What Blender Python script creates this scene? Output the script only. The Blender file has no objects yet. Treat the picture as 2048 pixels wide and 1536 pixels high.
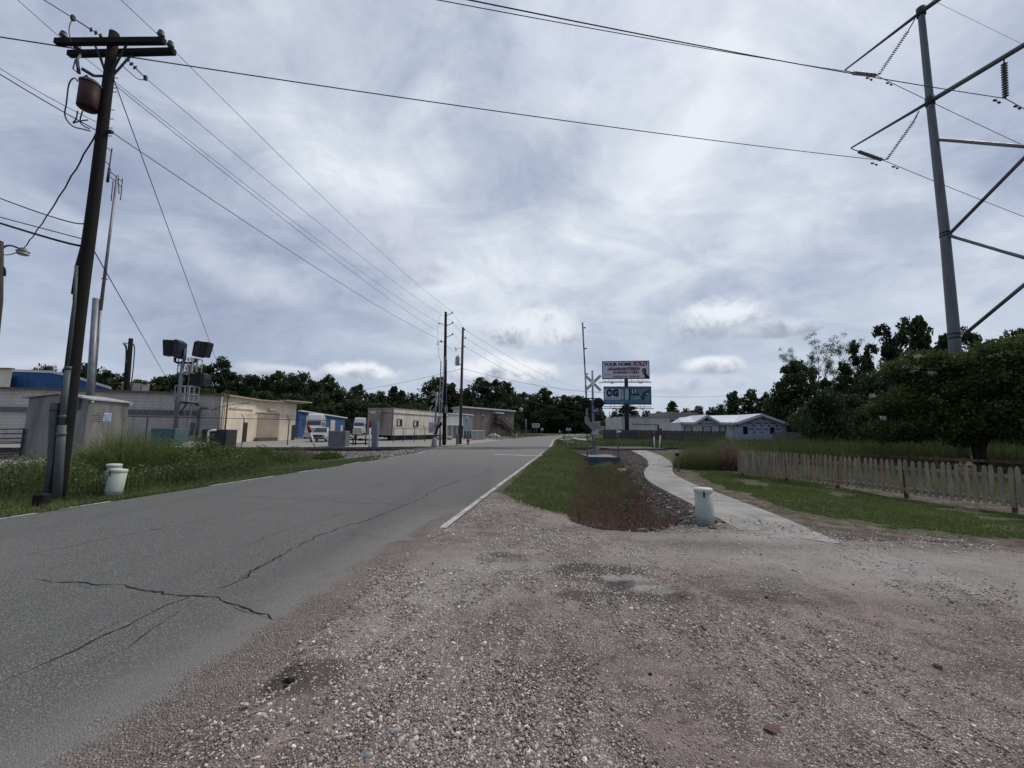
import bpy, math, random
import numpy as np
from mathutils import Vector, Matrix
R = math.radians
SC = bpy.context.scene
COL = SC.collection
# ------------------------------------------------------------------ camera
F, CX, CY, CAMH = 800.0, 1024.0, 768.0, 1.5          # focal length in px of the 2048 px wide frame
pitch, roll = math.atan(89 / 800), R(1.0)
fw = Vector((0, math.cos(pitch), math.sin(pitch)))
u0 = Vector((0, -math.sin(pitch), math.cos(pitch))); r0 = Vector((1, 0, 0))
cr = r0 * math.cos(roll) + u0 * math.sin(roll)
cu = u0 * math.cos(roll) - r0 * math.sin(roll)
C0 = Vector((0, 0, CAMH))
cam = bpy.data.objects.new('camera', bpy.data.cameras.new('camera'))
COL.objects.link(cam); SC.camera = cam
m = Matrix((cr, cu, -fw)).transposed().to_4x4(); m.translation = C0
cam.matrix_world = m
cam.data.sensor_width = 36; cam.data.lens = F / 2048 * 36
cam.data.clip_start = .05; cam.data.clip_end = 8000
# ------------------------------------------------------------------ world
class NT:
    def __init__(s, nt): s.nt = nt
    def n(s, t, **k):
        nd = s.nt.nodes.new(t)
        for a, b in k.items(): setattr(nd, a, b)
        return nd
    def put(s, sock, v):
        if v is None: return
        if isinstance(v, bpy.types.NodeSocket): s.nt.links.new(v, sock)
        else:
            if isinstance(v, (tuple, list, Vector)) and sock.type == 'RGBA' and len(v) == 3: v = (*v, 1)
            sock.default_value = v
    def m(s, op, a, b=None, c=None, clamp=False):
        nd = s.n('ShaderNodeMath', operation=op, use_clamp=clamp)
        for i, v in enumerate((a, b, c)): s.put(nd.inputs[i], v)
        return nd.outputs[0]
    def vm(s, op, a, b=None):
        nd = s.n('ShaderNodeVectorMath', operation=op)
        s.put(nd.inputs[0], a); s.put(nd.inputs[1], b)
        return nd.outputs['Value'] if op in ('DOT_PRODUCT', 'LENGTH') else nd.outputs[0]
    def mr(s, v, a, b, c=0, d=1, smooth=True):
        nd = s.n('ShaderNodeMapRange', interpolation_type='SMOOTHSTEP' if smooth else 'LINEAR')
        for i, x in enumerate((v, a, b, c, d)): s.put(nd.inputs[i], x)
        return nd.outputs[0]
    def mix(s, f, a, b, bt='MIX'):
        nd = s.n('ShaderNodeMix', data_type='RGBA', blend_type=bt)
        s.put(nd.inputs[0], f); s.put(nd.inputs[6], a); s.put(nd.inputs[7], b)
        return nd.outputs[2]
    def noise(s, vec, scale, detail=4, rough=.55, dist=0, col=False):
        nd = s.n('ShaderNodeTexNoise')
        s.put(nd.inputs['Vector'], vec); nd.inputs['Scale'].default_value = scale
        nd.inputs['Detail'].default_value = detail; nd.inputs['Roughness'].default_value = rough
        nd.inputs['Distortion'].default_value = dist
        return nd.outputs[1 if col else 0]
    def vor(s, vec, scale, feat='F1', out=0):
        nd = s.n('ShaderNodeTexVoronoi', feature=feat)
        s.put(nd.inputs['Vector'], vec); nd.inputs['Scale'].default_value = scale
        return nd.outputs[out]
    def ramp(s, f, stops):
        nd = s.n('ShaderNodeValToRGB'); s.put(nd.inputs[0], f)
        el = nd.color_ramp.elements
        while len(el) < len(stops): el.new(.5)
        for e, (p, c) in zip(el, stops): e.position = p; e.color = (*c, 1)
        return nd.outputs[0]
    def mapv(s, vec, sc=(1, 1, 1), rot=(0, 0, 0), loc=(0, 0, 0)):
        nd = s.n('ShaderNodeMapping'); s.put(nd.inputs[0], vec)
        nd.inputs[1].default_value = loc; nd.inputs[2].default_value = rot; nd.inputs[3].default_value = sc
        return nd.outputs[0]

def ray(px, py): return fw * F + cr * (px - CX) + cu * (CY - py)
SUN_AZ, SUN_EL = 62, 52            # azimuth to the right of the view direction, elevation
W = bpy.data.worlds.new('World'); SC.world = W; W.use_nodes = True
W.node_tree.nodes.clear(); w = NT(W.node_tree)
wo = w.n('ShaderNodeOutputWorld')
sky = w.n('ShaderNodeTexSky', sky_type='NISHITA', sun_disc=False)
sky.sun_elevation = R(SUN_EL); sky.sun_rotation = R(SUN_AZ)
bg1 = w.n('ShaderNodeBackground'); w.put(bg1.inputs[0], sky.outputs[0]); bg1.inputs[1].default_value = .08
D = w.n('ShaderNodeTexCoord').outputs['Generated']
sx = w.n('ShaderNodeSeparateXYZ'); w.put(sx.inputs[0], D)
dz = w.m('MAXIMUM', sx.outputs[2], 0.0)
den = w.m('ADD', dz, .38)
cb = w.n('ShaderNodeCombineXYZ'); w.put(cb.inputs[0], w.m('DIVIDE', sx.outputs[0], den)); w.put(cb.inputs[1], w.m('DIVIDE', sx.outputs[1], den))
P = cb.outputs[0]
n1 = w.noise(w.mapv(P, (1, .9, 1), (0, 0, R(28)), (3.1, 1.7, 0)), 1.5, 9, .55, .35)
n2 = w.noise(w.mapv(P, (.9, 1.35, 1), (0, 0, R(-24)), (7, 2, 0)), 3.4, 9, .62, .8)
n3 = w.noise(D, 4.5, 9, .6, .3)
v = w.m('ADD', w.m('MULTIPLY', n1, .68), w.m('MULTIPLY', n2, .32))
v = w.m('ADD', v, w.m('MULTIPLY', w.m('SUBTRACT', n3, .5), .16))
# the overcast thins out a little to the right and ahead
v = w.m('ADD', w.m('SUBTRACT', v, .035), w.m('MULTIPLY', w.vm('DOT_PRODUCT', D, tuple(ray(1260, 250).normalized())), .20))
base = w.ramp(v, [(.43, (.215, .245, .37)), (.505, (.29, .335, .455)), (.57, (.38, .43, .54)), (.64, (.505, .555, .64)), (.75, (.71, .745, .79))])
hz = w.mr(sx.outputs[2], .04, .42, 1, 0)
base = w.mix(w.m('MULTIPLY', hz, .72), base, (.385, .445, .55))
n4 = w.noise(D, 13, 9, .62, .4); n5 = w.noise(D, 5.5, 8, .6, .2)
def blob(colr, px, py, a, b, up=.25, white=(.74, .765, .81), grey=(.31, .345, .425), soft=.55, amt=1.0):
    c = ray(px, py).normalized()
    tR = c.cross(Vector((0, 0, 1))).normalized(); tU = tR.cross(c)
    fz = F / math.hypot(F, math.hypot(px - CX, py - CY))     # px at this place -> angle
    a, b = a / F * fz, b / F * fz
    u = w.m('DIVIDE', w.vm('DOT_PRODUCT', D, tuple(tR)), a)
    vv = w.m('DIVIDE', w.vm('DOT_PRODUCT', D, tuple(tU)), b)
    vf = w.m('MULTIPLY', vv, w.mr(vv, -.2, .2, 1.5, 1.0))      # flatter underside
    rr = w.m('SQRT', w.m('ADD', w.m('MULTIPLY', u, u), w.m('MULTIPLY', vf, vf)))
    rr = w.m('ADD', rr, w.m('MULTIPLY', w.m('SUBTRACT', n4, .5), 1.2))
    rr = w.m('ADD', rr, w.m('MULTIPLY', w.m('SUBTRACT', n5, .5), .9))
    front = w.m('GREATER_THAN', w.vm('DOT_PRODUCT', D, tuple(c)), .3)
    mask = w.m('MULTIPLY', w.m('MULTIPLY', w.mr(rr, 1.15, 1.15 - soft), front), amt)
    sh = w.mr(w.m('ADD', w.m('ADD', vv, w.m('MULTIPLY', w.m('SUBTRACT', n4, .5), 4.2)), up), -.7, .75)
    return w.mix(mask, colr, w.mix(sh, grey, white))
for a in [(540, 590, 95, 52, .2, (.56, .60, .68), (.40, .44, .53), .8, .6), (760, 470, 150, 90, .3, (.52, .54, .66), (.37, .39, .49), .9, .6),
          (1075, 665, 100, 50, .2, (.70, .73, .78), (.31, .345, .42)), (1020, 745, 120, 34, .25), (720, 745, 75, 24, .3), (560, 745, 80, 22, .3, (.55, .58, .66)), (1440, 645, 95, 55, .15, (.72, .75, .80), (.33, .37, .45)),
          (1425, 735, 62, 25, .3), (1540, 662, 90, 26, -.1, (.55, .59, .66)), (1330, 770, 160, 26, .3, (.52, .56, .66), (.36, .41, .52)), (840, 545, 60, 45, .2, (.55, .57, .66), (.40, .42, .52), .8, .7),
          (90, 735, 150, 26, .4, (.50, .53, .64), (.33, .36, .47), .8, .8), (1190, 120, 260, 120, .5, (.60, .62, .74), (.42, .46, .60), 1.0, .45), (1660, 250, 260, 150, .4, (.55, .58, .70), (.36, .42, .56), 1.0, .4)]:
    base = blob(base, *a)
bg2 = w.n('ShaderNodeBackground'); w.put(bg2.inputs[0], base); bg2.inputs[1].default_value = 1.0
ms = w.n('ShaderNodeMixShader'); ms.inputs[0].default_value = .93
w.nt.links.new(bg1.outputs[0], ms.inputs[1]); w.nt.links.new(bg2.outputs[0], ms.inputs[2]); w.nt.links.new(ms.outputs[0], wo.inputs[0])
# ------------------------------------------------------------------ sun behind the overcast
sun = bpy.data.objects.new('sun', bpy.data.lights.new('sun', 'SUN')); COL.objects.link(sun)
sun.data.energy = 1.5; sun.data.angle = R(14); sun.data.color = (1, .90, .76)
az, el = R(SUN_AZ), R(SUN_EL)
sd = Vector((math.sin(az) * math.cos(el), math.cos(az) * math.cos(el), math.sin(el)))
sun.rotation_euler = sd.to_track_quat('Z', 'Y').to_euler(); sun.location = (0, 0, 60)
SC.view_settings.view_transform = 'Standard'; SC.view_settings.look = 'None'
SC.view_settings.exposure = .27; SC.view_settings.gamma = 1
SC.render.resolution_x, SC.render.resolution_y = 1024, 768
# ------------------------------------------------------------------ measuring helpers
def G(px, py, z=0.0):
    d = ray(px, py); t = (z - CAMH) / d.z
    return Vector((d.x * t, d.y * t, z))
def PD(px, py, Y):
    d = ray(px, py); t = Y / d.y
    return C0 + d * t
def V(px, py, b):
    d = ray(px, py); t = (d.x * b.x + d.y * b.y) / (d.x ** 2 + d.y ** 2)
    return C0 + d * t
def HZ(px, py, b): return V(px, py, b).z
# ------------------------------------------------------------------ object helpers
ORG = {}
def tag(o, label=None, cat=None, group=None, kind=None):
    if label: o['label'] = label
    if cat: o['category'] = cat
    if group: o['group'] = group
    if kind: o['kind'] = kind
    return o
def thing(name, label, cat, loc=(0, 0, 0), group=None, local=False, rz=0):
    o = bpy.data.objects.new(name, None); COL.objects.link(o); o.empty_display_size = .2
    o.location = loc; o.rotation_euler = (0, 0, rz)
    ORG[o.name] = Vector((0, 0, 0)) if local else Vector(loc)
    return tag(o, label, cat, group)
class MB:
    def __init__(s): s.v = []; s.f = []; s.sm = []
    def add(s, vs, fs, smooth=False):
        k = len(s.v); s.v += [tuple(x) for x in vs]
        s.f += [tuple(i + k for i in f) for f in fs]; s.sm += [smooth] * len(fs); return s
    def box(s, c, d, rz=0, M=None, taper=1, bev=0):
        c = Vector(c); hx, hy, hz = d[0] / 2, d[1] / 2, d[2] / 2
        if bev > 0:
            pr = [(-hx + bev, -hy), (hx - bev, -hy), (hx, -hy + bev), (hx, hy - bev), (hx - bev, hy), (-hx + bev, hy), (-hx, hy - bev), (-hx, -hy + bev)]
            vs = [(x * k, y * k, z) for z, k in ((-hz, 1), (hz - bev, 1), (hz, 1 - bev / max(hx, hy))) for x, y in pr]
            fs = [tuple(reversed(range(8))), tuple(range(16, 24))] + [(r * 8 + i, r * 8 + (i + 1) % 8, (r + 1) * 8 + (i + 1) % 8, (r + 1) * 8 + i) for r in (0, 1) for i in range(8)]
        else:
            vs = [(x * (taper if z > 0 else 1), y * (taper if z > 0 else 1), z) for z in (-hz, hz) for y in (-hy, hy) for x in (-hx, hx)]
            fs = [(0, 2, 3, 1), (4, 5, 7, 6), (0, 1, 5, 4), (2, 6, 7, 3), (0, 4, 6, 2), (1, 3, 7, 5)]
        Rm = Matrix.Rotation(rz, 3, 'Z') if M is None else M
        return s.add([Rm @ Vector(p) + c for p in vs], fs)
    def bar(s, a, b, w, h=None, up=Vector((0, 0, 1))):
        a, b = Vector(a), Vector(b); d = (b - a); L = d.length; d.normalize(); h = h or w
        if abs(d.dot(up)) > .99: up = Vector((0, 1, 0))
        x = d.cross(up).normalized(); z = x.cross(d)
        M = Matrix((d, -x, z)).transposed()
        return s.box((a + b) / 2, (L, w, h), M=M)
    def tube(s, pts, r, n=8, caps=True):
        pts = [Vector(p) for p in pts]; k = len(pts)
        rs = r if isinstance(r, (list, tuple)) else [r] * k
        vs = []; ref = None
        for i, p in enumerate(pts):
            t = (pts[min(i + 1, k - 1)] - pts[max(i - 1, 0)]).normalized()
            if ref is None: ref = t.cross(Vector((0, 0, 1)) if abs(t.z) < .9 else Vector((1, 0, 0))).normalized()
            ref = (ref - t * ref.dot(t)).normalized(); o = t.cross(ref)
            vs += [p + (ref * math.cos(6.28318 * j / n) + o * math.sin(6.28318 * j / n)) * rs[i] for j in range(n)]
        fs = [(i * n + j, i * n + (j + 1) % n, (i + 1) * n + (j + 1) % n, (i + 1) * n + j) for i in range(k - 1) for j in range(n)]
        s.add(vs, fs, n > 4)
        if caps:
            b = len(s.v) - k * n
            s.f += [tuple(b + j for j in reversed(range(n))), tuple(b + (k - 1) * n + j for j in range(n))]; s.sm += [False, False]
        return s
    def prism(s, poly, z0, z1):
        n = len(poly)
        vs = [(p[0], p[1], z0) for p in poly] + [(p[0], p[1], z1) for p in poly]
        return s.add(vs, [tuple(reversed(range(n))), tuple(range(n, 2 * n))] + [(i, (i + 1) % n, n + (i + 1) % n, n + i) for i in range(n)])
    def extr(s, poly, a, b, M=None, o=(0, 0, 0)):
        """poly in local xz, extruded along local y from a to b"""
        n = len(poly); M = M or Matrix.Identity(3); o = Vector(o)
        vs = [M @ Vector((p[0], y, p[1])) + o for y in (a, b) for p in poly]
        return s.add(vs, [tuple(range(n)), tuple(reversed(range(n, 2 * n)))] + [(i, n + i, n + (i + 1) % n, (i + 1) % n) for i in range(n)])
    def lathe(s, c, prof, n=16, M=None, sx=1, sy=1):
        c = Vector(c); M = M or Matrix.Identity(3)
        vs = [M @ Vector((r * math.cos(6.28318 * j / n) * sx, r * math.sin(6.28318 * j / n) * sy, z)) + c for r, z in prof for j in range(n)]
        k = len(prof)
        fs = [(i * n + j, i * n + (j + 1) % n, (i + 1) * n + (j + 1) % n, (i + 1) * n + j) for i in range(k - 1) for j in range(n)]
        s.add(vs, fs, True); b = len(s.v) - k * n
        s.f += [tuple(b + j for j in reversed(range(n))), tuple(b + (k - 1) * n + j for j in range(n))]; s.sm += [False, False]
        return s
    def build(s, name, mat, parent=None, label=None):
        me = bpy.data.meshes.new(name)
        o = bpy.data.objects.new(name, me); COL.objects.link(o)
        org = Vector((0, 0, 0))
        if parent is not None:
            o.parent = parent; org = ORG.get(parent.name, org)
        ORG[o.name] = org
        me.from_pydata([(x - org.x, y - org.y, z - org.z) for x, y, z in s.v], [], s.f)
        me.polygons.foreach_set('use_smooth', s.sm); me.update()
        me.materials.append(mat)
        if label: o['label'] = label
        return o
def npmesh(name, v, f, mat, parent=None, tint=None, col=None, smooth=False, org=None):
    """v (n,3), f (m,k) all faces with k corners"""
    me = bpy.data.meshes.new(name); m_, k = f.shape
    me.vertices.add(len(v)); me.vertices.foreach_set('co', np.asarray(v, np.float32).ravel())
    me.loops.add(m_ * k); me.loops.foreach_set('vertex_index', f.astype(np.int32).ravel())
    me.polygons.add(m_); me.polygons.foreach_set('loop_start', np.arange(0, m_ * k, k, dtype=np.int32))
    me.polygons.foreach_set('use_smooth', np.full(m_, smooth))
    if tint is not None:
        a = me.attributes.new('tint', 'FLOAT', 'POINT'); a.data.foreach_set('value', np.asarray(tint, np.float32))
    if col is not None:
        a = me.attributes.new('hue', 'FLOAT_VECTOR', 'POINT'); a.data.foreach_set('vector', np.asarray(col, np.float32).ravel())
    me.update(calc_edges=True); me.validate()
    me.materials.append(mat)
    o = bpy.data.objects.new(name, me); COL.objects.link(o)
    if parent is not None: o.parent = parent
    ORG[o.name] = Vector((0, 0, 0))
    return o
def copy_tree(o, parent=None, name=None):
    c = o.copy(); COL.objects.link(c)
    if parent is not None: c.parent = parent
    for ch in [x for x in CH.get(o.name, list(o.children))]: copy_tree(ch, c)
    return c
CH = {}
# ------------------------------------------------------------------ materials
MATS = {}
def mat(name, c, rough=.7, metal=0, var=.25, scale=6, bump=.0, bscale=40, dirt=None, dirt_amt=.3, stretch=(1, 1, 1), spec=.3, emit=0):
    if name in MATS: return MATS[name]
    M_ = bpy.data.materials.new(name); M_.use_nodes = True; n = NT(M_.node_tree)
    b = M_.node_tree.nodes['Principled BSDF']; b.inputs['Roughness'].default_value = rough; b.inputs['Metallic'].default_value = metal
    b.inputs['Specular IOR Level'].default_value = spec
    pos = n.mapv(n.n('ShaderNodeTexCoord').outputs['Object'], stretch)
    nn = n.noise(pos, scale, 6, .6)
    colr = n.mix(n.mr(nn, .3, .7), tuple(x * (1 - var) for x in c), tuple(min(1, x * (1 + var * .7)) for x in c))
    if dirt:
        d2 = n.noise(n.mapv(pos, (1, 1, .35)), scale * .4, 8, .65, .3)
        colr = n.mix(n.m('MULTIPLY', n.mr(d2, .5, .68), dirt_amt), colr, dirt)
    n.put(b.inputs['Base Color'], colr)
    n.put(b.inputs['Roughness'], n.mr(nn, .2, .8, max(0, rough - .12), min(1, rough + .12)))
    if bump:
        bp = n.n('ShaderNodeBump'); bp.inputs['Strength'].default_value = bump; bp.inputs['Distance'].default_value = .02
        n.put(bp.inputs['Height'], n.noise(pos, bscale, 5, .6)); n.put(b.inputs['Normal'], bp.outputs[0])
    MATS[name] = M_; return M_
def tintmat(name, dark, light, rough=.75, trans=.25, brown=None):
    M_ = bpy.data.materials.new(name); M_.use_nodes = True; n = NT(M_.node_tree)
    b = M_.node_tree.nodes['Principled BSDF']; out = M_.node_tree.nodes['Material Output']
    b.inputs['Roughness'].default_value = rough; b.inputs['Specular IOR Level'].default_value = .12
    at = n.n('ShaderNodeAttribute', attribute_name='tint')
    c = n.mix(at.outputs['Fac'], dark, light)
    if brown: c = n.mix(n.mr(at.outputs['Fac'], .9, 1.0), c, brown)
    n.put(b.inputs['Base Color'], c)
    if trans:
        t = n.n('ShaderNodeBsdfTranslucent'); n.put(t.inputs[0], c)
        x = n.n('ShaderNodeMixShader'); x.inputs[0].default_value = trans
        n.nt.links.new(b.outputs[0], x.inputs[1]); n.nt.links.new(t.outputs[0], x.inputs[2]); n.nt.links.new(x.outputs[0], out.inputs[0])
    MATS[name] = M_; return M_
steel = mat('galvanised_steel', (.23, .245, .27), .5, .55, .2, 3, dirt=(.13, .13, .14))
towersteel = mat('tower_steel', (.15, .16, .17), .55, .4, .25, 2.5, stretch=(1, 1, .3))
darksteel = mat('dark_steel', (.05, .052, .058), .55, .5)
signalgrey = mat('signal_paint', (.24, .245, .255), .5, .3, .2, 4, dirt=(.2, .2, .2))
blackm = mat('black_paint', (.012, .012, .014), .6, 0, .3)
wirem = mat('wire_metal', (.06, .062, .075), .6, .3)
cablem = mat('cable_rubber', (.02, .02, .025), .7)
white = mat('white_paint', (.72, .72, .70), .5, 0, .08, 3, dirt=(.45, .44, .42), dirt_amt=.4)
redp = mat('red_paint', (.42, .03, .03), .5)
hydr = mat('hydrant_red', (.30, .02, .03), .5)
glass = mat('dark_glass', (.02, .025, .03), .12, 0, .1, spec=.8)
creosote = mat('creosote_wood', (.0125, .0115, .0105), .9, 0, .5, 9, .5, 60, stretch=(1, 1, .12), dirt=(.04, .038, .028), dirt_amt=.35)
insul = mat('porcelain', (.08, .075, .09), .3, spec=.6)
insul2 = mat('glass_insulator', (.10, .105, .12), .3, spec=.6)
# ------------------------------------------------------------------ terrain functions
rng = np.random.default_rng(7); random.seed(7)
ra_, rb_ = G(400, 897.5, .27), G(1340, 895.5, .27)
RT = (rb_ - ra_); RT.z = 0; RT.normalize(); RN = Vector((-RT.y, RT.x, 0)); R0 = ra_.copy(); R0.z = 0
def ss(e0, e1, x):
    t = np.clip((np.asarray(x, float) - e0) / (e1 - e0), 0, 1); return t * t * (3 - 2 * t)
def sdist(x, y): return (x - R0.x) * RN.x + (y - R0.y) * RN.y
LE = [G(0, 1043), G(720, 925, .03), G(832, 907.6, .15), G(925, 888.5, .2), G(1050, 875, .05), G(1123, 871, .02)]
RE = [G(870, 1075), G(1060, 925, .03), G(1088, 903, .2), G(1100, 895, .25), G(1108, 880, .1), G(1125, 873, .02)]
def ext(L, y):
    a, b = L[1], L[0]; t = (y - b.y) / (a.y - b.y); return Vector((b.x + (a.x - b.x) * t, y, 0))
LE = [ext(LE, -12)] + LE; RE = [ext(RE, -12)] + RE
ly, lx = [p.y for p in LE], [p.x for p in LE]; ry, rx = [p.y for p in RE], [p.x for p in RE]
def xL(y): return np.interp(y, ly, lx) - .0
def xR(y): return np.interp(y, ry, rx)
YEND = min(ly[-1], ry[-1])
def road_z(x, y):
    s = sdist(x, y) - .75
    return .03 + .235 * np.exp(-(s / 5.0) ** 2) + .08 * ss(2, 8, s) * (1 - ss(40, 80, s)) + 0.012 * np.sin(np.asarray(x) * .9 + np.asarray(y) * .23)
DC = [(1.75, 6.9), (2.05, 8.5), (2.9, 13), (4.55, 20.3)]
def ditch(x, y):
    cx = np.interp(y, [p[1] for p in DC], [p[0] for p in DC]); s = x - cx
    wl = np.interp(y, [6, 9, 20], [.85, .95, 1.2]); wr = np.interp(y, [6, 9, 20], [1.15, 1.75, 1.4])
    q = np.where(s < 0, -s / wl, s / wr)
    e = np.where(y < 7.1, (7.1 - y) / .95, 0); r = np.clip(np.sqrt(q * q + e * e), 0, 1)
    return -.72 * (np.cos(np.pi * r) + 1) / 2 * (1 - ss(20.3, 21.2, y)), 1 - r
def gh0(x, y):
    s = sdist(x, y)
    h = .13 * (1 - ss(1.4, 4.0, np.abs(s - .75))) + .2 * ss(1.6, 6, s) * (1 - ss(30, 70, s))
    h = h + .025 * np.sin(x * .7 + 1) * np.sin(y * .55) * (1 - ss(30, 60, np.hypot(x, y)))
    return h
def gh(x, y):
    x = np.asarray(x, float); y = np.asarray(y, float)
    h = gh0(x, y)
    out = np.maximum(np.maximum(xL(y) - x, x - xR(y)), 0)
    k = (1 - ss(.25, 3.2, out)) * (1 - ss(YEND, YEND + 4, y))
    h = h * (1 - k) + (road_z(x, y) - .015) * k
    inside = (x > xL(y) + .12) & (x < xR(y) - .12) & (y < YEND)
    h = np.where(inside, road_z(x, y) - .06, h)
    d, q = ditch(x, y)
    return h + d * ss(0, .25, q)
def polysd(poly, x, y):
    x = np.asarray(x, float); y = np.asarray(y, float)
    d = np.full(x.shape, 1e9); ins = np.zeros(x.shape, bool); n = len(poly)
    for i in range(n):
        ax, ay = poly[i][0], poly[i][1]; bx, by = poly[(i + 1) % n][0], poly[(i + 1) % n][1]
        ex, ey = bx - ax, by - ay
        t = np.clip(((x - ax) * ex + (y - ay) * ey) / (ex * ex + ey * ey + 1e-12), 0, 1)
        d = np.minimum(d, np.hypot(x - ax - t * ex, y - ay - t * ey))
        if ay != by:
            c = ((ay > y) != (by > y)) & (x < (bx - ax) * (y - ay) / (by - ay) + ax); ins ^= c
    return np.where(ins, d, -d)
def GP(L, z=0): return [G(px, py, z) for px, py in L]
RIM = GP([(1008, 992), (1060, 1010), (1105, 1024), (1139, 1028), (1153, 1038), (1191, 1049), (1232, 1059), (1273, 1064), (1314, 1062), (1350, 1052), (1400, 1048), (1470, 1045), (1600, 1066), (1690, 1082), (1760, 1082), (1850, 1084), (2048, 1096), (2300, 1120)])
DRIVE = [Vector((xR(7.2), 7.2, 0)), Vector((xR(9.6) + .05, 9.6, 0))] + RIM + [Vector((30, 3, 0)), Vector((30, -12, 0)), Vector((-6, -12, 0)), Vector((xR(-12), -12, 0))]
SHOULD = GP([(860, 1085), (935, 1030), (1005, 975), (1030, 990), (1008, 1010)])
PATHL = GP([(1478, 1056), (1427, 1029.5), (1355, 994), (1323, 977.6), (1295, 961), (1286.6, 947.5), (1290, 939), (1298, 930.5), (1294, 919), (1281.6, 911.5), (1262, 905.5)], .03)
PATHR = GP([(1684, 1084), (1654, 1069), (1567, 1035), (1450, 991), (1388, 969), (1347, 948), (1343.5, 940), (1347, 931.6), (1342, 923), (1322.7, 912), (1292, 905)], .03)
PATH = PATHL + PATHR[::-1]
LAWN = GP([(1378, 941), (1450, 980), (1491, 990), (1546, 1012), (1613, 1032), (1701, 1047), (1800, 1063), (2048, 1081), (2300, 1105), (2300, 1048), (2005, 1024), (1800, 996), (1669, 972), (1567, 957), (1450, 944)])
DIRT2 = GP([(1335, 925), (1352, 924), (1375, 938), (1452, 944), (1567, 957), (1669, 972), (1800, 996), (2005, 1024), (2300, 1048), (2300, 1010), (2048, 1003), (1800, 975), (1600, 952), (1480, 942), (1380, 930), (1352, 918)])
DIRT1 = GP([(1345, 952), (1450, 991), (1567, 1035), (1654, 1069), (1690, 1088), (2048, 1096), (2300, 1120), (2300, 1100), (2048, 1079), (1800, 1064), (1701, 1047), (1613, 1032), (1546, 1012), (1491, 989), (1450, 980), (1378, 941), (1350, 925)])
ROCKS = GP([(1160, 920), (1180, 903), (1262, 903), (1300, 912), (1300, 930), (1288, 945), (1330, 982), (1430, 1032), (1440, 1056), (1350, 1051), (1320, 1062), (1273, 1064), (1232, 1058), (1230, 1010), (1265, 960), (1240, 925)])
VERGE = GP([(-400, 1010), (0, 985), (190, 955), (215, 908), (400, 910), (500, 915), (560, 922), (640, 925), (700, 922), (745, 917), (730, 923), (560, 945), (250, 995), (0, 1040), (-400, 1100)])
LOT = GP([(-400, 893), (440, 893), (700, 893), (880, 891), (905, 889), (1030, 877), (1010, 872), (870, 869), (700, 870), (560, 873), (440, 887), (200, 887), (-400, 880)], .2)
# ------------------------------------------------------------------ ground mesh
def axis(lo, hi, step, far, g=1.11):
    a = list(np.arange(lo, hi, step)); s = step; x = a[-1]
    while x < far: s = min(s * g, 400); x += s; a.append(x)
    s = step; x = a[0]
    pre = []
    while x > -far: s = min(s * g, 400); x -= s; pre.append(x)
    return np.array(pre[::-1] + a)
gx = axis(-1.5, 6.5, .085, 3500, 1.10); gy = axis(4.5, 17, .11, 3500, 1.10)
XX, YY = np.meshgrid(gx, gy); X, Y = XX.ravel(), YY.ravel()
ZZ = gh(X, Y)
dd, dq = ditch(X, Y)
ZZ += rng.normal(0, 1, X.shape) * .014 * ss(0, .3, dq) + rng.normal(0, 1, X.shape) * .004 * (np.hypot(X, Y) < 20)
nx, ny = len(gx), len(gy)
ii = np.arange(nx * ny).reshape(ny, nx)
fq = np.stack([ii[:-1, :-1].ravel(), ii[:-1, 1:].ravel(), ii[1:, 1:].ravel(), ii[1:, :-1].ravel()], 1)
def soft(poly, w=.3, off=0): return ss(-w, w, polysd(poly, X, Y) + off)
gm = bpy.data.materials.new('ground_surface')
ground = npmesh('ground', np.stack([X, Y, ZZ], 1), fq, gm, smooth=True); ground['kind'] = 'structure'
S_ = sdist(X, Y)
A = {'drive': soft(DRIVE, .12), 'ball': np.maximum((1 - ss(2.0, 4.2, np.abs(S_ - .75))) , (1 - ss(3.5, 6.8, np.abs(S_ + 1.5))) * (X < -8)) * (1 - soft(VERGE, .6)),
     'dirt': np.maximum(np.maximum(soft(DIRT1, .18), soft(DIRT2, .15)), 0), 'rock': np.maximum(soft(ROCKS, .25), ss(.02, .3, dq)),
     'lot': soft(LOT, .8)}
POT = [((1195, 1150), .5, .28, 1.1), ((1300, 1195), .40, .17, 1), ((1180, 1195), .35, .12, 1), ((620, 1355), .2, .07, 1), ((1700, 1055), .5, .25, .8), ((1560, 1200), 1.0, .25, .35), ((1000, 1120), .5, .3, .4)]
PL = [((1255, 1160), .30, .10, 1.2), ((1305, 1182), .26, .12, 1.2), ((1230, 1176), .2, .08, 1), ((1165, 1160), .12, .06, .9)]
def spots(L):
    o = np.zeros(X.shape)
    for (p, a, b, k) in L:
        g = G(*p); o = np.maximum(o, k * np.exp(-(((X - g.x) / a) ** 2 + ((Y - g.y) / b) ** 2) ** 1.5))
    return o
A['dark'] = spots(POT); A['fine'] = spots(PL)
A['grey'] = np.clip(spots([((830, 1190), .9, .45, 1), ((960, 1130), .8, .5, .9), ((760, 1260), .6, .3, .7), ((1700, 1120), 3, .5, 1), ((1500, 1075), 1.2, .35, 1), ((1900, 1150), 2.5, .8, .8), ((1350, 1075), .8, .2, .9), ((1150, 1045), .6, .2, .6)]), 0, 1)
A['green'] = np.clip(np.maximum(soft(LAWN, .25), 0), 0, 1)
for k, a in A.items():
    t = ground.data.attributes.new(k, 'FLOAT', 'POINT'); t.data.foreach_set('value', a.astype(np.float32))
gm.use_nodes = True; n = NT(gm.node_tree); B = gm.node_tree.nodes['Principled BSDF']
pos = n.n('ShaderNodeNewGeometry').outputs['Position']
att = {k: n.n('ShaderNodeAttribute', attribute_name=k).outputs['Fac'] for k in A}
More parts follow.
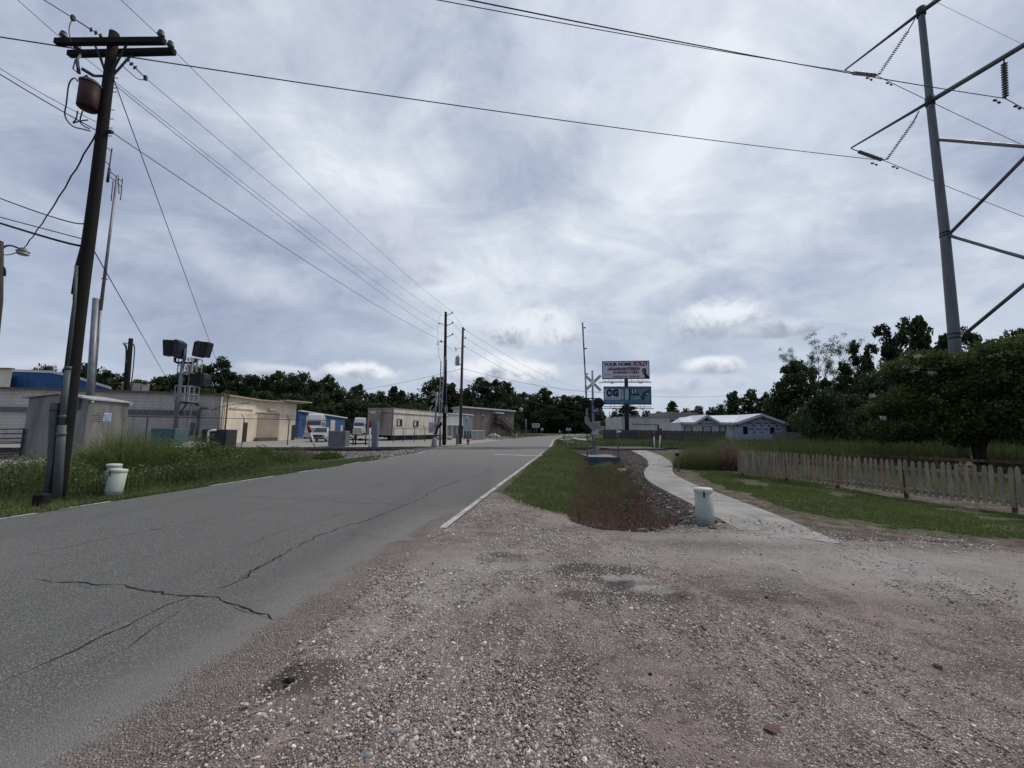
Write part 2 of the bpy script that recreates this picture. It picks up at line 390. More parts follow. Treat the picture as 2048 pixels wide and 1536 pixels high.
nb = n.noise(pos, .55, 5, .6); nm = n.noise(pos, 3.2, 6, .65); nf = n.noise(pos, 40, 4, .6)
def gravel(n, pos, sc, pal, gapc, jit=.25):
    wv = n.vm('ADD', pos, n.vm('SCALE', n.noise(pos, sc * .5, 2, .5, col=True)))
    cell = n.n('ShaderNodeTexVoronoi', feature='F1'); n.put(cell.inputs['Vector'], pos); cell.inputs['Scale'].default_value = sc; cell.inputs['Randomness'].default_value = 1
    sp = n.n('ShaderNodeSeparateColor'); n.put(sp.inputs[0], cell.outputs['Color'])
    c = n.ramp(sp.outputs[0], pal)
    c = n.mix(n.mr(sp.outputs[1], 0, 1, 0, .35, False), c, (.09, .08, .075))
    gap = n.mr(cell.outputs['Distance'], .28, .62)
    return n.mix(gap, c, gapc), n.m('SUBTRACT', 1, n.mr(cell.outputs['Distance'], .1, .7)), sp.outputs[2]
gpal = [(0, (.11, .088, .077)), (.3, (.235, .185, .16)), (.55, (.40, .345, .305)), (.76, (.60, .555, .50)), (.92, (.84, .80, .73))]
g1, h1, k1 = gravel(n, pos, 75, gpal, (.115, .088, .078))
g2, h2, k2 = gravel(n, pos, 150, gpal, (.13, .10, .088))
# pink clay with fine stones, and stony patches
sel = n.mr(n.m('ADD', nm, n.m('MULTIPLY', n.m('SUBTRACT', nb, .5), .9)), .42, .60)
gd = n.mix(sel, g2, g1)
clay = n.mix(nf, (.205, .152, .132), (.42, .345, .305))
gd = n.mix(n.mr(n.noise(pos, 1.6, 7, .6, .4), .46, .66, 0, .62), gd, clay)
streak = n.noise(n.mapv(pos, (.35, 2.6, 1), (0, 0, R(-8))), 1.3, 6, .6, .3)
gd = n.mix(n.mr(streak, .5, .66, 0, .6), gd, (.135, .115, .10))
gg = n.mix(.6, g2, n.mix(n.mr(nm, .3, .7), (.28, .27, .25), (.56, .54, .50)))
gd = n.mix(n.m('MULTIPLY', att['grey'], .85), gd, gg)
gd = n.mix(n.m('MULTIPLY', n.mr(n.m('ADD', att['dark'], n.m('MULTIPLY', n.m('SUBTRACT', nm, .5), .6)), .2, .5), .85), gd, (.075, .063, .055))
gd = n.mix(n.m('MULTIPLY', n.mr(n.m('ADD', att['fine'], n.m('MULTIPLY', n.m('SUBTRACT', n.noise(pos, 9, 5, .7), .5), .9)), .35, .7), .7), gd, n.mix(nf, (.28, .272, .255), (.44, .43, .40)))
# ballast
bpal = [(0, (.07, .068, .063)), (.3, (.17, .165, .155)), (.6, (.30, .295, .28)), (.85, (.44, .43, .41)), (1, (.6, .59, .56))]
bl, h3, k3 = gravel(n, pos, 17, bpal, (.045, .042, .04))
bl = n.mix(n.mr(nm, .45, .7, 0, .4), bl, (.10, .085, .07))
rk, h4, k4 = gravel(n, pos, 13, [(0, (.045, .04, .034)), (.5, (.12, .105, .09)), (1, (.26, .24, .215))], (.018, .015, .013))
rk = n.mix(n.mr(nm, .4, .62, 0, .8), rk, (.085, .068, .052))
soil = n.mix(nm, (.035, .035, .02), (.075, .065, .045))
grassc = n.mix(n.mr(n.noise(pos, .35, 6, .6), .35, .65), (.058, .068, .032), (.10, .105, .055))
grassc = n.mix(n.mr(nm, .55, .75, 0, .5), grassc, soil)
lawn = n.mix(n.mr(nm, .4, .6, 0, .8), n.mix(nf, (.055, .07, .025), (.08, .10, .035)), (.10, .08, .055))
c = n.mix(att['green'], grassc, lawn)
dn = n.m('MULTIPLY', n.m('SUBTRACT', nm, .5), .8)
def on(a): return n.mr(n.m('ADD', att[a], dn), .35, .65)
dirtc = n.mix(n.mr(nm, .38, .75), (.085, .066, .05), (.22, .18, .145))
dirtc = n.mix(n.mr(n.noise(pos, 6, 5, .7), .5, .6, 0, .6), dirtc, (.03, .028, .02))
c = n.mix(on('dirt'), c, dirtc)
c = n.mix(on('lot'), c, n.mix(nm, (.25, .24, .22), (.38, .365, .34)))
c = n.mix(on('ball'), c, bl)
c = n.mix(on('rock'), c, rk)
c = n.mix(n.mr(n.m('ADD', att['drive'], n.m('MULTIPLY', dn, .5)), .35, .65), c, gd)
n.put(B.inputs['Base Color'], c); B.inputs['Roughness'].default_value = .9; B.inputs['Specular IOR Level'].default_value = .2
hh = n.m('ADD', n.m('MULTIPLY', h1, n.m('MULTIPLY', sel, att['drive'])), n.m('MULTIPLY', n.m('ADD', h3, 0), n.m('MULTIPLY', att['ball'], 3)))
hh = n.m('ADD', hh, n.m('ADD', n.m('MULTIPLY', nm, 1.2), n.m('ADD', n.m('MULTIPLY', h4, n.m('MULTIPLY', att['rock'], 3)), n.m('MULTIPLY', nf, .3))))
bp = n.n('ShaderNodeBump'); bp.inputs['Strength'].default_value = .9; bp.inputs['Distance'].default_value = .012
n.put(bp.inputs['Height'], hh); n.put(B.inputs['Normal'], bp.outputs[0])
# ------------------------------------------------------------------ road
ys = np.concatenate([np.arange(-12, 34, .2), np.arange(34, YEND + .01, 1.0), [YEND]])
NU = 36; edge_in = rng.normal(0, 1, 4000)
vs, ew = [], []
for y in ys:
    a, b = float(xL(y)), float(xR(y))
    o1, o2 = .14, .16
    for i in range(NU + 1):
        t = i / NU; x = a - o1 + (b - a + o1 + o2) * t
        z = float(road_z(x, y))
        if i in (0, NU): z -= .035
        vs.append((x, y, z)); ew.append(x - b)
vs = np.array(vs); nn_ = len(ys); ii = np.arange(nn_ * (NU + 1)).reshape(nn_, NU + 1)
fq = np.stack([ii[:-1, :-1].ravel(), ii[:-1, 1:].ravel(), ii[1:, 1:].ravel(), ii[1:, :-1].ravel()], 1)
am = bpy.data.materials.new('asphalt'); am.use_nodes = True
road = npmesh('road', vs, fq, am, tint=ew, smooth=True); road['kind'] = 'structure'
n = NT(am.node_tree); B = am.node_tree.nodes['Principled BSDF']
pos = n.n('ShaderNodeNewGeometry').outputs['Position']
e = n.n('ShaderNodeAttribute', attribute_name='tint').outputs['Fac']
nb = n.noise(pos, .4, 5, .6); nm = n.noise(pos, 4, 6, .65); nf = n.noise(pos, 130, 2, .7)
vo = n.n('ShaderNodeTexVoronoi', feature='F1'); n.put(vo.inputs['Vector'], pos); vo.inputs['Scale'].default_value = 120
sp = n.n('ShaderNodeSeparateColor'); n.put(sp.inputs[0], vo.outputs['Color'])
agg = n.ramp(sp.outputs[0], [(0, (.085, .086, .08)), (.4, (.165, .167, .155)), (.7, (.26, .26, .243)), (.93, (.50, .495, .46))])
agg = n.mix(n.mr(vo.outputs['Distance'], .3, .65), agg, (.04, .04, .04))
agg = n.mix(.36, agg, n.mix(nm, (.20, .203, .19), (.28, .28, .262)))
agg = n.mix(n.mr(nf, .42, .6, .35, 0), agg, (.06, .06, .056))
track = n.noise(n.mapv(pos, (1, .05, 1), (0, 0, R(8.9))), 1.1, 5, .55)
agg = n.mix(n.mr(track, .48, .68, 0, .55), agg, (.115, .118, .113))
agg = n.mix(n.mr(nb, .5, .75, 0, .35), agg, (.215, .21, .20))
sxy = n.n('ShaderNodeSeparateXYZ'); n.put(sxy.inputs[0], pos)
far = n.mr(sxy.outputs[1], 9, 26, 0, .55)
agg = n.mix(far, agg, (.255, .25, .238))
# dark flangeway and patch beside the rails
sdn = n.m('ADD', n.m('MULTIPLY', sxy.outputs[0], RN.x), n.m('ADD', n.m('MULTIPLY', sxy.outputs[1], RN.y), -(R0.x * RN.x + R0.y * RN.y)))
pat = n.m('MULTIPLY', n.mr(sdn, -1.2, -.7), n.mr(sdn, 2.2, 2.9, 1, 0))
agg = n.mix(n.m('MULTIPLY', pat, n.mr(n.m('ADD', nm, 0), .3, .7, .35, .8)), agg, (.055, .055, .057))
# gravel creeping over the right edge
gv, gh_, gk = gravel(n, pos, 75, gpal, (.115, .088, .078))
cover = n.m('ADD', e, n.m('ADD', n.m('MULTIPLY', n.m('SUBTRACT', n.noise(pos, 1.3, 6, .65), .5), .8), n.m('MULTIPLY', n.m('SUBTRACT', nm, .5), .45)))
near = n.mr(sxy.outputs[1], 6.2, 8.2, 1, 0)
mask = n.m('MULTIPLY', n.mr(cover, -.50, -.28), near)
dust = n.m('MULTIPLY', n.mr(cover, -1.1, -.35), n.m('MULTIPLY', near, .6))
agg = n.mix(dust, agg, (.25, .24, .22))
agg = n.mix(mask, agg, n.mix(.3, n.mix(n.mr(n.noise(pos, 1.6, 7, .6, .4), .45, .62, 0, .6), gv, n.mix(nf, (.205, .152, .132), (.42, .345, .305))), (.34, .30, .27)))
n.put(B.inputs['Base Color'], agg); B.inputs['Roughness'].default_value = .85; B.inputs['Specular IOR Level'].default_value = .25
bp = n.n('ShaderNodeBump'); bp.inputs['Strength'].default_value = .9; bp.inputs['Distance'].default_value = .006
n.put(bp.inputs['Height'], n.m('ADD', n.m('SUBTRACT', 1, vo.outputs['Distance']), n.m('MULTIPLY', gh_, n.m('MULTIPLY', mask, 3)))); n.put(B.inputs['Normal'], bp.outputs[0])
# far bend of the road and the verge concrete beyond
far_r = MB(); L = GP([(1100, 872.4), (1128, 868.6), (1165, 867.4), (1262, 868.2), (1262, 870.6), (1160, 871.0), (1128, 873.2)], .04)
far_r.add(L, [tuple(range(len(L)))]); o = far_r.build('road', am); o['kind'] = 'structure'
# painted lines
pm = bpy.data.materials.new('worn_road_paint'); pm.use_nodes = True; n = NT(pm.node_tree); B = pm.node_tree.nodes['Principled BSDF']
pos = n.n('ShaderNodeNewGeometry').outputs['Position']
wr = n.noise(pos, 26, 5, .75); wl = n.noise(pos, 2.2, 4, .6)
n.put(B.inputs['Base Color'], n.mix(n.mr(n.m('ADD', wr, n.m('MULTIPLY', n.m('SUBTRACT', wl, .5), .5)), .50, .60), (.50, .50, .49), (.13, .13, .128)))
B.inputs['Roughness'].default_value = .8
def strip(name, y0, y1, fx, wd, dz=.006, step=.25):
    ys = np.arange(y0, y1 + .001, step); v = []
    for y in ys:
        x = float(fx(y))
        for k in (-.5, 0, .5): v.append((x + k * wd, y, float(road_z(x + k * wd, y)) + dz))
    i = np.arange(len(ys) * 3).reshape(-1, 3)
    f = np.concatenate([np.stack([i[:-1, c], i[:-1, c + 1], i[1:, c + 1], i[1:, c]], 1) for c in (0, 1)])
    o = npmesh(name, np.array(v), f, pm); o['kind'] = 'structure'; return o
ysl = G(1088, 903, .2).y
strip('road_line', 6.05, ysl - .2, lambda y: xR(y) - .02, .105)
strip('road_line', G(1100, 895, .25).y + .6, YEND - 2, lambda y: xR(y) - .05, .14, step=1)
for p0, p1 in [((-600, 1160), (120, 1024)), ((135, 1021), (260, 1001)), ((430, 973), (560, 952)), ((600, 945), (645, 938)), ((688, 930.5), (723, 925)), ((765, 919), (832, 908)), ((852, 904), (868, 901))]:
    y0, y1 = G(*p0, .03).y, G(*p1, .03).y
    if y0 < -11 or y0 > y1: y0 = 1
    strip('road_line', y0, y1, lambda y: xL(y) + .03, .075)
a, b = G(1086, 911.2, .12), G(990, 908.5, .14)
mbx = MB(); nrm = Vector((-(b - a).y, (b - a).x, 0)).normalized() * .16
vsn = []
for i in range(13):
    p = a.lerp(b, i / 12)
    for s in (-1, 1): q = p + nrm * s; vsn.append((q.x, q.y, float(road_z(q.x, q.y)) + .007))
mbx.add(vsn, [(2 * i, 2 * i + 1, 2 * i + 3, 2 * i + 2) for i in range(12)]); o = mbx.build('stop_line', pm); o['kind'] = 'structure'
# cracks: narrow ragged grooves lying in the asphalt
crm = mat('crack_fill', (.012, .012, .012), .95)
def crack(pts, w0=.012, rag=.03, seed=0):
    r_ = random.Random(seed); P = [G(*p, .035) for p in pts]; out = []
    for a, b in zip(P[:-1], P[1:]):
        k = max(2, int((b - a).length / .05)); k = min(k, 120)
        for i in range(k): out.append(a.lerp(b, i / k))
    out.append(P[-1]); v = []; off = 0; off2 = 0
    for i, p in enumerate(out):
        d = (out[min(i + 1, len(out) - 1)] - out[max(i - 1, 0)]).normalized(); nn = Vector((-d.y, d.x, 0))
        off = off * .75 + r_.gauss(0, rag * .6); off2 = off2 * .97 + r_.gauss(0, rag * .3)
        c = p + nn * (off + off2); wd = w0 * .62 * r_.choice((.5, .7, 1.0, 1.2, 1.7)) * r_.uniform(.6, 1.1) * (min(1, i / 8, (len(out) - i) / 8) + .05) * (1 + .03 * p.y)
        for s in (-1, 1):
            q = c + nn * wd * s * .5; v.append((q.x, q.y, float(road_z(q.x, q.y)) + .0035))
    mb = MB(); mb.add(v, [(2 * i, 2 * i + 1, 2 * i + 3, 2 * i + 2) for i in range(len(out) - 1)])
    mb.build('crack', crm, road)
CRK = 1
crack([(-60, 1385), (60, 1335), (120, 1310), (180, 1280), (250, 1248), (330, 1208), (400, 1183)], .014, .012, 1)
crack([(420, 1183), (490, 1150), (555, 1112), (620, 1085), (640, 1070), (720, 1043), (800, 1012), (850, 988), (930, 960), (965, 947)], .02, .025, 2)
crack([(965, 947), (1000, 935), (1040, 918)], .012, .02, 22)
crack([(65, 1157), (150, 1163), (240, 1165), (290, 1175), (330, 1183), (395, 1184), (430, 1190), (470, 1208), (510, 1222), (550, 1232), (590, 1231)], .022, .02, 3)
crack([(460, 1203), (500, 1221), (545, 1236)], .01, .012, 33)
crack([(360, 989), (560, 996), (660, 1000), (780, 1006), (930, 1016)], .012, .03, 4)
crack([(710, 934), (830, 937), (1030, 942)], .012, .03, 5)
crack([(0, 1120), (200, 1078), (330, 1050), (600, 1005), (700, 980), (830, 952), (930, 925)], .009, .03, 6)
crack([(400, 1190), (330, 1235), (250, 1290), (130, 1345)], .007, .012, 7)
crack([(0, 1160), (30, 1156), (65, 1157)], .008, .01, 34)
crack([(545, 1232), (560, 1228), (600, 1226)], .008, .01, 35)
crack([(640, 1070), (700, 1066), (760, 1072)], .006, .02, 36)
crack([(150, 1163), (180, 1172), (230, 1170)], .009, .012, 37)
crack([(100, 1320), (190, 1262), (280, 1222)], .005, .01, 38)
crack([(480, 1095), (560, 1060), (640, 1040), (760, 1000)], .006, .02, 39)
crack([(0, 1240), (30, 1225), (52, 1218)], .012, .008, 8)
crack([(300, 1062), (315, 1060), (326, 1054)], .014, .01, 9)
crack([(420, 1190), (470, 1160), (560, 1110)], .006, .01, 10)
crack([(900, 985), (960, 993), (978, 1001)], .007, .01, 11)
# ------------------------------------------------------------------ concrete path
cm = bpy.data.materials.new('path_concrete'); cm.use_nodes = True; n = NT(cm.node_tree); B = cm.node_tree.nodes['Principled BSDF']
pos = n.n('ShaderNodeNewGeometry').outputs['Position']
c = n.mix(n.mr(n.noise(pos, 1.6, 7, .65), .35, .68), (.25, .24, .22), (.37, .355, .325))
c = n.mix(n.mr(n.noise(pos, 14, 6, .7), .5, .75, 0, .35), c, (.17, .165, .155))
c = n.mix(n.mr(n.noise(n.mapv(pos, (2.5, .8, 1)), 1.1, 5, .6, .5), .56, .7, 0, .45), c, (.165, .155, .14))
n.put(B.inputs['Base Color'], c); B.inputs['Roughness'].default_value = .85
bp = n.n('ShaderNodeBump'); bp.inputs['Strength'].default_value = .3; bp.inputs['Distance'].default_value = .005
n.put(bp.inputs['Height'], n.noise(pos, 90, 4, .6)); n.put(B.inputs['Normal'], bp.outputs[0])
def resample(L, k):
    d = [0]
    for a, b in zip(L[:-1], L[1:]): d.append(d[-1] + (b - a).length)
    t = np.linspace(0, d[-1], k); arr = np.array([[p.x, p.y] for p in L])
    s1 = np.interp(t, d, arr[:, 0]); s2 = np.interp(t, d, arr[:, 1])
    for _ in range(6):
        s1[1:-1] = (s1[:-2] + 2 * s1[1:-1] + s1[2:]) / 4; s2[1:-1] = (s2[:-2] + 2 * s2[1:-1] + s2[2:]) / 4
    return np.stack([s1, s2], 1)
pl, pr = resample(PATHL, 70), resample(PATHR, 70)
def pathz(x, y): return gh(x, y) * 0 + .035 + .2 * np.exp(-((sdist(x, y) - .75) / 4) ** 2)
mbp = MB(); vv = []
for i in range(70):
    for s in (0, .5, 1):
        q = pl[i] * (1 - s) + pr[i] * s; vv.append((q[0], q[1], float(pathz(q[0], q[1])) - .03 * max(0, 1 - i / 5)))
    for s in (0, 1):
        q = pl[i] if s == 0 else pr[i]; vv.append((q[0], q[1], float(pathz(q[0], q[1])) - .28 - .055 * max(0, 1 - i / 5)))
fs = []
for i in range(69):
    a, b = i * 5, i * 5 + 5
    fs += [(a, a + 1, b + 1, b), (a + 1, a + 2, b + 2, b + 1), (a, b, b + 3, a + 3), (a + 2, a + 4, b + 4, b + 2)]
mbp.add(vv, fs); path = mbp.build('path', cm); path['kind'] = 'structure'
jm = mat('joint_dark', (.07, .068, .062), .95); mbj = MB()
for i in range(9, 66, 7):
    a = Vector((*pl[i], 0)); b = Vector((*pr[min(i, 69)], 0)); d = (b - a).normalized(); nn = Vector((-d.y, d.x, 0)) * .012
    q = [a - nn, b - nn, b + nn, a + nn]
    mbj.add([(p.x, p.y, float(pathz(p.x, p.y)) + .003) for p in q], [(0, 1, 2, 3)])
mbj.build('joint', jm, path)
# path and driveway beyond the tracks
mb2 = MB()
for L in ([(1165, 879.5), (1150, 877.5), (1158, 874.5), (1178, 873.5), (1180, 872.5), (1165, 873), (1148, 875.5), (1143, 878), (1155, 881.5), (1195, 886), (1210, 888), (1215, 886.5)],
          [(1118, 878.4), (1210, 878.8), (1210, 880.2), (1118, 879.8)], [(1126, 882.4), (1146, 884.5), (1146, 885.3), (1126, 883.4)], [(1133, 886.6), (1148, 887.4), (1148, 888.1), (1133, 887.4)]):
    q = GP(L, .1); q = [(p.x, p.y, float(gh(p.x, p.y)) + .05) for p in q]; mb2.add(q, [tuple(range(len(q)))])
o = mb2.build('path', cm); o['kind'] = 'structure'
# ------------------------------------------------------------------ railway
railm = mat('rail_steel', (.10, .075, .062), .6, .4, .3, 8)
def rp(s, d, z): return Vector((R0.x + RT.x * s + RN.x * d, R0.y + RT.y * s + RN.y * d, z))
railtop = mat('rail_head', (.42, .42, .43), .3, .8, .1)
trk = thing('railway_track', 'single railway track on dark ties and grey ballast crossing the road', 'railway track')
for d in (0, 1.435):
    mb = MB()
    for w_, z0, z1 in ((.14, .10, .125), (.03, .125, .225), (.07, .225, .268)):
        mb.add([rp(-90, d - w_ / 2, z0), rp(-90, d + w_ / 2, z0), rp(140, d + w_ / 2, z0), rp(140, d - w_ / 2, z0), rp(-90, d - w_ / 2, z1), rp(-90, d + w_ / 2, z1), rp(140, d + w_ / 2, z1), rp(140, d - w_ / 2, z1)],
               [(0, 1, 2, 3), (4, 7, 6, 5), (0, 4, 5, 1), (1, 5, 6, 2), (2, 6, 7, 3), (3, 7, 4, 0)])
    ro = mb.build('rail', railm, trk)
    mb = MB(); mb.add([rp(-90, d - .03, .2705), rp(140, d - .03, .2705), rp(140, d + .03, .2705), rp(-90, d + .03, .2705)], [(0, 1, 2, 3)]); mb.build('rail_head', railtop, ro)
tiev = np.array([(x, y, z) for z in (-.2, .02) for y in (-.11, .11) for x in (-1.25, 1.25)])
tief = np.array([(0, 2, 3, 1), (4, 5, 7, 6), (0, 1, 5, 4), (2, 6, 7, 3), (0, 4, 6, 2), (1, 3, 7, 5)])
tv, tf = [], []; k = 0
for s in np.arange(-45, 60, .55):
    p = rp(s, .72, .09); xx = float(p.x)
    if xL(p.y) - 1.2 < xx < xR(p.y) + 1.2: continue
    Mx = Matrix((RN, RT, (0, 0, 1))).transposed()
    tv.append(np.array([tuple(Mx @ Vector(q) + p) for q in tiev])); tf.append(tief + 8 * k); k += 1
ties = npmesh('ties', np.concatenate(tv), np.concatenate(tf), creosote, trk); ties['kind'] = 'stuff'
# timber / rubber crossing panels beside the rails in the path gap
mb = MB()
for s0, s1 in ((G(1226, 899, .2), G(1312, 897, .2)),):
    a = (s0 - R0).dot(RT); b = (s1 - R0).dot(RT)
    for d0, d1 in ((-.75, -.1), (.1, 1.33), (1.53, 2.2)):
        mb.add([rp(a, d0, .262), rp(b, d0, .262), rp(b, d1, .262), rp(a, d1, .262), rp(a, d0, .05), rp(b, d0, .05), rp(b, d1, .05), rp(a, d1, .05)], [(0, 1, 2, 3), (4, 5, 1, 0), (5, 6, 2, 1), (6, 7, 3, 2), (7, 4, 0, 3)])
mb.build('crossing_panel', am, trk)
# ------------------------------------------------------------------ scatter builders
def rotm(n_, full=True):
    q = rng.normal(size=(n_, 4)); q /= np.linalg.norm(q, axis=1)[:, None]; a, b, c, d = q.T
    return np.stack([np.stack([1 - 2 * (c * c + d * d), 2 * (b * c - a * d), 2 * (b * d + a * c)], 1), np.stack([2 * (b * c + a * d), 1 - 2 * (b * b + d * d), 2 * (c * d - a * b)], 1), np.stack([2 * (b * d - a * c), 2 * (c * d + a * b), 1 - 2 * (b * b + c * c)], 1)], 1)
t_ = (1 + 5 ** .5) / 2
ICO = np.array([(-1, t_, 0), (1, t_, 0), (-1, -t_, 0), (1, -t_, 0), (0, -1, t_), (0, 1, t_), (0, -1, -t_), (0, 1, -t_), (t_, 0, -1), (t_, 0, 1), (-t_, 0, -1), (-t_, 0, 1)]) / 1.9
ICF = np.array([(0, 11, 5), (0, 5, 1), (0, 1, 7), (0, 7, 10), (0, 10, 11), (1, 5, 9), (5, 11, 4), (11, 10, 2), (10, 7, 6), (7, 1, 8), (3, 9, 4), (3, 4, 2), (3, 2, 6), (3, 6, 8), (3, 8, 9), (4, 9, 5), (2, 4, 11), (6, 2, 10), (8, 6, 7), (9, 8, 1)])
def stones(name, x, y, size, mat_, pal, flat=.6, sink=.25, z=None):
    n_ = len(x)
    sc = size[:, None] * np.stack([rng.uniform(.7, 1.3, n_), rng.uniform(.55, 1.0, n_), rng.uniform(.45, .8, n_)], 1)
    v = ICO[None] * (1 + rng.normal(0, .10, (n_, 12, 1))) * sc[:, None, :]
    ang = rng.uniform(0, 6.28, n_); tl = rng.normal(0, .35, n_)
    ca, sa, ct, st = np.cos(ang), np.sin(ang), np.cos(tl), np.sin(tl)
    vy, vz = v[..., 1] * ct[:, None] - v[..., 2] * st[:, None], v[..., 1] * st[:, None] + v[..., 2] * ct[:, None]
    vx = v[..., 0] * ca[:, None] - vy * sa[:, None]; vy = v[..., 0] * sa[:, None] + vy * ca[:, None]
    if z is None: z = gh(x, y)
    out = np.stack([vx + x[:, None], vy + y[:, None], vz + (z + size * sink)[:, None]], -1).reshape(-1, 3)
    f = (ICF[None] + 12 * np.arange(n_)[:, None, None]).reshape(-1, 3)
    pi = rng.choice(len(pal), n_, p=np.array([q[1] for q in pal]) / sum(q[1] for q in pal))
    col = np.array([q[0] for q in pal])[pi] * rng.uniform(.75, 1.25, (n_, 1))
    o = npmesh(name, out, f, mat_, col=np.repeat(col, 12, 0), smooth=False); o['kind'] = 'stuff'; return o
sm_ = bpy.data.materials.new('stone'); sm_.use_nodes = True; n = NT(sm_.node_tree); B = sm_.node_tree.nodes['Principled BSDF']
hu = n.n('ShaderNodeAttribute', attribute_name='hue').outputs['Color']; pos = n.n('ShaderNodeNewGeometry').outputs['Position']
n.put(B.inputs['Base Color'], n.mix(n.mr(n.noise(pos, 120, 3, .6), .35, .65, 0, .35), hu, (.10, .09, .08))); B.inputs['Roughness'].default_value = .8; B.inputs['Specular IOR Level'].default_value = .3
GPAL = [((.46, .41, .34), 5), ((.36, .265, .22), 5), ((.60, .555, .50), 5), ((.20, .16, .14), 4), ((.82, .79, .72), 2), ((.33, .31, .275), 3), ((.34, .23, .18), 1), ((.10, .085, .075), .6)]
GPAL2 = [((.55, .51, .45), 4), ((.42, .375, .33), 3), ((.66, .62, .56), 4), ((.82, .79, .72), 2.5), ((.30, .26, .225), 1.5)]
def noise2(x, y, s, seed=0):
    r_ = np.random.default_rng(seed); o = 0
    for i in range(7):
        a = r_.uniform(0, 6.28); f = s * r_.uniform(.5, 1.8); o = o + np.sin((x * math.cos(a) + y * math.sin(a)) * f + r_.uniform(0, 6.28))
    return o / 7
def sample_drive(N, r0_, r1_, pw):
    r = r0_ + (r1_ - r0_) * rng.uniform(0, 1, N) ** pw; th = rng.uniform(-1.0, 1.0, N)
    x = np.tan(th * .88) * r; y = r
    k = (polysd(DRIVE, x, y) > rng.uniform(-.25, .1, N)) ; 
    k &= rng.uniform(0, 1, N) < np.clip(.42 + 1.1 * noise2(x, y, 3.5, 3) + .7 * noise2(x, y, 1.1, 5) + .5 * noise2(x, y, 8, 6), .05, 1)
    k &= rng.uniform(0, 1, N) < np.cos(th * .88)
    e = x - xR(y)
    k &= (e > -.45 - .35 * rng.uniform(0, 1, N) ** 3 - .25 * noise2(x, y, 2.2, 9)) | (rng.uniform(0, 1, N) < .004)
    k &= ~((y > 6.5) & (e < .1))
    k &= ~(np.hypot((x - G(1260, 1170).x) / .42, (y - G(1260, 1170).y) / .2) < rng.uniform(.5, 1.1, len(x)))
    return x[k], y[k]
def zsurf(x, y): return np.where((x < xR(y) + .16) & (y < YEND), np.maximum(gh(x, y), road_z(x, y)), gh(x, y))
x, y = sample_drive(190000, 1.5, 4.4, .9); s = np.clip(rng.lognormal(math.log(.0044), .46, len(x)), .002, .017)
stones('gravel_stones', x, y, s, sm_, GPAL, z=zsurf(x, y))
x, y = sample_drive(60000, 4.0, 8.5, .9); s = np.clip(rng.lognormal(math.log(.0072), .38, len(x)), .003, .02)
stones('gravel_stones', x, y, s, sm_, GPAL2, z=zsurf(x, y))
N = 5200; x = rng.uniform(2.5, 6.8, N); y = rng.uniform(4.9, 7.4, N); en = np.interp(x, [p.x for p in RIM], [p.y for p in RIM])
k = (np.abs(y - en) < rng.uniform(0, .7, N) ** 1.3) & (rng.uniform(0, 1, N) < .75); x, y = x[k], y[k]
stones('gravel_stones', x, y, np.clip(rng.lognormal(math.log(.011), .4, len(x)), .005, .026), sm_, [((.70, .67, .60), 5), ((.50, .47, .41), 4), ((.30, .26, .22), 3), ((.78, .75, .68), 2)], z=np.where(polysd(PATH, x, y) > 0, .036, gh(x, y)))
# coarse ballast stones near the tracks, on the left bank and in the ditch
N = 16000; x = rng.uniform(-19, -4, N); y = rng.uniform(10.5, 24, N); k = ((np.abs(sdist(x, y) + 1.0) < 4.2) & (polysd(VERGE, x, y) < -.1) & (x < xL(y) - .3) & (sdist(x, y) < -.3)); x, y = x[k], y[k]
BPAL = [((.42, .41, .39), 4), ((.30, .29, .28), 4), ((.56, .54, .51), 3), ((.14, .135, .13), 2), ((.22, .18, .15), 2)]
stones('ballast_stones', x, y, rng.uniform(.02, .045, len(x)), sm_, BPAL)
N = 9000; x = rng.uniform(1.2, 7.5, N); y = rng.uniform(6.2, 26, N); dq_ = ditch(x, y)[1]
k = (((polysd(ROCKS, x, y) > -.1) & (dq_ < .75)) | ((np.abs(sdist(x, y) - .7) < 3.4) & (x > xR(y) + .9))) & (polysd(PATH, x, y) < -.02) & (rng.uniform(0, 1, N) < np.clip(9 / y, .3, 1)); x, y = x[k], y[k]
stones('ditch_rocks', x, y, rng.uniform(.018, .06, len(x)) , sm_, [((.17, .15, .13), 4), ((.28, .26, .235), 3), ((.09, .08, .07), 4), ((.40, .37, .34), 1)])
# ------------------------------------------------------------------ vegetation builders
def blades(name, x, y, h, wd, lean, mat_, tint, parent=None, z=None, az=None, droop=.25):
    n_ = len(x)
    if z is None: z = gh(x, y) - .01
    h = np.broadcast_to(h, (n_,)); wd = np.broadcast_to(wd, (n_,))
    a = rng.uniform(0, 6.28, n_) if az is None else az + rng.normal(0, .7, n_)
    l = np.abs(rng.normal(0, 1, n_)) * lean * h
    dx, dy = np.cos(a), np.sin(a); f = rng.uniform(0, 6.28, n_); px_, py_ = np.cos(f), np.sin(f)
    V_ = []
    for t, k, q in ((0, 1, 0), (.5, .8, .28), (1, .12, 1)):
        zz = z + h * (t - droop * q * np.minimum(l / np.maximum(h, .01), 1.5))
        for s in (-1, 1):
            V_.append(np.stack([x + dx * l * q + px_ * wd * k * s / 2, y + dy * l * q + py_ * wd * k * s / 2, zz], 1))
    v = np.stack(V_, 1).reshape(-1, 3)
    base = 6 * np.arange(n_)[:, None]
    f = np.concatenate([base + np.array([[0, 1, 3, 2]]), base + np.array([[2, 3, 5, 4]])], 1).reshape(-1, 4)
    return npmesh(name, v, f, mat_, parent, tint=np.repeat(np.clip(tint, 0, 1), 6))
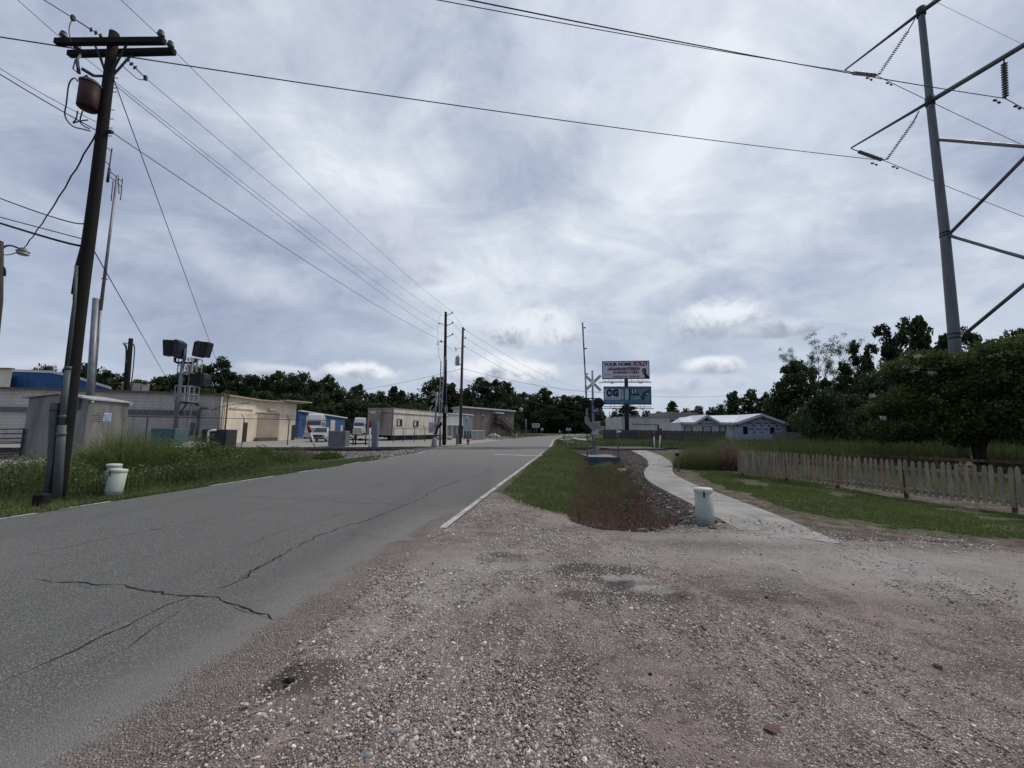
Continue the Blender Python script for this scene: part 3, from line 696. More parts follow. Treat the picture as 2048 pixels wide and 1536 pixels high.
def leaves(name, c, size, mat_, tint, parent=None, flat=0.0, asp=.6):
    n_ = len(c); Q = rotm(n_); size = np.broadcast_to(size, (n_,))
    ax, ay = Q[:, :, 0].copy(), Q[:, :, 1].copy()
    if flat: ax[:, 2] *= (1 - flat); ay[:, 2] *= (1 - flat)
    ax *= size[:, None] * .5; ay *= size[:, None] * .5 * asp
    v = np.stack([c - ax, c - ay * 1.0 + ax * .1, c + ax, c + ay], 1).reshape(-1, 3)
    f = (4 * np.arange(n_)[:, None] + np.arange(4)[None])
    return npmesh(name, v, f, mat_, parent, tint=np.repeat(np.clip(tint, 0, 1), 4))
def inpoly(poly, N):
    xs = [p[0] for p in poly]; ys_ = [p[1] for p in poly]
    x = rng.uniform(min(xs), max(xs), N); y = rng.uniform(min(ys_), max(ys_), N)
    k = polysd(poly, x, y) > 0; return x[k], y[k]
gA = tintmat('grass_green', (0.090, 0.121, 0.040), (0.277, 0.291, 0.121), brown=(.16, .135, .07))
gL = tintmat('lawn_green', (0.081, 0.119, 0.031), (0.196, 0.250, 0.081), brown=(.13, .12, .05))
gW = tintmat('weed_green', (0.056, 0.087, 0.030), (0.199, 0.244, 0.102), brown=(.13, .11, .05))
gR = tintmat('reed_green', (0.053, 0.079, 0.025), (0.220, 0.255, 0.110), brown=(.17, .15, .09))
gD = tintmat('dead_brush', (.10, .062, .05), (.36, .25, .19), brown=(.17, .12, .08))
gB = tintmat('bright_clump', (0.092, 0.132, 0.042), (0.272, 0.306, 0.120), brown=(.15, .15, .06))
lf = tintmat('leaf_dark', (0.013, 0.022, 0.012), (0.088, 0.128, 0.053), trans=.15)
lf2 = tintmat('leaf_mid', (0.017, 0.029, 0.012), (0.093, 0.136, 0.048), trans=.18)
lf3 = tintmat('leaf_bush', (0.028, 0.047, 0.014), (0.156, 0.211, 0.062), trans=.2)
# sparse dead weeds and litter over the rocky side of the ditch
fl = mat('white_blossom', (.62, .60, .55), .8)
bark = mat('bark', (.035, .030, .026), .95, 0, .4, 8, .6, 30, stretch=(1, 1, .3))
def stuff(o): o['kind'] = 'stuff'; return o
# grass bank between road and ditch
BANK = GP([(1004, 986), (1035, 1008), (1100, 1024), (1142, 1030), (1170, 1015), (1172, 960), (1180, 915), (1150, 900), (1128, 897), (1092, 904), (1064, 926)], .02)
x, y = inpoly(BANK, 150000); e = x - xR(y); dq_ = ditch(x, y)[1]
k = (e > .12) & (dq_ < .42) & (rng.uniform(0, 1, len(x)) < np.clip(1.5 - y / 26, .25, 1)) & (polysd(BANK, x, y) > rng.uniform(-.05, .3, len(x)) ** 2) & (rng.uniform(0,1,len(x)) < .55 + .6*noise2(x,y,5,11)); x, y, e, dq_ = x[k], y[k], e[k], dq_[k]
nz = noise2(x, y, 2.6, 21)
stuff(blades('bank_grass', x, y, (.055 + .05 * np.clip(e, 0, 1.2) + .08 * np.clip(nz, 0, 1) + .1 * dq_) * rng.uniform(.5, 1.6, len(x)), .007 + y * .0006, .8, gA, .30 + .35 * nz + rng.normal(0, .18, len(x)) + (rng.uniform(0, 1, len(x)) > .93) * .6))
k = rng.uniform(0, 1, len(x)) > .96; x, y = x[k], y[k]
stuff(blades('bank_weeds', x, y, rng.uniform(.12, .34, len(x)), .008, .5, gW, rng.uniform(.2, 1, len(x))))
# lawn
x, y = inpoly(LAWN, 190000); sdp = polysd(LAWN, x, y); k = (sdp > .10 + .30 * noise2(x, y, 4, 31) + .12 * noise2(x, y, 15, 34)) & (noise2(x, y, 2.3, 35) + .5 * noise2(x, y, 9, 36) > -.42) & (np.abs(x / y) < 1.5) & (rng.uniform(0,1,len(x)) < .75 + .6*noise2(x,y,3,12)); x, y = x[k], y[k]
nz = noise2(x, y, 1.7, 32)
stuff(blades('lawn_grass', x, y, rng.uniform(.025, .06, len(x)), .012, .7, gL, .42 + .4 * nz + rng.normal(0, .14, len(x))))
# ragged tufts in the dirt margins
x1, y1 = inpoly(DIRT1, 16000); x2, y2 = inpoly(DIRT2, 16000); x, y = np.concatenate([x1, x2]), np.concatenate([y1, y2]); k = noise2(x, y, 6, 33) > .12; x, y = x[k], y[k]
stuff(blades('margin_tufts', x, y, rng.uniform(.02, .07, len(x)), .01, 1.2, gA, rng.uniform(0, 1, len(x))))
# left verge: mown edge, then tall weeds
LV = [Vector((-30, y_, 0)) for y_ in (4, 22)]
N = 320000; y = rng.uniform(4.5, 22, N); e = rng.uniform(0, 1, N) ** 1.3 * 7; x = xL(y) - .02 - e
lim = 9; k = (e < lim + .2) & (rng.uniform(0, 1, N) < np.clip(9 / y, .3, 1) ** 1.2) & (polysd(VERGE, x, y) > -.45) & (sdist(x, y) < -1.8) & (rng.uniform(0,1,N) < .6 + .6*noise2(x,y,4,13)); x, y, e = x[k], y[k], e[k]
nz = noise2(x, y, 2.2, 42); tall = ss(.35, 1.3, e) * ss(6.2, 8.5, y) * (1 - ss(-8.9, -7.9, x) * (y > 12))
stuff(blades('verge_grass', x, y, (.05 + .20 * tall * (1 + nz)) * rng.uniform(.5, 1.7, len(x)), .008 + y * .0007, .75, gW, .28 + .3 * nz + .25 * (1 - tall) + rng.normal(0, .16, len(x))))
# leafy growth in the tall part of the verge
k = (tall > .5) & (rng.uniform(0, 1, len(x)) < .55) & (noise2(x, y, 2.6, 43) > -.25) & (x > -13); xv, yv = x[k], y[k]; hv = np.clip(.36 + .12 * (yv < 12.5) + .38 * noise2(xv, yv, 1.7, 44) + .2 * noise2(xv, yv, 5, 45), .06, .8)
zz_ = gh(xv, yv) + hv * rng.uniform(.15, 1.1, len(xv))
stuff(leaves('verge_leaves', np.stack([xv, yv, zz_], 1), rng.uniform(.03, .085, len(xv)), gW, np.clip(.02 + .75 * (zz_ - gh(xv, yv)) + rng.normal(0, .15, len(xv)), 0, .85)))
k2 = rng.uniform(0, 1, len(xv)) < .12
stuff(blades('verge_stalks', xv[k2], yv[k2], hv[k2] * rng.uniform(.9, 1.6, k2.sum()), .012, .3, gR, rng.uniform(.3, 1, k2.sum())))
def plant(name, label, cat, c, R_, H, N, mat_, wd, lean, tl, group=None, leafy=0, lmat=None):
    t = thing(name, label, cat, c, group)
    a = rng.uniform(0, 6.28, N); r = R_ * rng.uniform(0, 1, N) ** .6; x = c[0] + np.cos(a) * r; y = c[1] + np.sin(a) * r
    h = H * (1 - .45 * (r / R_) ** 2) * rng.uniform(.45, 1.1, N)
    o = blades('stems' if leafy else 'leaf_blades', x - c[0], y - c[1], h, wd, lean, mat_, rng.uniform(tl[0], tl[1], N) + .25 * noise2(x, y, 4, 50), t, z=gh(x, y) - c[2] - .02)
    if leafy:
        i = rng.integers(0, N, leafy); hh = h[i] * rng.uniform(.15, 1.05, leafy)
        cc = np.stack([x[i] - c[0] + rng.normal(0, .07, leafy), y[i] - c[1] + rng.normal(0, .07, leafy), hh], 1)
        leaves('leaves', cc, rng.uniform(.03, .09, leafy), lmat or lf3, .5 * hh / H + rng.normal(.25, .15, leafy), t)
    return t
def onG(px, py, z=0):
    g = G(px, py, z)
    for _ in range(3): g = G(px, py, float(gh(g.x, g.y)))
    return g
plant('grass_clump', 'big tall clump of green grass behind the two pedestals on the left bank', 'plant', onG(252, 955), .85, 1.45, 4800, gB, .018, .95, (.1, .7))
for px, py, r_, h_, n_, lab in [(165, 962, .5, .42, 500, 'thin upright weeds between the utility pole and the big grass clump'), (655, 919, .6, .25, 500, 'small weeds at the far tip of the grassy left bank'), (362, 950, .6, .5, 700, 'dark leafy weeds at the road side of the left bank'), (330, 948, .8, .68, 1100, 'low leafy weeds right of the big grass clump on the left bank'), (402, 940, .42, .80, 500, 'upright leafy weed bush with a dark core in the middle of the left bank'),
                                (450, 933, .8, .5, 900, 'leafy weeds between the dark weed bush and the brown stalks'), (520, 925, .8, .42, 700, 'low weeds near the brown stalks on the left bank'),
                                (60, 975, .7, .35, 700, 'low spreading weeds at the left edge of the photo')]:
    plant('weed_bush', lab, 'plant', onG(px, py), r_, h_ * 1.45, n_, gW, .010, .5, (.1, .8), 'weeds on the left bank', leafy=n_ * 6)
plant('dry_weeds', 'patch of brown dry stalks at the far end of the left bank', 'plant', onG(590, 914), 1.1, .42, 1500, gD, .014, .3, (.2, .9))
# dead brush filling the ditch
N = 100000; x = rng.uniform(.9, 6, N); y = rng.uniform(6.0, 19.5, N); dq_ = ditch(x, y)[1]; cx = np.interp(y, [p[1] for p in DC], [p[0] for p in DC])
k = (dq_ > .16 + .12 * noise2(x, y, 5, 61)) & (rng.uniform(0, 1, N) < np.clip(9 / y, .2, 1)) & (x - cx < 1.0 + .45 * noise2(x, y, 3, 62)); x, y, dq_ = x[k], y[k], dq_[k]
nz = noise2(x, y, 3, 63)
stuff(blades('ditch_brush', x, y, (.12 + .38 * dq_) * rng.uniform(.4, 1.35, len(x)), .008, .7, gD, .3 + .3 * nz + rng.normal(0, .25, len(x)), droop=.5))
k = (rng.uniform(0, 1, len(x)) > .6) & ((noise2(x, y, 2.1, 67) > .35) | (y > 11)) & (rng.uniform(0, 1, len(x)) > .5); xg, yg = x[k], y[k]
stuff(blades('ditch_green_weeds', xg, yg, (.15 + .4 * dq_[k]) * rng.uniform(.5, 1.5, k.sum()), .010, .6, gW, rng.uniform(.1, .9, k.sum())))
x2 = x[::3] + rng.normal(0, .1, len(x[::3])); y2 = y[::3] + rng.normal(0, .1, len(x2)); z2 = gh(x2, y2) + rng.uniform(.03, .5, len(x2)) * ditch(x2, y2)[1]
stuff(leaves('ditch_dead_leaves', np.stack([x2, y2, z2], 1), rng.uniform(.02, .05, len(x2)), gD, rng.uniform(0, 1, len(x2))))
plant('green_bush', 'small yellow-green bush in the ditch below the timber wall', 'bush', onG(1212, 950, -.4), .8, .62, 500, gW, .01, .7, (.2, .8), leafy=4200, lmat=gB)
plant('green_bush', 'small dark green weed at the bottom of the ditch on its rocky side', 'bush', onG(1262, 1030, -.4), .28, .36, 160, gW, .01, .7, (.1, .6), leafy=800)
plant('dry_weeds', 'tan dry grass tuft at the front rim of the ditch near the rocks', 'plant', onG(1312, 1054, -.1), .22, .34, 260, gR, .007, .6, (.5, 1))
plant('dry_weeds', 'tall pale weeds along the grassy edge of the ditch', 'plant', onG(1150, 990, -.1), .5, .45, 420, gR, .008, .4, (.3, 1))
x, y = inpoly(ROCKS, 22000); k = (noise2(x, y, 4, 66) > -.25) & (polysd(PATH, x, y) < -.08); x, y = x[k], y[k]
stuff(blades('rock_weeds', x, y, rng.uniform(.04, .22, len(x)), .008, 1.1, gD, rng.uniform(.1, 1, len(x)), droop=.5))
# spiky clump and brush pile by the fence
plant('grass_clump', 'round bright green grass clump beside the path and brush pile', 'plant', onG(1398, 936), .95, 1.0, 6000, gA, .012, .75, (.2, .8))
plant('brush_pile', 'pile of dead grey brown branches at the near end of the picket fence', 'brush pile', onG(1462, 938), .95, 1.35, 2200, gD, .022, 1.1, (.2, 1), leafy=3500, lmat=gR)
# reed band behind the picket fence
RB = [G(1350, 905), G(1440, 925), G(1500, 930), G(1700, 935), G(1930, 945), G(2048, 952), G(2400, 985), Vector((36, 20, 0)), Vector((30, 30, 0)), Vector((14, 34, 0)), G(1345, 893)]
x, y = inpoly(RB, 160000); k = sdist(x, y) < -1.5 - .5; k |= sdist(x, y) > 1e9
k &= (np.abs(x / y) < 1.5) & (np.abs(x / y - (1924 - 1024) / 800) > .022) & (rng.uniform(0, 1, len(x)) < .55 + .7 * noise2(x, y, 3.2, 73)); x, y = x[k], y[k]; nz = noise2(x, y, 1.1, 71) + .5 * noise2(x, y, 4.1, 74)
stuff(blades('reeds', x, y, np.clip(1.12 + .25 * nz - ss(17, 14, y) * .3, .3, 2) * rng.uniform(.5, 1.25, len(x)), .015, .45, gR, .25 + .5 * noise2(x, y, 2.2, 72) + rng.normal(0, .28, len(x)), az=R(-160)))
# yard grass between fence and reeds, right side
YG = GP([(1480, 944), (1700, 962), (2048, 1003), (2300, 1030), (2300, 985), (2048, 950), (1700, 930)]); x, y = inpoly(YG, 60000); k = np.abs(x / y) < 1.5; x, y = x[k], y[k]
stuff(blades('yard_grass', x, y, rng.uniform(.04, .14, len(x)), .012, .7, gA, rng.uniform(.1, .75, len(x))))
# grass beyond the tracks on the right
N = 120000; x = rng.uniform(3, 40, N); y = rng.uniform(26, 62, N); s = sdist(x, y); k = (s > 3.2) & (x > xR(np.minimum(y, YEND)) + .3) & (rng.uniform(0, 1, N) < np.clip(30 / y, 0, 1) ** 1.5)
for Lp in ([(1118, 878), (1215, 878.4), (1215, 880.6), (1118, 880.2)], [(1143, 879), (1165, 872), (1185, 873), (1170, 878), (1215, 886), (1210, 889), (1160, 883)]):
    k &= polysd(GP(Lp, .1), x, y) < .1
x, y = x[k], y[k]; nz = noise2(x, y, .7, 81); hh = np.where(x > 6.5 + (y - 28) * .12, .42 + .2 * nz, .13)
stuff(blades('far_grass', x, y, hh * rng.uniform(.4, 1.2, len(x)), .035, .5, gR, .35 + .35 * noise2(x, y, 1.3, 82) + rng.normal(0, .2, len(x))))
N = 16000; y = rng.uniform(32, 120, N); x = xL(np.minimum(y, YEND)) - .3 - rng.uniform(0, 10, N); k = (y > 48) & (x > -9); x, y = x[k], y[k]
stuff(blades('far_grass', x, y, .12 * rng.uniform(.4, 1.2, len(x)), .06, .5, gA, rng.uniform(.2, .8, len(x))))
# grass between ballast and cabinet on the far left
plant('grass_tuft', 'grass tuft growing by the foot of the wooden pole base on the left', 'plant', onG(92, 1018), .5, .16, 600, gA, .01, .7, (.2, .7))
# ------------------------------------------------------------------ trees
def tree(seed, name, H, Rr, th, nl, size, lmat, shape='round', lobes=14, trunk_r=.22, sub=26, gap=.3):
    """tree standing at the origin, parts trunk and crown"""
    r_ = np.random.default_rng(seed); rp_ = random.Random(seed)
    t = thing(name, None, None, (0, 0, 0), local=True)
    mb = MB(); top = H * .85
    pts = [Vector((rp_.gauss(0, .02) * H * i / 5, rp_.gauss(0, .02) * H * i / 5, top * i / 5 - .1)) for i in range(6)]
    mb.tube(pts, [trunk_r * (1 - .16 * i) for i in range(6)], 7)
    C = []
    for i in range(lobes):
        a = 6.28 * (i * .618 % 1) + rp_.uniform(-.4, .4); f = (i + .5) / lobes
        z = th + (H - th) * f
        if shape == 'round': rad = Rr * math.sqrt(max(0, 1 - (2 * f - .8) ** 2 * .72)) * rp_.uniform(.35, .8)
        elif shape == 'cone': rad = Rr * (1.08 - f) * rp_.uniform(.4, .85)
        else: rad = Rr * rp_.uniform(.3, .9) * (1 - .4 * f)
        c = Vector((math.cos(a) * rad, math.sin(a) * rad, z)); C.append((c, Rr * rp_.uniform(.28, .48) * (1.15 - .45 * f)))
        b = pts[min(5, int(5 * min(1, z * .75 / top)))]
        mb.tube([b, b.lerp(c, .5) + Vector((0, 0, -.04 * H)), c], [trunk_r * .35, trunk_r * .2, trunk_r * .07], 5, caps=False)
    C.append((Vector((0, 0, th + (H - th) * .5)), Rr * .45))
    per = nl // (len(C) * sub); P_, T_ = [], []
    for c, rr in C:
        d = r_.normal(size=(sub, 3)); d /= np.linalg.norm(d, axis=1)[:, None]; d[:, 2] = d[:, 2] * .75 + .1
        sc_ = np.array(c) + d * rr * r_.uniform(.55, 1.08, (sub, 1))
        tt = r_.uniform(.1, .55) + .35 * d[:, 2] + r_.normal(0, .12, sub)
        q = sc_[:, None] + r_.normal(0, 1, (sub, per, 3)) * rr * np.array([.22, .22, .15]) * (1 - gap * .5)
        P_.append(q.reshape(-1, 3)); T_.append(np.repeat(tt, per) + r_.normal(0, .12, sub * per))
    P_ = np.concatenate(P_); T_ = np.concatenate(T_)
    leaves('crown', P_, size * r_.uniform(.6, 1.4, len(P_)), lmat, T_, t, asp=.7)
    mb.build('trunk', bark, t)
    return t
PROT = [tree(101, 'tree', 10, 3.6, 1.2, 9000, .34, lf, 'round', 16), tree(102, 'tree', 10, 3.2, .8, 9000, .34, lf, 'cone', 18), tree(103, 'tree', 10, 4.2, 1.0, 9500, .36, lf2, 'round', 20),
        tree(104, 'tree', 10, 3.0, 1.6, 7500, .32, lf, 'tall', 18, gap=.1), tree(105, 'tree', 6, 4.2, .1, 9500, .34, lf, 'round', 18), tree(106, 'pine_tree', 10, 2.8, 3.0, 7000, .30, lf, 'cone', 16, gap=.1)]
PH = [10, 10, 10, 10, 6, 10]; PR = [3.6, 3.2, 4.2, 3.0, 4.2, 2.8]; used = set()
def place_tree(k, px, ytop, Y, wpx, label, group, name=None):
    p = PD(px, 860, Y); b = Vector((p.x, p.y, float(gh(p.x, p.y)))); H = HZ(px, ytop, b) - b.z
    dist = Vector((b.x, b.y)).length
    wm = wpx / F * Y                       # wanted crown width
    if k in used: t = copy_tree(PROT[k])
    else: t = PROT[k]; used.add(k)
    t.location = b; t.scale = (wm / 2 / PR[k] * .92, wm / 2 / PR[k] * .92, H / PH[k] / 1.02); t.rotation_euler = (0, 0, random.uniform(0, 6.28))
    t['label'] = label; t['category'] = 'tree'
    if group: t['group'] = group
    return t
g1_ = 'trees in the dark woods behind the warehouse and trailer'
LW = 'low dark tree filling the foot of the woods behind the warehouse and trailer'
SKY1 = ['leafy tree top above the roof at the far left edge', 'wide low tree behind the blue shed roof', 'rounded tree above the blue shed, left of the utility pole', 'tree just right of the utility pole above the blue shed', 'pale headed tree behind the short service pole', 'low tree right of the service pole above the warehouse roof', 'tree above the warehouse roof, left of the signal heads', 'broad tree directly behind the railway signal', 'tall slim tree right of the railway signal heads', 'tallest tree of the left woods, right of the railway signal', 'pointed tree on the right flank of the tallest left tree', 'low rounded tree above the corner of the warehouse', 'round tree above the lit side wall of the warehouse', 'low wide tree above the recessed bay of the warehouse', 'loose headed tree above the warehouse canopy', 'slender tree above the right end of the warehouse', 'tall rounded tree above the blue garage', 'dark tree above the semi truck at the blue garage', 'knobbly slim tree above the pickup truck', 'tree above the small grey cabinet', 'low tree in the dip of the skyline left of the trailer', 'round topped tree above the second semi truck', 'low tree above the left end of the office trailer', 'low tree above the roof corner of the office trailer', 'pointed tree above the middle of the office trailer', 'small pointed tree above the right half of the office trailer', "low tree beside the left crossing signal's gate arm"]
for i, (k, px, yt, wpx) in enumerate([(0, 20, 742, 60), (4, 80, 742, 70), (4, 150, 736, 90), (0, 205, 744, 70), (2, 262, 762, 70), (2, 305, 757, 60), (0, 340, 748, 60), (4, 375, 742, 70), (3, 400, 733, 55),
                                      (3, 430, 720, 58), (1, 455, 745, 60), (4, 480, 760, 70), (0, 503, 752, 60), (4, 530, 762, 60), (2, 552, 746, 62), (3, 575, 752, 50), (4, 600, 756, 60), (0, 622, 764, 56), (3, 645, 754, 48),
                                      (2, 662, 766, 60), (4, 690, 790, 60), (0, 712, 770, 50), (4, 738, 794, 56), (4, 760, 790, 50), (1, 783, 774, 42), (1, 800, 782, 40), (4, 825, 794, 60)]):
    place_tree(k, px, yt, random.uniform(84, 92) if px < 640 else random.uniform(92, 104), wpx * 1.25, SKY1[i], g1_)
for px, yt in [(40, 800), (120, 800), (200, 800), (280, 792), (340, 790), (400, 785), (460, 790), (520, 790), (580, 795), (640, 795), (700, 805), (760, 812), (820, 812)]:
    place_tree(4, px, yt, random.uniform(78, 82), 110, LW, g1_)
g2_ = 'trees in the dark woods where the road bends'
LB = 'low dark tree filling the foot of the woods around the road bend'
SKY2 = ['tall broad tree behind the two far utility poles and left signal', 'rounded tree between the two far utility poles', 'lower tree just right of the thinner far pole', 'tall broad tree above the left half of the brown building', 'rounded tree above the stair of the brown building', 'tree above the right end of the brown building', 'tree above the distant pole with the small transformer', 'low tree right of the distant pole with the transformer', 'tall tree above the white rectangular road sign', 'low tree in the dip between road sign and road bend', 'rounded tree above the small white sign at the bend', 'tree behind the distant dark pole at the road bend', 'tree behind the left lamp of the right crossing signal', 'small tree right of the crossing signal mast at the end of the woods']
for i, (k, px, yt, wpx) in enumerate([(2, 868, 758, 74), (0, 898, 768, 60), (4, 925, 786, 60), (2, 960, 760, 66), (0, 990, 762, 60), (4, 1015, 774, 60), (0, 1045, 786, 55), (4, 1065, 798, 60), (2, 1088, 780, 58), (4, 1112, 800, 50), (0, 1132, 792, 60), (2, 1160, 794, 58), (4, 1180, 806, 56), (4, 1196, 826, 40)]):
    place_tree(k, px, yt, random.uniform(140, 160) if px > 1030 else random.uniform(122, 132), wpx * 1.25, SKY2[i], g2_)
for px, yt in [(880, 800), (940, 806), (1000, 812), (1050, 818), (1100, 820), (1140, 818), (1178, 826)]:
    place_tree(4, px, yt, random.uniform(172, 180) if px > 1030 else 120, 100 if px < 1170 else 50, LB, g2_)
place_tree(2, 1257, 812, 95, 78, 'round dark tree behind the billboard post', None)
place_tree(4, 1225, 834, 110, 46, 'small dark bushy tree left of the billboard post at the end of the plank fence', None)
place_tree(5, 1345, 803, 92, 46, 'single conical pine above the roof of the pale warehouse', None)
SKY3 = ['small far tree just right of the billboard post on the skyline', 'second small far tree right of the billboard, before the pine', 'low far tree right of the conical pine', 'far tree above the front gable of the white house', 'far tree above the middle of the house roof', 'smallest far tree between the pine and the house gable', 'far tree left of the three tall trees behind the house']
g3_ = 'low far trees on the skyline behind the white house'; LF = 'low far tree on the skyline behind the pale warehouse and white house'
for i, (px, yt, wpx) in enumerate([(1295, 826, 40), (1318, 828, 36), (1372, 822, 36), (1398, 818, 40), (1425, 820, 44), (1385, 826, 40), (1445, 815, 44)]):
    place_tree(4, px, yt, random.uniform(108, 122), wpx, SKY3[i], g3_)
place_tree(0, 1470, 784, 86, 54, 'round-topped dark tree behind the ridge of the white house, left of its neighbour', None)
place_tree(2, 1502, 782, 88, 60, 'broadest dark tree behind the house roof, in the middle of the three', None)
place_tree(3, 1533, 788, 84, 34, 'narrow loose tree at the right end of the roof of the white house', None)
RTs = [(2, 1600, 726, 66, 96, 'dense rounded dark tree at the left end of the right hand woods'), (4, 1562, 775, 68, 60, 'lower dark tree beside the right end of the white house'), (4, 1652, 792, 31, 84, 'grey green bushy tree in front of the right hand woods'),
       (1, 1700, 728, 40, 60, 'dark tree between the half bare tree and the tall ones'), (3, 1738, 688, 44, 56, 'tall dark tree with a knobbly top left of the two tallest'), (3, 1803, 645, 44, 72, 'tall dark tree, left one of the two tallest in the right hand woods'),
       (1, 1858, 634, 44, 74, 'tallest tree of the right hand woods, left of the steel tower'), (1, 1905, 672, 46, 60, 'dark tree directly behind the steel tower'), (3, 1955, 664, 45, 60, 'dark tree just right of the steel tower'), (1, 1998, 682, 44, 50, 'small topped dark tree right of the tower, above the blossoming tree'),
       (0, 1660, 760, 38, 70, 'low dark tree beneath the half bare tree'), (4, 1760, 760, 38, 110, 'wide dark tree under the two tallest ones'), (4, 1850, 760, 38, 110, 'wide dark tree behind the blossoming tree'), (4, 1950, 760, 38, 110, 'wide dark tree behind the foot of the steel tower'), (2, 2045, 668, 34, 90, 'leafy tree at the right edge of the photo behind the blossoming tree'),
       (4, 1700, 800, 34, 110, 'low spreading dark tree behind the reeds'), (4, 1628, 812, 52, 80, 'low dark tree behind the end of the white house')]
for k, px, yt, Y, wpx, lab in RTs: place_tree(k, px, yt, Y, wpx * 1.2, lab, None)
# half bare tree
t = thing('sparse_tree', 'half bare tree with thin open branches against the sky', 'tree', onG(1640, 880))
b = ORG[t.name]; mb = MB(); rp_ = random.Random(5); tips = []
def limb(a, b_, r, d):
    mid = a.lerp(b_, .5) + Vector((rp_.gauss(0, .15), rp_.gauss(0, .15), -.1)); mb.tube([a, mid, b_], [r, r * .75, r * .45], 5, caps=False); tips.append(b_); tips.append(mid)
    if d: 
        for i in range(3):
            e_ = b_ + (b_ - a) * rp_.uniform(.35, .6) + Vector((rp_.gauss(0, .7), rp_.gauss(0, .7), rp_.gauss(.1, .5))); limb(b_, e_, r * .45, d - 1)
kk = 36 / b.y; b2 = b * 1
bb = Vector((b.x, b.y, 0)); S0 = V(1640, 805, bb)
mb.tube([bb, V(1640, 830, bb), S0], [.25, .2, .16], 7)
for px, py in [(1622, 752), (1638, 738), (1650, 752), (1676, 740), (1668, 765), (1612, 765), (1604, 752), (1630, 765)]:
    limb(S0, V(px, py, bb), .13, 2)
mb.build('trunk', bark, t)
tp = np.array([tuple(p) for p in tips]); idx = rng.integers(0, len(tp), 16000); q = tp[idx] + rng.normal(0, .3, (16000, 3)); q -= np.array(tuple(b))
leaves('crown', q, rng.uniform(.12, .26, 16000), lf, rng.uniform(.1, 1, 16000), t)
# crape myrtle with white blossom in front of the tower
g = onG(1952, 944); t = thing('blossoming_tree', 'wide leafy tree with small white blossoms in front of the steel tower', 'tree', g)
mb = MB(); gb = Vector((g.x, g.y, 0))
for pts, r in (([(1957, 928), (1955, 900), (1935, 862), (1915, 830)], .17), ([(1960, 928), (1962, 895), (1972, 860), (1985, 820)], .19), ([(1962, 925), (1968, 890), (1990, 850), (2030, 800)], .12), ([(1955, 925), (1945, 885), (1905, 850), (1850, 815)], .1)):
    mb.tube([V(px, py, gb) + Vector((0, 0, 0)) for px, py in pts], [r, r * .8, r * .65, r * .4], 8)
mb.build('trunk', bark, t)
out = [(1775, 860, .9), (1800, 800, 1.1), (1790, 745, .8), (1830, 740, 1.1), (1880, 770, 1.3), (1870, 830, 1.2), (1930, 790, 1.4), (1940, 735, 1.1), (1990, 760, 1.4), (1980, 830, 1.2), (2030, 720, 1.2), (2040, 790, 1.4), (2080, 700, 1.3), (2090, 800, 1.6), (2140, 760, 1.7), (1830, 860, .9), (1900, 730, .8), (1760, 820, .7), (2000, 705, .9), (2060, 850, 1.2), (2110, 860, 1.2), (1850, 720, .6), (1920, 862, .9)]
PP, TT, FL = [], [], []
for px, py, rr in out:
    for dep in (-1.3, .2, 1.5):
        c = V(px, py, gb * (1 + dep / gb.length) if dep else gb); c = np.array(tuple(c)); rr_ = rr * rng.uniform(.6, .85)
        d = rng.normal(size=(30, 3)); d /= np.linalg.norm(d, axis=1)[:, None]; sc_ = c + d * rr_ * rng.uniform(.5, 1.1, (30, 1)) * np.array([1, 1, .8])
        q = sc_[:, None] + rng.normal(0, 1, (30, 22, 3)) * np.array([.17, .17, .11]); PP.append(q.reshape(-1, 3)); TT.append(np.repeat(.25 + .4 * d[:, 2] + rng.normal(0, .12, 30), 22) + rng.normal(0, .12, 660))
        if dep < 0 and rng.uniform() < .6: j = rng.integers(0, 30); FL.append(sc_[j] + np.array([0, -.1, .1]))
PP = np.concatenate(PP) - np.array(tuple(g)); leaves('crown', PP, rng.uniform(.09, .2, len(PP)), lf3, np.concatenate(TT), t, asp=.55)
FL = [V(px, py, gb * .93) for px, py in [(1747, 792), (1766, 836), (1810, 735), (1828, 742), (1833, 735), (1863, 746), (1835, 713), (1985, 712), (1998, 710), (2020, 706)]]
ff = np.concatenate([np.array(tuple(p))[None] + rng.normal(0, 1, (70, 3)) * np.array([.075, .07, .045]) for p in FL]) - np.array(tuple(g))
leaves('blossom', ff, rng.uniform(.04, .09, len(ff)), fl, rng.uniform(0, 1, len(ff)), t)
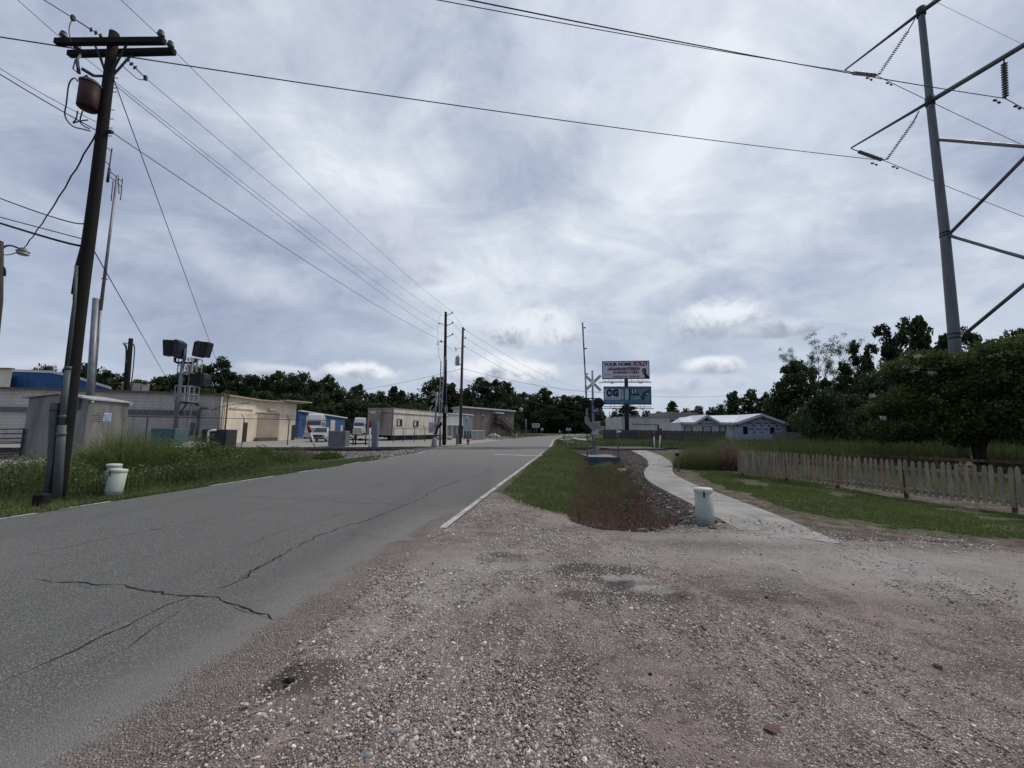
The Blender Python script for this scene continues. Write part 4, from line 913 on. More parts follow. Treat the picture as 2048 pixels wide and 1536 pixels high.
# ------------------------------------------------------------------ buildings
def paintwall(name, c, dark, var=.12, brick=None, ribs=0, ribdir=0, stain=.35):
    M_ = bpy.data.materials.new(name); M_.use_nodes = True; n = NT(M_.node_tree); B = M_.node_tree.nodes['Principled BSDF']
    pos = n.n('ShaderNodeNewGeometry').outputs['Position']
    c0 = n.mix(n.mr(n.noise(pos, .8, 6, .6), .3, .7), tuple(x * (1 - var) for x in c), tuple(x * (1 + var) for x in c))
    run = n.noise(n.mapv(pos, (1.6, 1.6, .25)), 1.5, 7, .65)
    c0 = n.mix(n.m('MULTIPLY', n.mr(run, .5, .72), stain), c0, dark)
    h = n.noise(pos, 30, 4, .6)
    if brick:
        s = n.n('ShaderNodeSeparateXYZ'); n.put(s.inputs[0], pos)
        cc = n.n('ShaderNodeCombineXYZ'); n.put(cc.inputs[0], n.m('ADD', s.outputs[0], n.m('MULTIPLY', s.outputs[1], .9))); n.put(cc.inputs[1], s.outputs[2])
        bt = n.n('ShaderNodeTexBrick'); n.put(bt.inputs['Vector'], cc.outputs[0]); bt.inputs['Scale'].default_value = 1
        bt.inputs['Brick Width'].default_value = brick; bt.inputs['Row Height'].default_value = brick / 2; bt.inputs['Mortar Size'].default_value = .012
        c0 = n.mix(n.m('MULTIPLY', bt.outputs['Fac'], .45), c0, dark); h = n.m('SUBTRACT', h, n.m('MULTIPLY', bt.outputs['Fac'], 2))
    if ribs:
        s = n.n('ShaderNodeSeparateXYZ'); n.put(s.inputs[0], pos)
        t = n.m('MULTIPLY', n.m('ADD', n.m('MULTIPLY', s.outputs[0], math.cos(ribdir)), n.m('MULTIPLY', s.outputs[1], math.sin(ribdir))), ribs)
        q = n.m('PINGPONG', t, 1); h = n.m('ADD', h, n.m('MULTIPLY', n.mr(q, .3, .7), 4))
        c0 = n.mix(n.mr(q, .0, .18, .3, 0), c0, dark)
    n.put(B.inputs['Base Color'], c0); B.inputs['Roughness'].default_value = .75; B.inputs['Specular IOR Level'].default_value = .25
    bp = n.n('ShaderNodeBump'); bp.inputs['Strength'].default_value = .5; bp.inputs['Distance'].default_value = .01
    n.put(bp.inputs['Height'], h); n.put(B.inputs['Normal'], bp.outputs[0]); MATS[name] = M_; return M_
creamL = paintwall('cream_block', (.60, .56, .49), (.22, .19, .16), brick=.4)
creamR = paintwall('cream_lit_side', (.76, .67, .53), (.30, .25, .19), stain=.3)  # same cream wall, light on this side painted in as lighter, warmer colour
capm = mat('roof_edge', (.16, .13, .10), .8)
duct = mat('duct_grey', (.16, .155, .17), .7)
blueM = paintwall('blue_sheet', (.035, .12, .30), (.02, .05, .12), ribs=3.2)
blueM2 = paintwall('blue_sheet_side', (.035, .10, .24), (.02, .05, .12), ribs=2.2, ribdir=1.57)
tan = paintwall('tan_panel', (.60, .57, .49), (.22, .20, .17), ribs=.8, ribdir=1.2, stain=.45)
tan2 = paintwall('tan_panel_end', (.34, .31, .27), (.17, .15, .13), ribs=.6, stain=.4)
brownp = paintwall('brown_sheet', (.20, .155, .14), (.10, .08, .07), ribs=1.2)
palem = paintwall('pale_sheet', (.56, .57, .54), (.30, .30, .28), ribs=.5, stain=.4)
whitem = paintwall('white_siding', (.62, .64, .64), (.40, .40, .40), stain=.25)
metalroof = mat('metal_roof', (.60, .63, .68), .35, .35, .08, 2)
trim = mat('trim_white', (.60, .61, .61), .5, 0, .08)
cabm = mat('cabinet_aluminium', (.30, .29, .275), .42, .55, .25, 1.6, stretch=(2.2, 2.2, .5), dirt=(.12, .11, .10), dirt_amt=.55)
doordk = mat('open_doorway', (.03, .03, .032), .9)
stainm = mat('rust_brown', (.10, .06, .045), .9, 0, .4)
def quadm(mb, pts): mb.add(pts, [tuple(range(len(pts)))])
def dirs(a, b):
    d = Vector((b.x - a.x, b.y - a.y, 0)).normalized(); return d, Vector((d.y, -d.x, 0))
def onwall(a, b, px, py):
    """point of the vertical plane through a, b hit by the sight line"""
    nrm = dirs(a, b)[1]; dr = ray(px, py); t = (a - C0).dot(nrm) / dr.dot(nrm); return C0 + dr * t
def panel(a, b, px0, py0, px1, py1, name, m_, parent, out=.04, th=.03, label=None):
    p, q = onwall(a, b, px0, (py0 + py1) / 2), onwall(a, b, px1, (py0 + py1) / 2); d, nn = dirs(a, b)
    z0 = onwall(a, b, (px0 + px1) / 2, py1).z; z1 = onwall(a, b, (px0 + px1) / 2, py0).z
    if (C0 - a).dot(nn) < 0: nn = -nn
    mb = MB(); c = (p + q) / 2; c.z = (z0 + z1) / 2
    L = (Vector((q.x, q.y, 0)) - Vector((p.x, p.y, 0))).length
    M_ = Matrix((d, nn, Vector((0, 0, 1)))).transposed(); mb.box(c + nn * (out - th / 2), (L, th, z1 - z0), M=M_)
    return mb.build(name, m_, parent, label)
# --- cream warehouse
A0 = onG(440, 887); HW = 3.36; A1 = PD(506, 885, 30.8); A1.z = .2; A3 = PD(588, 880, 34.8); A3.z = .2; A2 = A1.lerp(A3, .52)
EL = G(0, 777, HW); dl = (EL - A0); dl.z = 0; dl.normalize(); EL = A0 + dl * 34; back = Vector((-1, 3.6, 0)).normalized() * 9
bld = thing('warehouse', 'long cream painted block warehouse with a grey duct band behind the tracks', 'building', (A0.x, A0.y, .15))
mb = MB(); mb.prism([EL, A0, A0 + back * .9, EL + back], -.1, HW); mb.build('front_wall', creamL, bld)
H3 = 3.28
mb = MB(); mb.prism([A0 + Vector((-.03, .05, 0)), A1, A3, A3 + Vector((-8, 2.2, 0)), A0 + Vector((-8, 8, 0))], -.1, H3); mb.build('side_wall', creamR, bld)
def capstrip(P_, z, h, w_, name, m_, parent):
    mb = MB()
    for a, b in zip(P_[:-1], P_[1:]): mb.bar(Vector((a.x, a.y, z)), Vector((b.x, b.y, z)), w_, h)
    return mb.build(name, m_, parent)
capstrip([EL, A0 + Vector((.05, -.05, 0))], HW + .03, .12, .3, 'roof_edge', capm, bld)
capstrip([A0 + Vector((.05, .02, 0)), A1 + Vector((.06, 0, 0)), A3 + Vector((.5, -.3, 0))], H3 + .06, .11, .5, 'roof_edge', mat('eave_tan', (.36, .31, .24), .8), bld)
mb = MB(); mb.prism([A3 + Vector((.9, -.5, 0)), A3 + Vector((1.1, .5, 0)), A3 + Vector((-1, 1.4, 0)), A2 + Vector((.0, .1, 0)), A2 + Vector((.75, -.2, 0))], H3 + .13, H3 + .24); mb.build('canopy', mat('eave_tan', (.36, .31, .24)), bld)
panel(EL, A0, -500, 812, 402, 822, 'duct', duct, bld, .14, .12)
panel(EL, A0, 402, 815, 418, 818, 'pipe', duct, bld, .1, .06)
panel(EL, A0, 396, 818, 399, 884, 'pipe', duct, bld, .1, .06)
for a in ((382, 845, 390, 858), (381, 860, 386, 870), (394, 862, 397, 872)): panel(EL, A0, *a, 'meter_box', duct, bld, .16, .14)
mb = MB(); mb.tube([A0 + Vector((.06, .25, .1)), A0 + Vector((.06, .25, HW - .1))], .05, 6); mb.build('downpipe', mat('pipe_brown', (.20, .14, .10)), bld)
mb = MB(); mb.tube([A0 + Vector((-.1, -.08, .1)), A0 + Vector((-.1, -.08, HW - .1))], .06, 6); mb.build('downpipe', mat('pipe_cream', (.6, .54, .45)), bld)
panel(A0, A1, 486, 845, 493, 884, 'door', doordk, bld); panel(A1, A3, 583, 850, 589, 880, 'door', doordk, bld)
p_ = panel(A1, A3, 514, 826, 557, 884, 'bay_panel', mat('bay_beige', (.40, .33, .25), .85, 0, .15, 1.5), bld, .03)
capstrip([onwall(A1, A3, 512, 825) + Vector((.05, -.05, 0)), onwall(A1, A3, 558, 826) + Vector((.05, -.05, 0))], onwall(A1, A3, 535, 825.5).z, .05, .08, 'bay_frame', mat('pipe_cream', (.6, .54, .45)), bld)
panel(A0, A1, 458, 817, 506, 818.6, 'pipe', mat('pipe_cream', (.6, .54, .45)), bld, .08, .05)
panel(A1, A3, 508, 875, 548, 884, 'loading_ledge', mat('ledge_brown', (.12, .10, .085)), bld, .35, .3)
panel(A1, A3, 536, 817, 549, 821, 'wall_light', mat('pipe_cream', (.6, .54, .45)), bld, .2, .18)
mb = MB(); cpts = [onwall(EL, A0, 424, 821), onwall(EL, A0, 430, 818), onwall(EL, A0, 440, 815), V(460, 810, A0), onwall(A0, A1, 500, 806)]
mb.tube([p + Vector((.03, -.12, 0)) for p in cpts], .022, 5); mb.build('cable', wirem, bld)
# upper storey block and roof gear
mb = MB(); a, b = PD(-260, 740, 33), PD(25, 740, 32); mb.prism([Vector((a.x, a.y, 0)), Vector((b.x, b.y, 0)), Vector((b.x * 1.19, b.y * 1.19, 0)), Vector((a.x * 1.19, a.y * 1.19, 0))], 2, HZ(25, 738.5, b)); mb.build('upper_wall', creamL, bld)
capstrip([a, b], HZ(25, 738.5, b) + .04, .12, .3, 'roof_edge', capm, bld)
mb = MB()
for p in ((238, 772, 254), (258, 773, 262), (275, 776, 279)):
    q = PD(p[0], p[1], 30); r2 = PD(p[2], p[1], 30); mb.box(((q.x + r2.x) / 2, 30.5, (HW + q.z) / 2), (r2.x - q.x, .6, q.z - HW + .6))
mb.build('roof_vent', duct, bld)
# --- blue gabled shed behind the warehouse
Yb = 37.0
pts = [PD(26, 744, Yb), PD(108, 747, Yb), PD(146, 754, Yb), PD(226, 779, Yb)]
bs = thing('blue_shed', 'blue ribbed metal shed with a white sloping roof edge above the cream warehouse', 'building', (pts[2].x, Yb, 0))
mb = MB(); pol = [(p.x, p.z) for p in pts]; pol = [(pol[0][0], 0)] + pol + [(pol[-1][0], 0)]; bk_ = [Vector((p[0] * (Yb + 10) / Yb, Yb + 10, p[1])) for p in pol]; fr_b = [Vector((p[0], Yb, p[1])) for p in pol]; k = len(pol)
mb.add(fr_b + bk_, [tuple(range(k)), tuple(reversed(range(k, 2 * k)))] + [(i, k + i, k + (i + 1) % k, (i + 1) % k) for i in range(k)]); mb.build('wall', blueM, bs)
mb = MB()
for a, b in zip(pts[:-1], pts[1:]):
    mb.add([Vector((a.x - .0, Yb - .25, a.z + .02)), Vector((b.x, Yb - .25, b.z + .02)), Vector((b.x * 1.27, Yb + 10.1, b.z + .02)), Vector((a.x * 1.27, Yb + 10.1, a.z + .02)), Vector((a.x, Yb - .25, a.z + .24)), Vector((b.x, Yb - .25, b.z + .24)), Vector((b.x * 1.27, Yb + 10.1, b.z + .24)), Vector((a.x * 1.27, Yb + 10.1, a.z + .24))],
           [(0, 1, 5, 4), (4, 5, 6, 7), (3, 2, 1, 0), (1, 2, 6, 5), (0, 4, 7, 3)])
mb.build('roof', trim, bs)
# --- blue garage further back
ga, gb2 = PD(595, 876, 40.6), PD(688, 872, 51.5)
bg = thing('blue_garage', 'blue and white metal garage with a white eave behind the parked white vehicles', 'building', (ga.x, ga.y, .1))
HG = 2.86; HG2 = 2.42
mb = MB(); mb.add([Vector((ga.x, ga.y, 0)), Vector((gb2.x, gb2.y, 0)), Vector((gb2.x - 9, gb2.y, 0)), Vector((ga.x - 9, ga.y, 0)), Vector((ga.x, ga.y, HG)), Vector((gb2.x, gb2.y, HG2)), Vector((gb2.x - 9, gb2.y, HG2)), Vector((ga.x - 9, ga.y, HG))],
                  [(3, 2, 1, 0), (4, 5, 6, 7), (0, 1, 5, 4), (1, 2, 6, 5), (2, 3, 7, 6), (3, 0, 4, 7)]); mb.build('wall', blueM2, bg)
mb = MB(); mb.bar(Vector((ga.x + .1, ga.y - .2, HG + .06)), Vector((gb2.x + .1, gb2.y + .1, HG2 + .06)), .3, .12); mb.build('roof_edge', trim, bg)
pw = mat('roller_white', (.50, .50, .47), .6, 0, .1)
panel(ga, gb2, 611, 832, 650, 872, 'roller_door', pw, bg); panel(ga, gb2, 660, 840, 670, 870, 'roller_door', pw, bg)
panel(ga, gb2, 680, 850, 684, 869, 'door', pw, bg, .06)
# --- trailer office
ta = PD(783, 888, 36.8); tb_ = PD(733, 888, 38.3); tc = PD(868, 885, 44.0); td = (tc - ta); td.z = 0; td.normalize(); ta.z = tb_.z = 0
tcc = ta + td * 10.5; bk = tb_ - ta
tr = thing('office_trailer', 'long beige portable office trailer raised on dark piers beside the track', 'trailer', (ta.x, ta.y, .1))
zb, zt = HZ(783, 871, ta), HZ(783, 817, ta)
mb = MB(); mb.prism([ta, tcc, tcc + bk, tb_], zb, zt - .03); mb.build('body', tan, tr)
mb = MB(); e1 = dirs(tb_, ta)[1]; e1 = e1 if (C0 - ta).dot(e1) > 0 else -e1; mb.prism([ta + e1 * .03, tb_ + e1 * .03, tb_ - e1 * .02, ta - e1 * .02], zb + .02, zt - .06); mb.build('end_wall', tan2, tr)
mb = MB(); c_ = (ta + tcc + tb_ + tcc + bk) / 4
mb.prism([ta + (ta - c_).normalized() * .1, tcc + (tcc - c_).normalized() * .1, tcc + bk + (tcc + bk - c_).normalized() * .1, tb_ + (tb_ - c_).normalized() * .1], zt - .03, zt + .07); mb.build('roof', mat('roof_tan', (.30, .27, .22)), tr)
brn = mat('trim_brown', (.15, .12, .10), .8)
panel(ta, tcc, 784, 825.5, 868, 828.0, 'trim_band', brn, tr, .05) if 0 else None
mb = MB(); zz = zt - .42; mb.bar(ta + Vector((.04, -.02, zz)), tcc + Vector((.04, -.02, zz)), .05, .05); mb.bar(ta + e1 * .05 + Vector((0, 0, zz)), tb_ + e1 * .05 + Vector((0, 0, zz)), .05, .05)
mb.bar(ta + e1 * .04 + Vector((.02, 0, zb)), ta + e1 * .04 + Vector((.02, 0, zt)), .09, .09); mb.bar(tb_.lerp(ta, .3) + e1 * .05 + Vector((0, 0, zb)), tb_.lerp(ta, .3) + e1 * .05 + Vector((0, 0, zz)), .04, .04); mb.build('trim', brn, tr)
for x0, x1, y0, y1 in ((793.5, 804, 838, 852.5), (826.5, 836.5, 841, 853.5)):
    f_ = panel(ta, tcc, x0, y0, x1, y1, 'window', brn, tr, .05, .05)
    panel(ta, tcc, x0 + 1.3, y0 + 2, x0 + 4.6, y1 - 1.5, 'pane', pw, f_, .07, .03); panel(ta, tcc, x0 + 5.6, y0 + 2, x1 - 1.2, y1 - 1.5, 'pane', glass, f_, .07, .03)
ac = panel(ta, tb_, 747.5, 820, 766, 853, 'air_conditioner', mat('ac_tan', (.27, .24, .20)), tr, .5, .48); panel(ta, tb_, 749, 822, 760, 828, 'vent_plate', pw, ac, .53, .03)
panel(ta, tb_, 748, 843, 758, 853, 'grille', brn, ac, .53, .03)
mb = MB()
for i in range(6):
    p = ta.lerp(tcc, (i + .3) / 6) - td * .0 + bk.normalized() * .35
    mb = MB(); mb.box((p.x, p.y, zb / 2 - .02), (.35, .35, zb)); mb.build('pier', darksteel, tr)
mb = MB(); mb.bar(ta + bk * .3 + Vector((0, 0, zb - .12)), tcc + bk * .3 + Vector((0, 0, zb - .12)), .1, .2); mb.bar(ta + bk * .7 + Vector((0, 0, zb - .12)), tcc + bk * .7 + Vector((0, 0, zb - .12)), .1, .2); mb.build('chassis_beam', blackm, tr)
mb = MB(); mb.prism([ta + bk.normalized() * .6 + td * .3, tcc + bk.normalized() * .6, tcc + bk.normalized() * .8, ta + bk.normalized() * .8 + td * .3], .1, zb - .02); mb.build('skirt', blackm, tr)
for s in (.42, .48):
    mb = MB(); p = ta + td * 10.5 * s + bk.normalized() * .15; mb.lathe((p.x, p.y, .42), [(.05, -.12), (.3, -.12), (.33, -.05), (.33, .05), (.3, .12), (.05, .12)], 14, M=Matrix.Rotation(R(90), 3, Vector((td.x, td.y, 0)))); mb.build('wheel', blackm, tr)
# --- brown two storey building
ba, bb_ = PD(922, 872, 62), PD(1027, 872, 74); ba.z = bb_.z = .1
bw = thing('brown_building', 'brown two storey metal building with an outside stair and white roof edge', 'building', (ba.x, ba.y, .1))
HB = HZ(930, 815, ba); bk2 = Vector((-4.2, 6.5, 0))
lb = PD(905, 872, 67.0); lb.z = .1
mb = MB(); mb.prism([ba, bb_, bb_ + Vector((-3, 10, 0)), lb + Vector((0, 8, 0)), lb], 0, HB); mb.build('wall', brownp, bw)
mb = MB(); e2 = dirs(lb, ba)[1]; e2 = e2 if (C0 - ba).dot(e2) > 0 else -e2; mb.prism([lb + e2 * .04, ba + e2 * .04, ba - e2 * .02, lb - e2 * .02], 0.1, HB - .05); mb.build('end_wall', palem, bw)
panel(lb, ba, 910, 825, 913, 830, 'window', glass, bw, .07)
capstrip([lb + Vector((-.2, -.1, 0)), ba + Vector((0, -.2, 0)), bb_ + Vector((.2, -.2, 0))], HB + .08, .22, .4, 'roof_edge', metalroof, bw)
w_ = panel(ba, bb_, 963, 830, 967.5, 839, 'window', trim, bw, .05); panel(ba, bb_, 963.6, 831, 966.9, 838.2, 'pane', glass, w_, .08)
panel(ba, bb_, 984, 825, 1000, 827.2, 'awning', metalroof, bw, .9, .85)
panel(ba, bb_, 988.5, 830, 993, 845, 'door', mat('door_brown', (.07, .05, .045)), bw, .06)
for px in (950, 960, 981, 1003): panel(ba, bb_, px, 822, px + .5, 870, 'seam', brn, bw, .03)
stm = mat('stair_dark', (.05, .04, .035), .9)
d_, n_ = dirs(ba, bb_); n_ = n_ if (C0 - ba).dot(n_) > 0 else -n_
zl = onwall(ba, bb_, 990, 846).z; p0, p1, p2 = onwall(ba, bb_, 984, 846), onwall(ba, bb_, 997, 846), onwall(ba, bb_, 1022, 866)
mb = MB(); mb.box(((p0 + p1) / 2 + n_ * .6 + Vector((0, 0, -.1)))[:], ((p1 - p0).length, 1.1, .12), M=Matrix((d_, n_, Vector((0, 0, 1)))).transposed())
for off in (.1, 1.1):
    mb.bar(p1 + n_ * off + Vector((0, 0, -.1)), p2 + n_ * off, .07, .3)
    mb.bar(p1 + n_ * off + Vector((0, 0, .8)), p2 + n_ * off + Vector((0, 0, .8)), .06, .08); mb.bar(p0 + n_ * off + Vector((0, 0, .8)), p1 + n_ * off + Vector((0, 0, .8)), .06, .08)
    for k in range(14):
        q = p1.lerp(p2, k / 13) + n_ * off; mb.bar(q, q + Vector((0, 0, .8)), .04, .04)
    for k in range(6):
        q = p0.lerp(p1, k / 5) + n_ * off; mb.bar(q + Vector((0, 0, -.1)), q + Vector((0, 0, .8)), .04, .04)
for q in (p0, p1, p1.lerp(p2, .5)): mb.bar(Vector((q.x + n_.x, q.y + n_.y, 0)), Vector((q.x + n_.x, q.y + n_.y, q.z)), .1, .1)
for k in range(10): q = p1.lerp(p2, (k + .5) / 10) + n_ * .6; mb.box(q, (.25, 1.0, .05), M=Matrix((d_, n_, Vector((0, 0, 1)))).transposed())
mb.build('stair', stm, bw)
# --- white shop with a round emblem
sa, sb_ = PD(888, 872, 50), PD(925, 872, 53); sc2 = PD(944, 872, 55.5); sa.z = sb_.z = sc2.z = .1; HS = HZ(925, 829.5, sb_); sb2 = Vector((-6, 4, 0))
sh = thing('white_shop', 'low pale metal shop with a round blue emblem sign on its end wall', 'building', (sb_.x, sb_.y, .1))
zm = HZ(905, 849, sa)
mb = MB(); mb.prism([sa, sb_, sb_ + Vector((-2, 5, 0)), sa + Vector((-4, 5, 0))], zm, HS); mb.prism([sa + Vector((.2, 2.2, 0)), sb_ + Vector((-.4, 1.6, 0)), sb_ + Vector((-2, 5, 0)), sa + Vector((-4, 5, 0))], 0, zm); mb.build('wall', palem, sh)
mb = MB(); mb.prism([sb_ + Vector((.03, 0, 0)), sc2, sc2 + Vector((-2, 5, 0)), sb_ + Vector((-1.9, 5, 0))], 0, HS); mb.build('end_wall', mat('wall_teal_grey', (.17, .22, .24), .8), sh)
capstrip([sa, sb_, sc2], HS + .06, .12, .3, 'roof_edge', trim, sh); capstrip([sa, sb_], zm - .04, .12, .2, 'porch_edge', trim, sh)
for px in (893, 904, 914): q = onwall(sa, sb_, px, 860); mb = MB(); mb.bar(Vector((q.x, q.y, 0)), Vector((q.x, q.y, zm)), .1, .1); mb.build('porch_post', trim, sh)
d_, n_ = dirs(sb_, sc2); n_ = n_ if (C0 - sb_).dot(n_) > 0 else -n_; q = onwall(sb_, sc2, 933.5, 837)
Mn = Matrix((d_, Vector((0, 0, 1)).cross(d_) * 0 + Vector((0, 0, 1)), n_)).transposed()
mb = MB(); mb.lathe(q + n_ * .03, [(.01, -.02), (.42, -.02), (.42, .03), (.01, .03)], 24, M=Mn); em = mb.build('emblem', trim, sh)
mb = MB(); mb.lathe(q + n_ * .03, [(.22, .032), (.36, .032), (.36, .045), (.22, .045)], 24, M=Mn); mb.build('emblem_ring', mat('emblem_blue', (.10, .25, .42)), em)
mb = MB(); mb.lathe(q + n_ * .03, [(.01, .034), (.09, .034), (.09, .05), (.01, .05)], 6, M=Mn); mb.build('emblem_centre', mat('emblem_blue', (.10, .25, .42)), em)
# --- pale warehouse and white house to the right
wa, wb = PD(1243, 870, 72), PD(1339.5, 870, 72.5); wc = PD(1412, 870, 82); wa.z = wb.z = wc.z = 0
pwh = thing('pale_warehouse', 'pale green grey flat roofed warehouse behind the dark plank fence', 'building', (wa.x, wa.y, 0))
mb = MB(); mb.prism([wa, wb, wb + Vector((0, 12, 0)), wa + Vector((0, 12, 0))], 0, HZ(1300, 834.5, (wa + wb) / 2)); mb.build('wall', palem, pwh)
mb = MB(); mb.prism([wb + Vector((.02, .1, 0)), wc, wc + Vector((0, 8, 0)), wb + Vector((0, 11, 0))], 0, HZ(1390, 829, wc)); mb.build('side_wall', mat('wall_olive_grey', (.20, .205, .19), .85), pwh)
capstrip([wa, wb], HZ(1300, 834.5, (wa + wb) / 2) + .04, .12, .3, 'roof_edge', mat('edge_grey', (.33, .34, .33)), pwh)
panel(wa, wb, 1315, 850.5, 1328, 870, 'doorway', doordk, pwh); panel(wa, wb, 1264, 848.5, 1331, 849.6, 'seam', brn, pwh, .05); panel(wa, wb, 1328, 848.5, 1339, 849.6, 'seam', brn, pwh, .05)
panel(wb, wc, 1342, 841, 1364, 843.6, 'awning', doordk, pwh, .9, .8)
for x0, x1, y0 in ((1352, 1366, 827), (1372, 1396, 824.5)):
    q, r2 = PD(x0, y0, 84), PD(x1, y0, 84); mb = MB(); mb.box(((q.x + r2.x) / 2, 85, q.z - .6), (r2.x - q.x, 2, 1.2)); mb.build('roof_unit', mat('wall_olive_grey', (.20, .205, .19)), pwh)
YH = 54.0
def hp(px, py, dy=0): return PD(px, py, YH + dy)
e0, e1_, e2_, e3, e4 = hp(1362, 847), hp(1387, 847), hp(1437, 845.5), hp(1466, 845.5), hp(1569, 848.5)
pk1, pk2 = hp(1410, 831.5), hp(1516, 829.5)
ho = thing('white_house', 'white single storey house with a pale metal roof, its right half in house wrap', 'house', (pk1.x, YH, 0))
ez = (e1_.z + e2_.z + e3.z) / 3
mb = MB(); mb.extr([(e0.x, 0), (e3.x, 0), (e3.x, ez), (e2_.x, ez), (pk1.x, pk1.z), (e1_.x, ez), (e0.x, ez)], YH, YH + 8); mb.build('wall', whitem, ho)
tyv = bpy.data.materials.new('house_wrap'); tyv.use_nodes = True; n = NT(tyv.node_tree); Bq = tyv.node_tree.nodes['Principled BSDF']
n.put(Bq.inputs['Base Color'], n.mix(n.mr(n.noise(n.n('ShaderNodeNewGeometry').outputs['Position'], 1.5, 5, .6), .35, .65), (.40, .45, .56), (.50, .55, .66)))
mb = MB(); mb.extr([(e3.x + .02, 0), (e4.x, 0), (e4.x, e4.z), (pk2.x, pk2.z), (e3.x + .02, ez)], YH - .3, YH + 8); wr_ = mb.build('wrapped_wall', tyv, ho)
inkm = mat('wrap_print', (.06, .08, .16), .8); mb = MB()
for py, xs in ((837.5, (1496, 1512, 1527)), (846.5, (1471, 1484, 1500, 1517, 1532, 1546)), (851.5, (1475, 1507, 1523, 1538, 1553)), (858.5, (1462, 1474, 1503, 1517, 1531, 1557)), (864.5, (1466, 1509, 1524, 1566))):
    for px in xs:
        q = PD(px, py, YH - .31); r = .28 if py in (837.5, 851.5, 864.5) else .42
        if q.x + r < e4.x - .1 and q.x - r > e3.x + .1: mb.box((q.x, YH - .312, q.z), (r * (1 if r < .4 else 1.6), .02, .22 if r < .4 else .13))
mb.build('printed_marks', inkm, wr_)
mb = MB()
def slab(pts, th=.14):
    lo = [Vector(p) for p in pts]; hi = [p + Vector((0, 0, th)) for p in lo]; k = len(lo)
    mb.add(lo + hi, [tuple(reversed(range(k))), tuple(range(k, 2 * k))] + [(i, (i + 1) % k, k + (i + 1) % k, k + i) for i in range(k)])
f0 = YH - .6
P3 = lambda p, y, z=None: Vector((p.x, y, p.z if z is None else z))
slab([P3(e1_, f0, ez - .05), P3(pk1, f0), P3(pk1, YH + 4.5), P3(e1_, YH + 4.5, ez - .05)]); slab([P3(pk1, f0), P3(e2_, f0, ez - .05), P3(e2_, YH + 4.5, ez - .05), P3(pk1, YH + 4.5)])
slab([P3(e3, f0 - .3, ez), P3(pk2, f0 - .3), P3(pk2, YH + 8.2), P3(e3, YH + 8.2, ez)]); slab([P3(pk2, f0 - .3), P3(e4, f0 - .3), P3(e4, YH + 8.2), P3(pk2, YH + 8.2)])
slab([Vector((e2_.x - 2.6, f0 + .15, ez - .03)), Vector((e3.x + 1.5, f0 + .15, ez - .03)), Vector((pk2.x, YH + 4.5, pk2.z - .02)), Vector((pk1.x, YH + 4.5, pk1.z - .02))])
slab([Vector((e0.x - .3, f0 + .1, ez - .1)), Vector((e1_.x, f0 + .1, ez - .1)), Vector((pk1.x, YH + 4.4, pk1.z - .04)), Vector((e0.x + 1.5, YH + 4.4, pk1.z - .4))])
mb.build('roof', metalroof, ho)
mb = MB()
for a, b in ((P3(e1_, f0, ez), P3(pk1, f0)), (P3(pk1, f0), P3(e2_, f0, ez)), (P3(e3, f0 - .3, ez), P3(pk2, f0 - .3)), (P3(pk2, f0 - .3), P3(e4, f0 - .3)), (P3(e2_, f0 + .1, ez), P3(e3, f0 + .1, ez)), (P3(e0, f0 + .1, ez - .06), P3(e1_, f0 + .1, ez - .06))):
    mb.bar(a + Vector((0, -.03, -.08)), b + Vector((0, -.03, -.08)), .06, .24)
mb.build('fascia', trim, ho)
hz_a, hz_b = Vector((e0.x, YH, 0)), Vector((e3.x, YH, 0)); shut = mat('shutter_grey', (.13, .15, .18))
for x0, x1, y0, y1 in ((1368, 1385, 853.5, 866), (1404, 1423, 852.5, 866), (1438, 1452, 852, 866)):
    f_ = panel(hz_a, hz_b, x0, y0, x1, y1, 'window', shut, ho, .04); panel(hz_a, hz_b, x0 + 3, y0 + 1, x1 - 3, y1, 'pane', pw, f_, .06)
panel(hz_a, hz_b, 1392, 850, 1400, 868, 'door', trim, ho, .05)
mb = MB(); q = onwall(hz_a, hz_b, 1412.5, 838.5); mb.lathe(q + Vector((0, -.03, 0)), [(.1, -.02), (.2, -.02), (.2, .03), (.1, .03)], 14, M=Matrix.Rotation(R(90), 3, 'X')); mb.build('gable_vent', doordk, ho)
hw_a, hw_b = Vector((e3.x, YH - .3, 0)), Vector((e4.x, YH - .3, 0))
for x0, x1, y0, y1 in ((1486, 1495, 853, 868), (1540, 1549, 854.5, 868)): panel(hw_a, hw_b, x0, y0, x1, y1, 'window', glass, ho, .04)
# small roof behind
gh_ = thing('grey_house', 'low grey roofed house between the signal and the plank fence', 'house', tuple(PD(1222, 866, 95)))
mb = MB(); a, b = PD(1190, 866, 95), PD(1243, 866, 95); mb.box(((a.x + b.x) / 2, 98, .8), (b.x - a.x, 6, 1.8)); mb.build('wall', palem, gh_)
p = [PD(1184, 862, 94), PD(1197, 851, 97), PD(1222, 853, 97), PD(1244, 864, 94)]; mb = MB(); q = [Vector((v_.x, 94, v_.z)) if i in (0, 3) else Vector((v_.x, 98, v_.z)) for i, v_ in enumerate(p)]
mb.add(q + [Vector((q[0].x, 102, q[0].z)), Vector((q[3].x, 102, q[3].z))], [(0, 3, 2, 1), (1, 2, 5, 4), (0, 1, 4), (3, 5, 2)]); mb.build('roof', mat('shingle', (.055, .06, .055), .9), gh_)
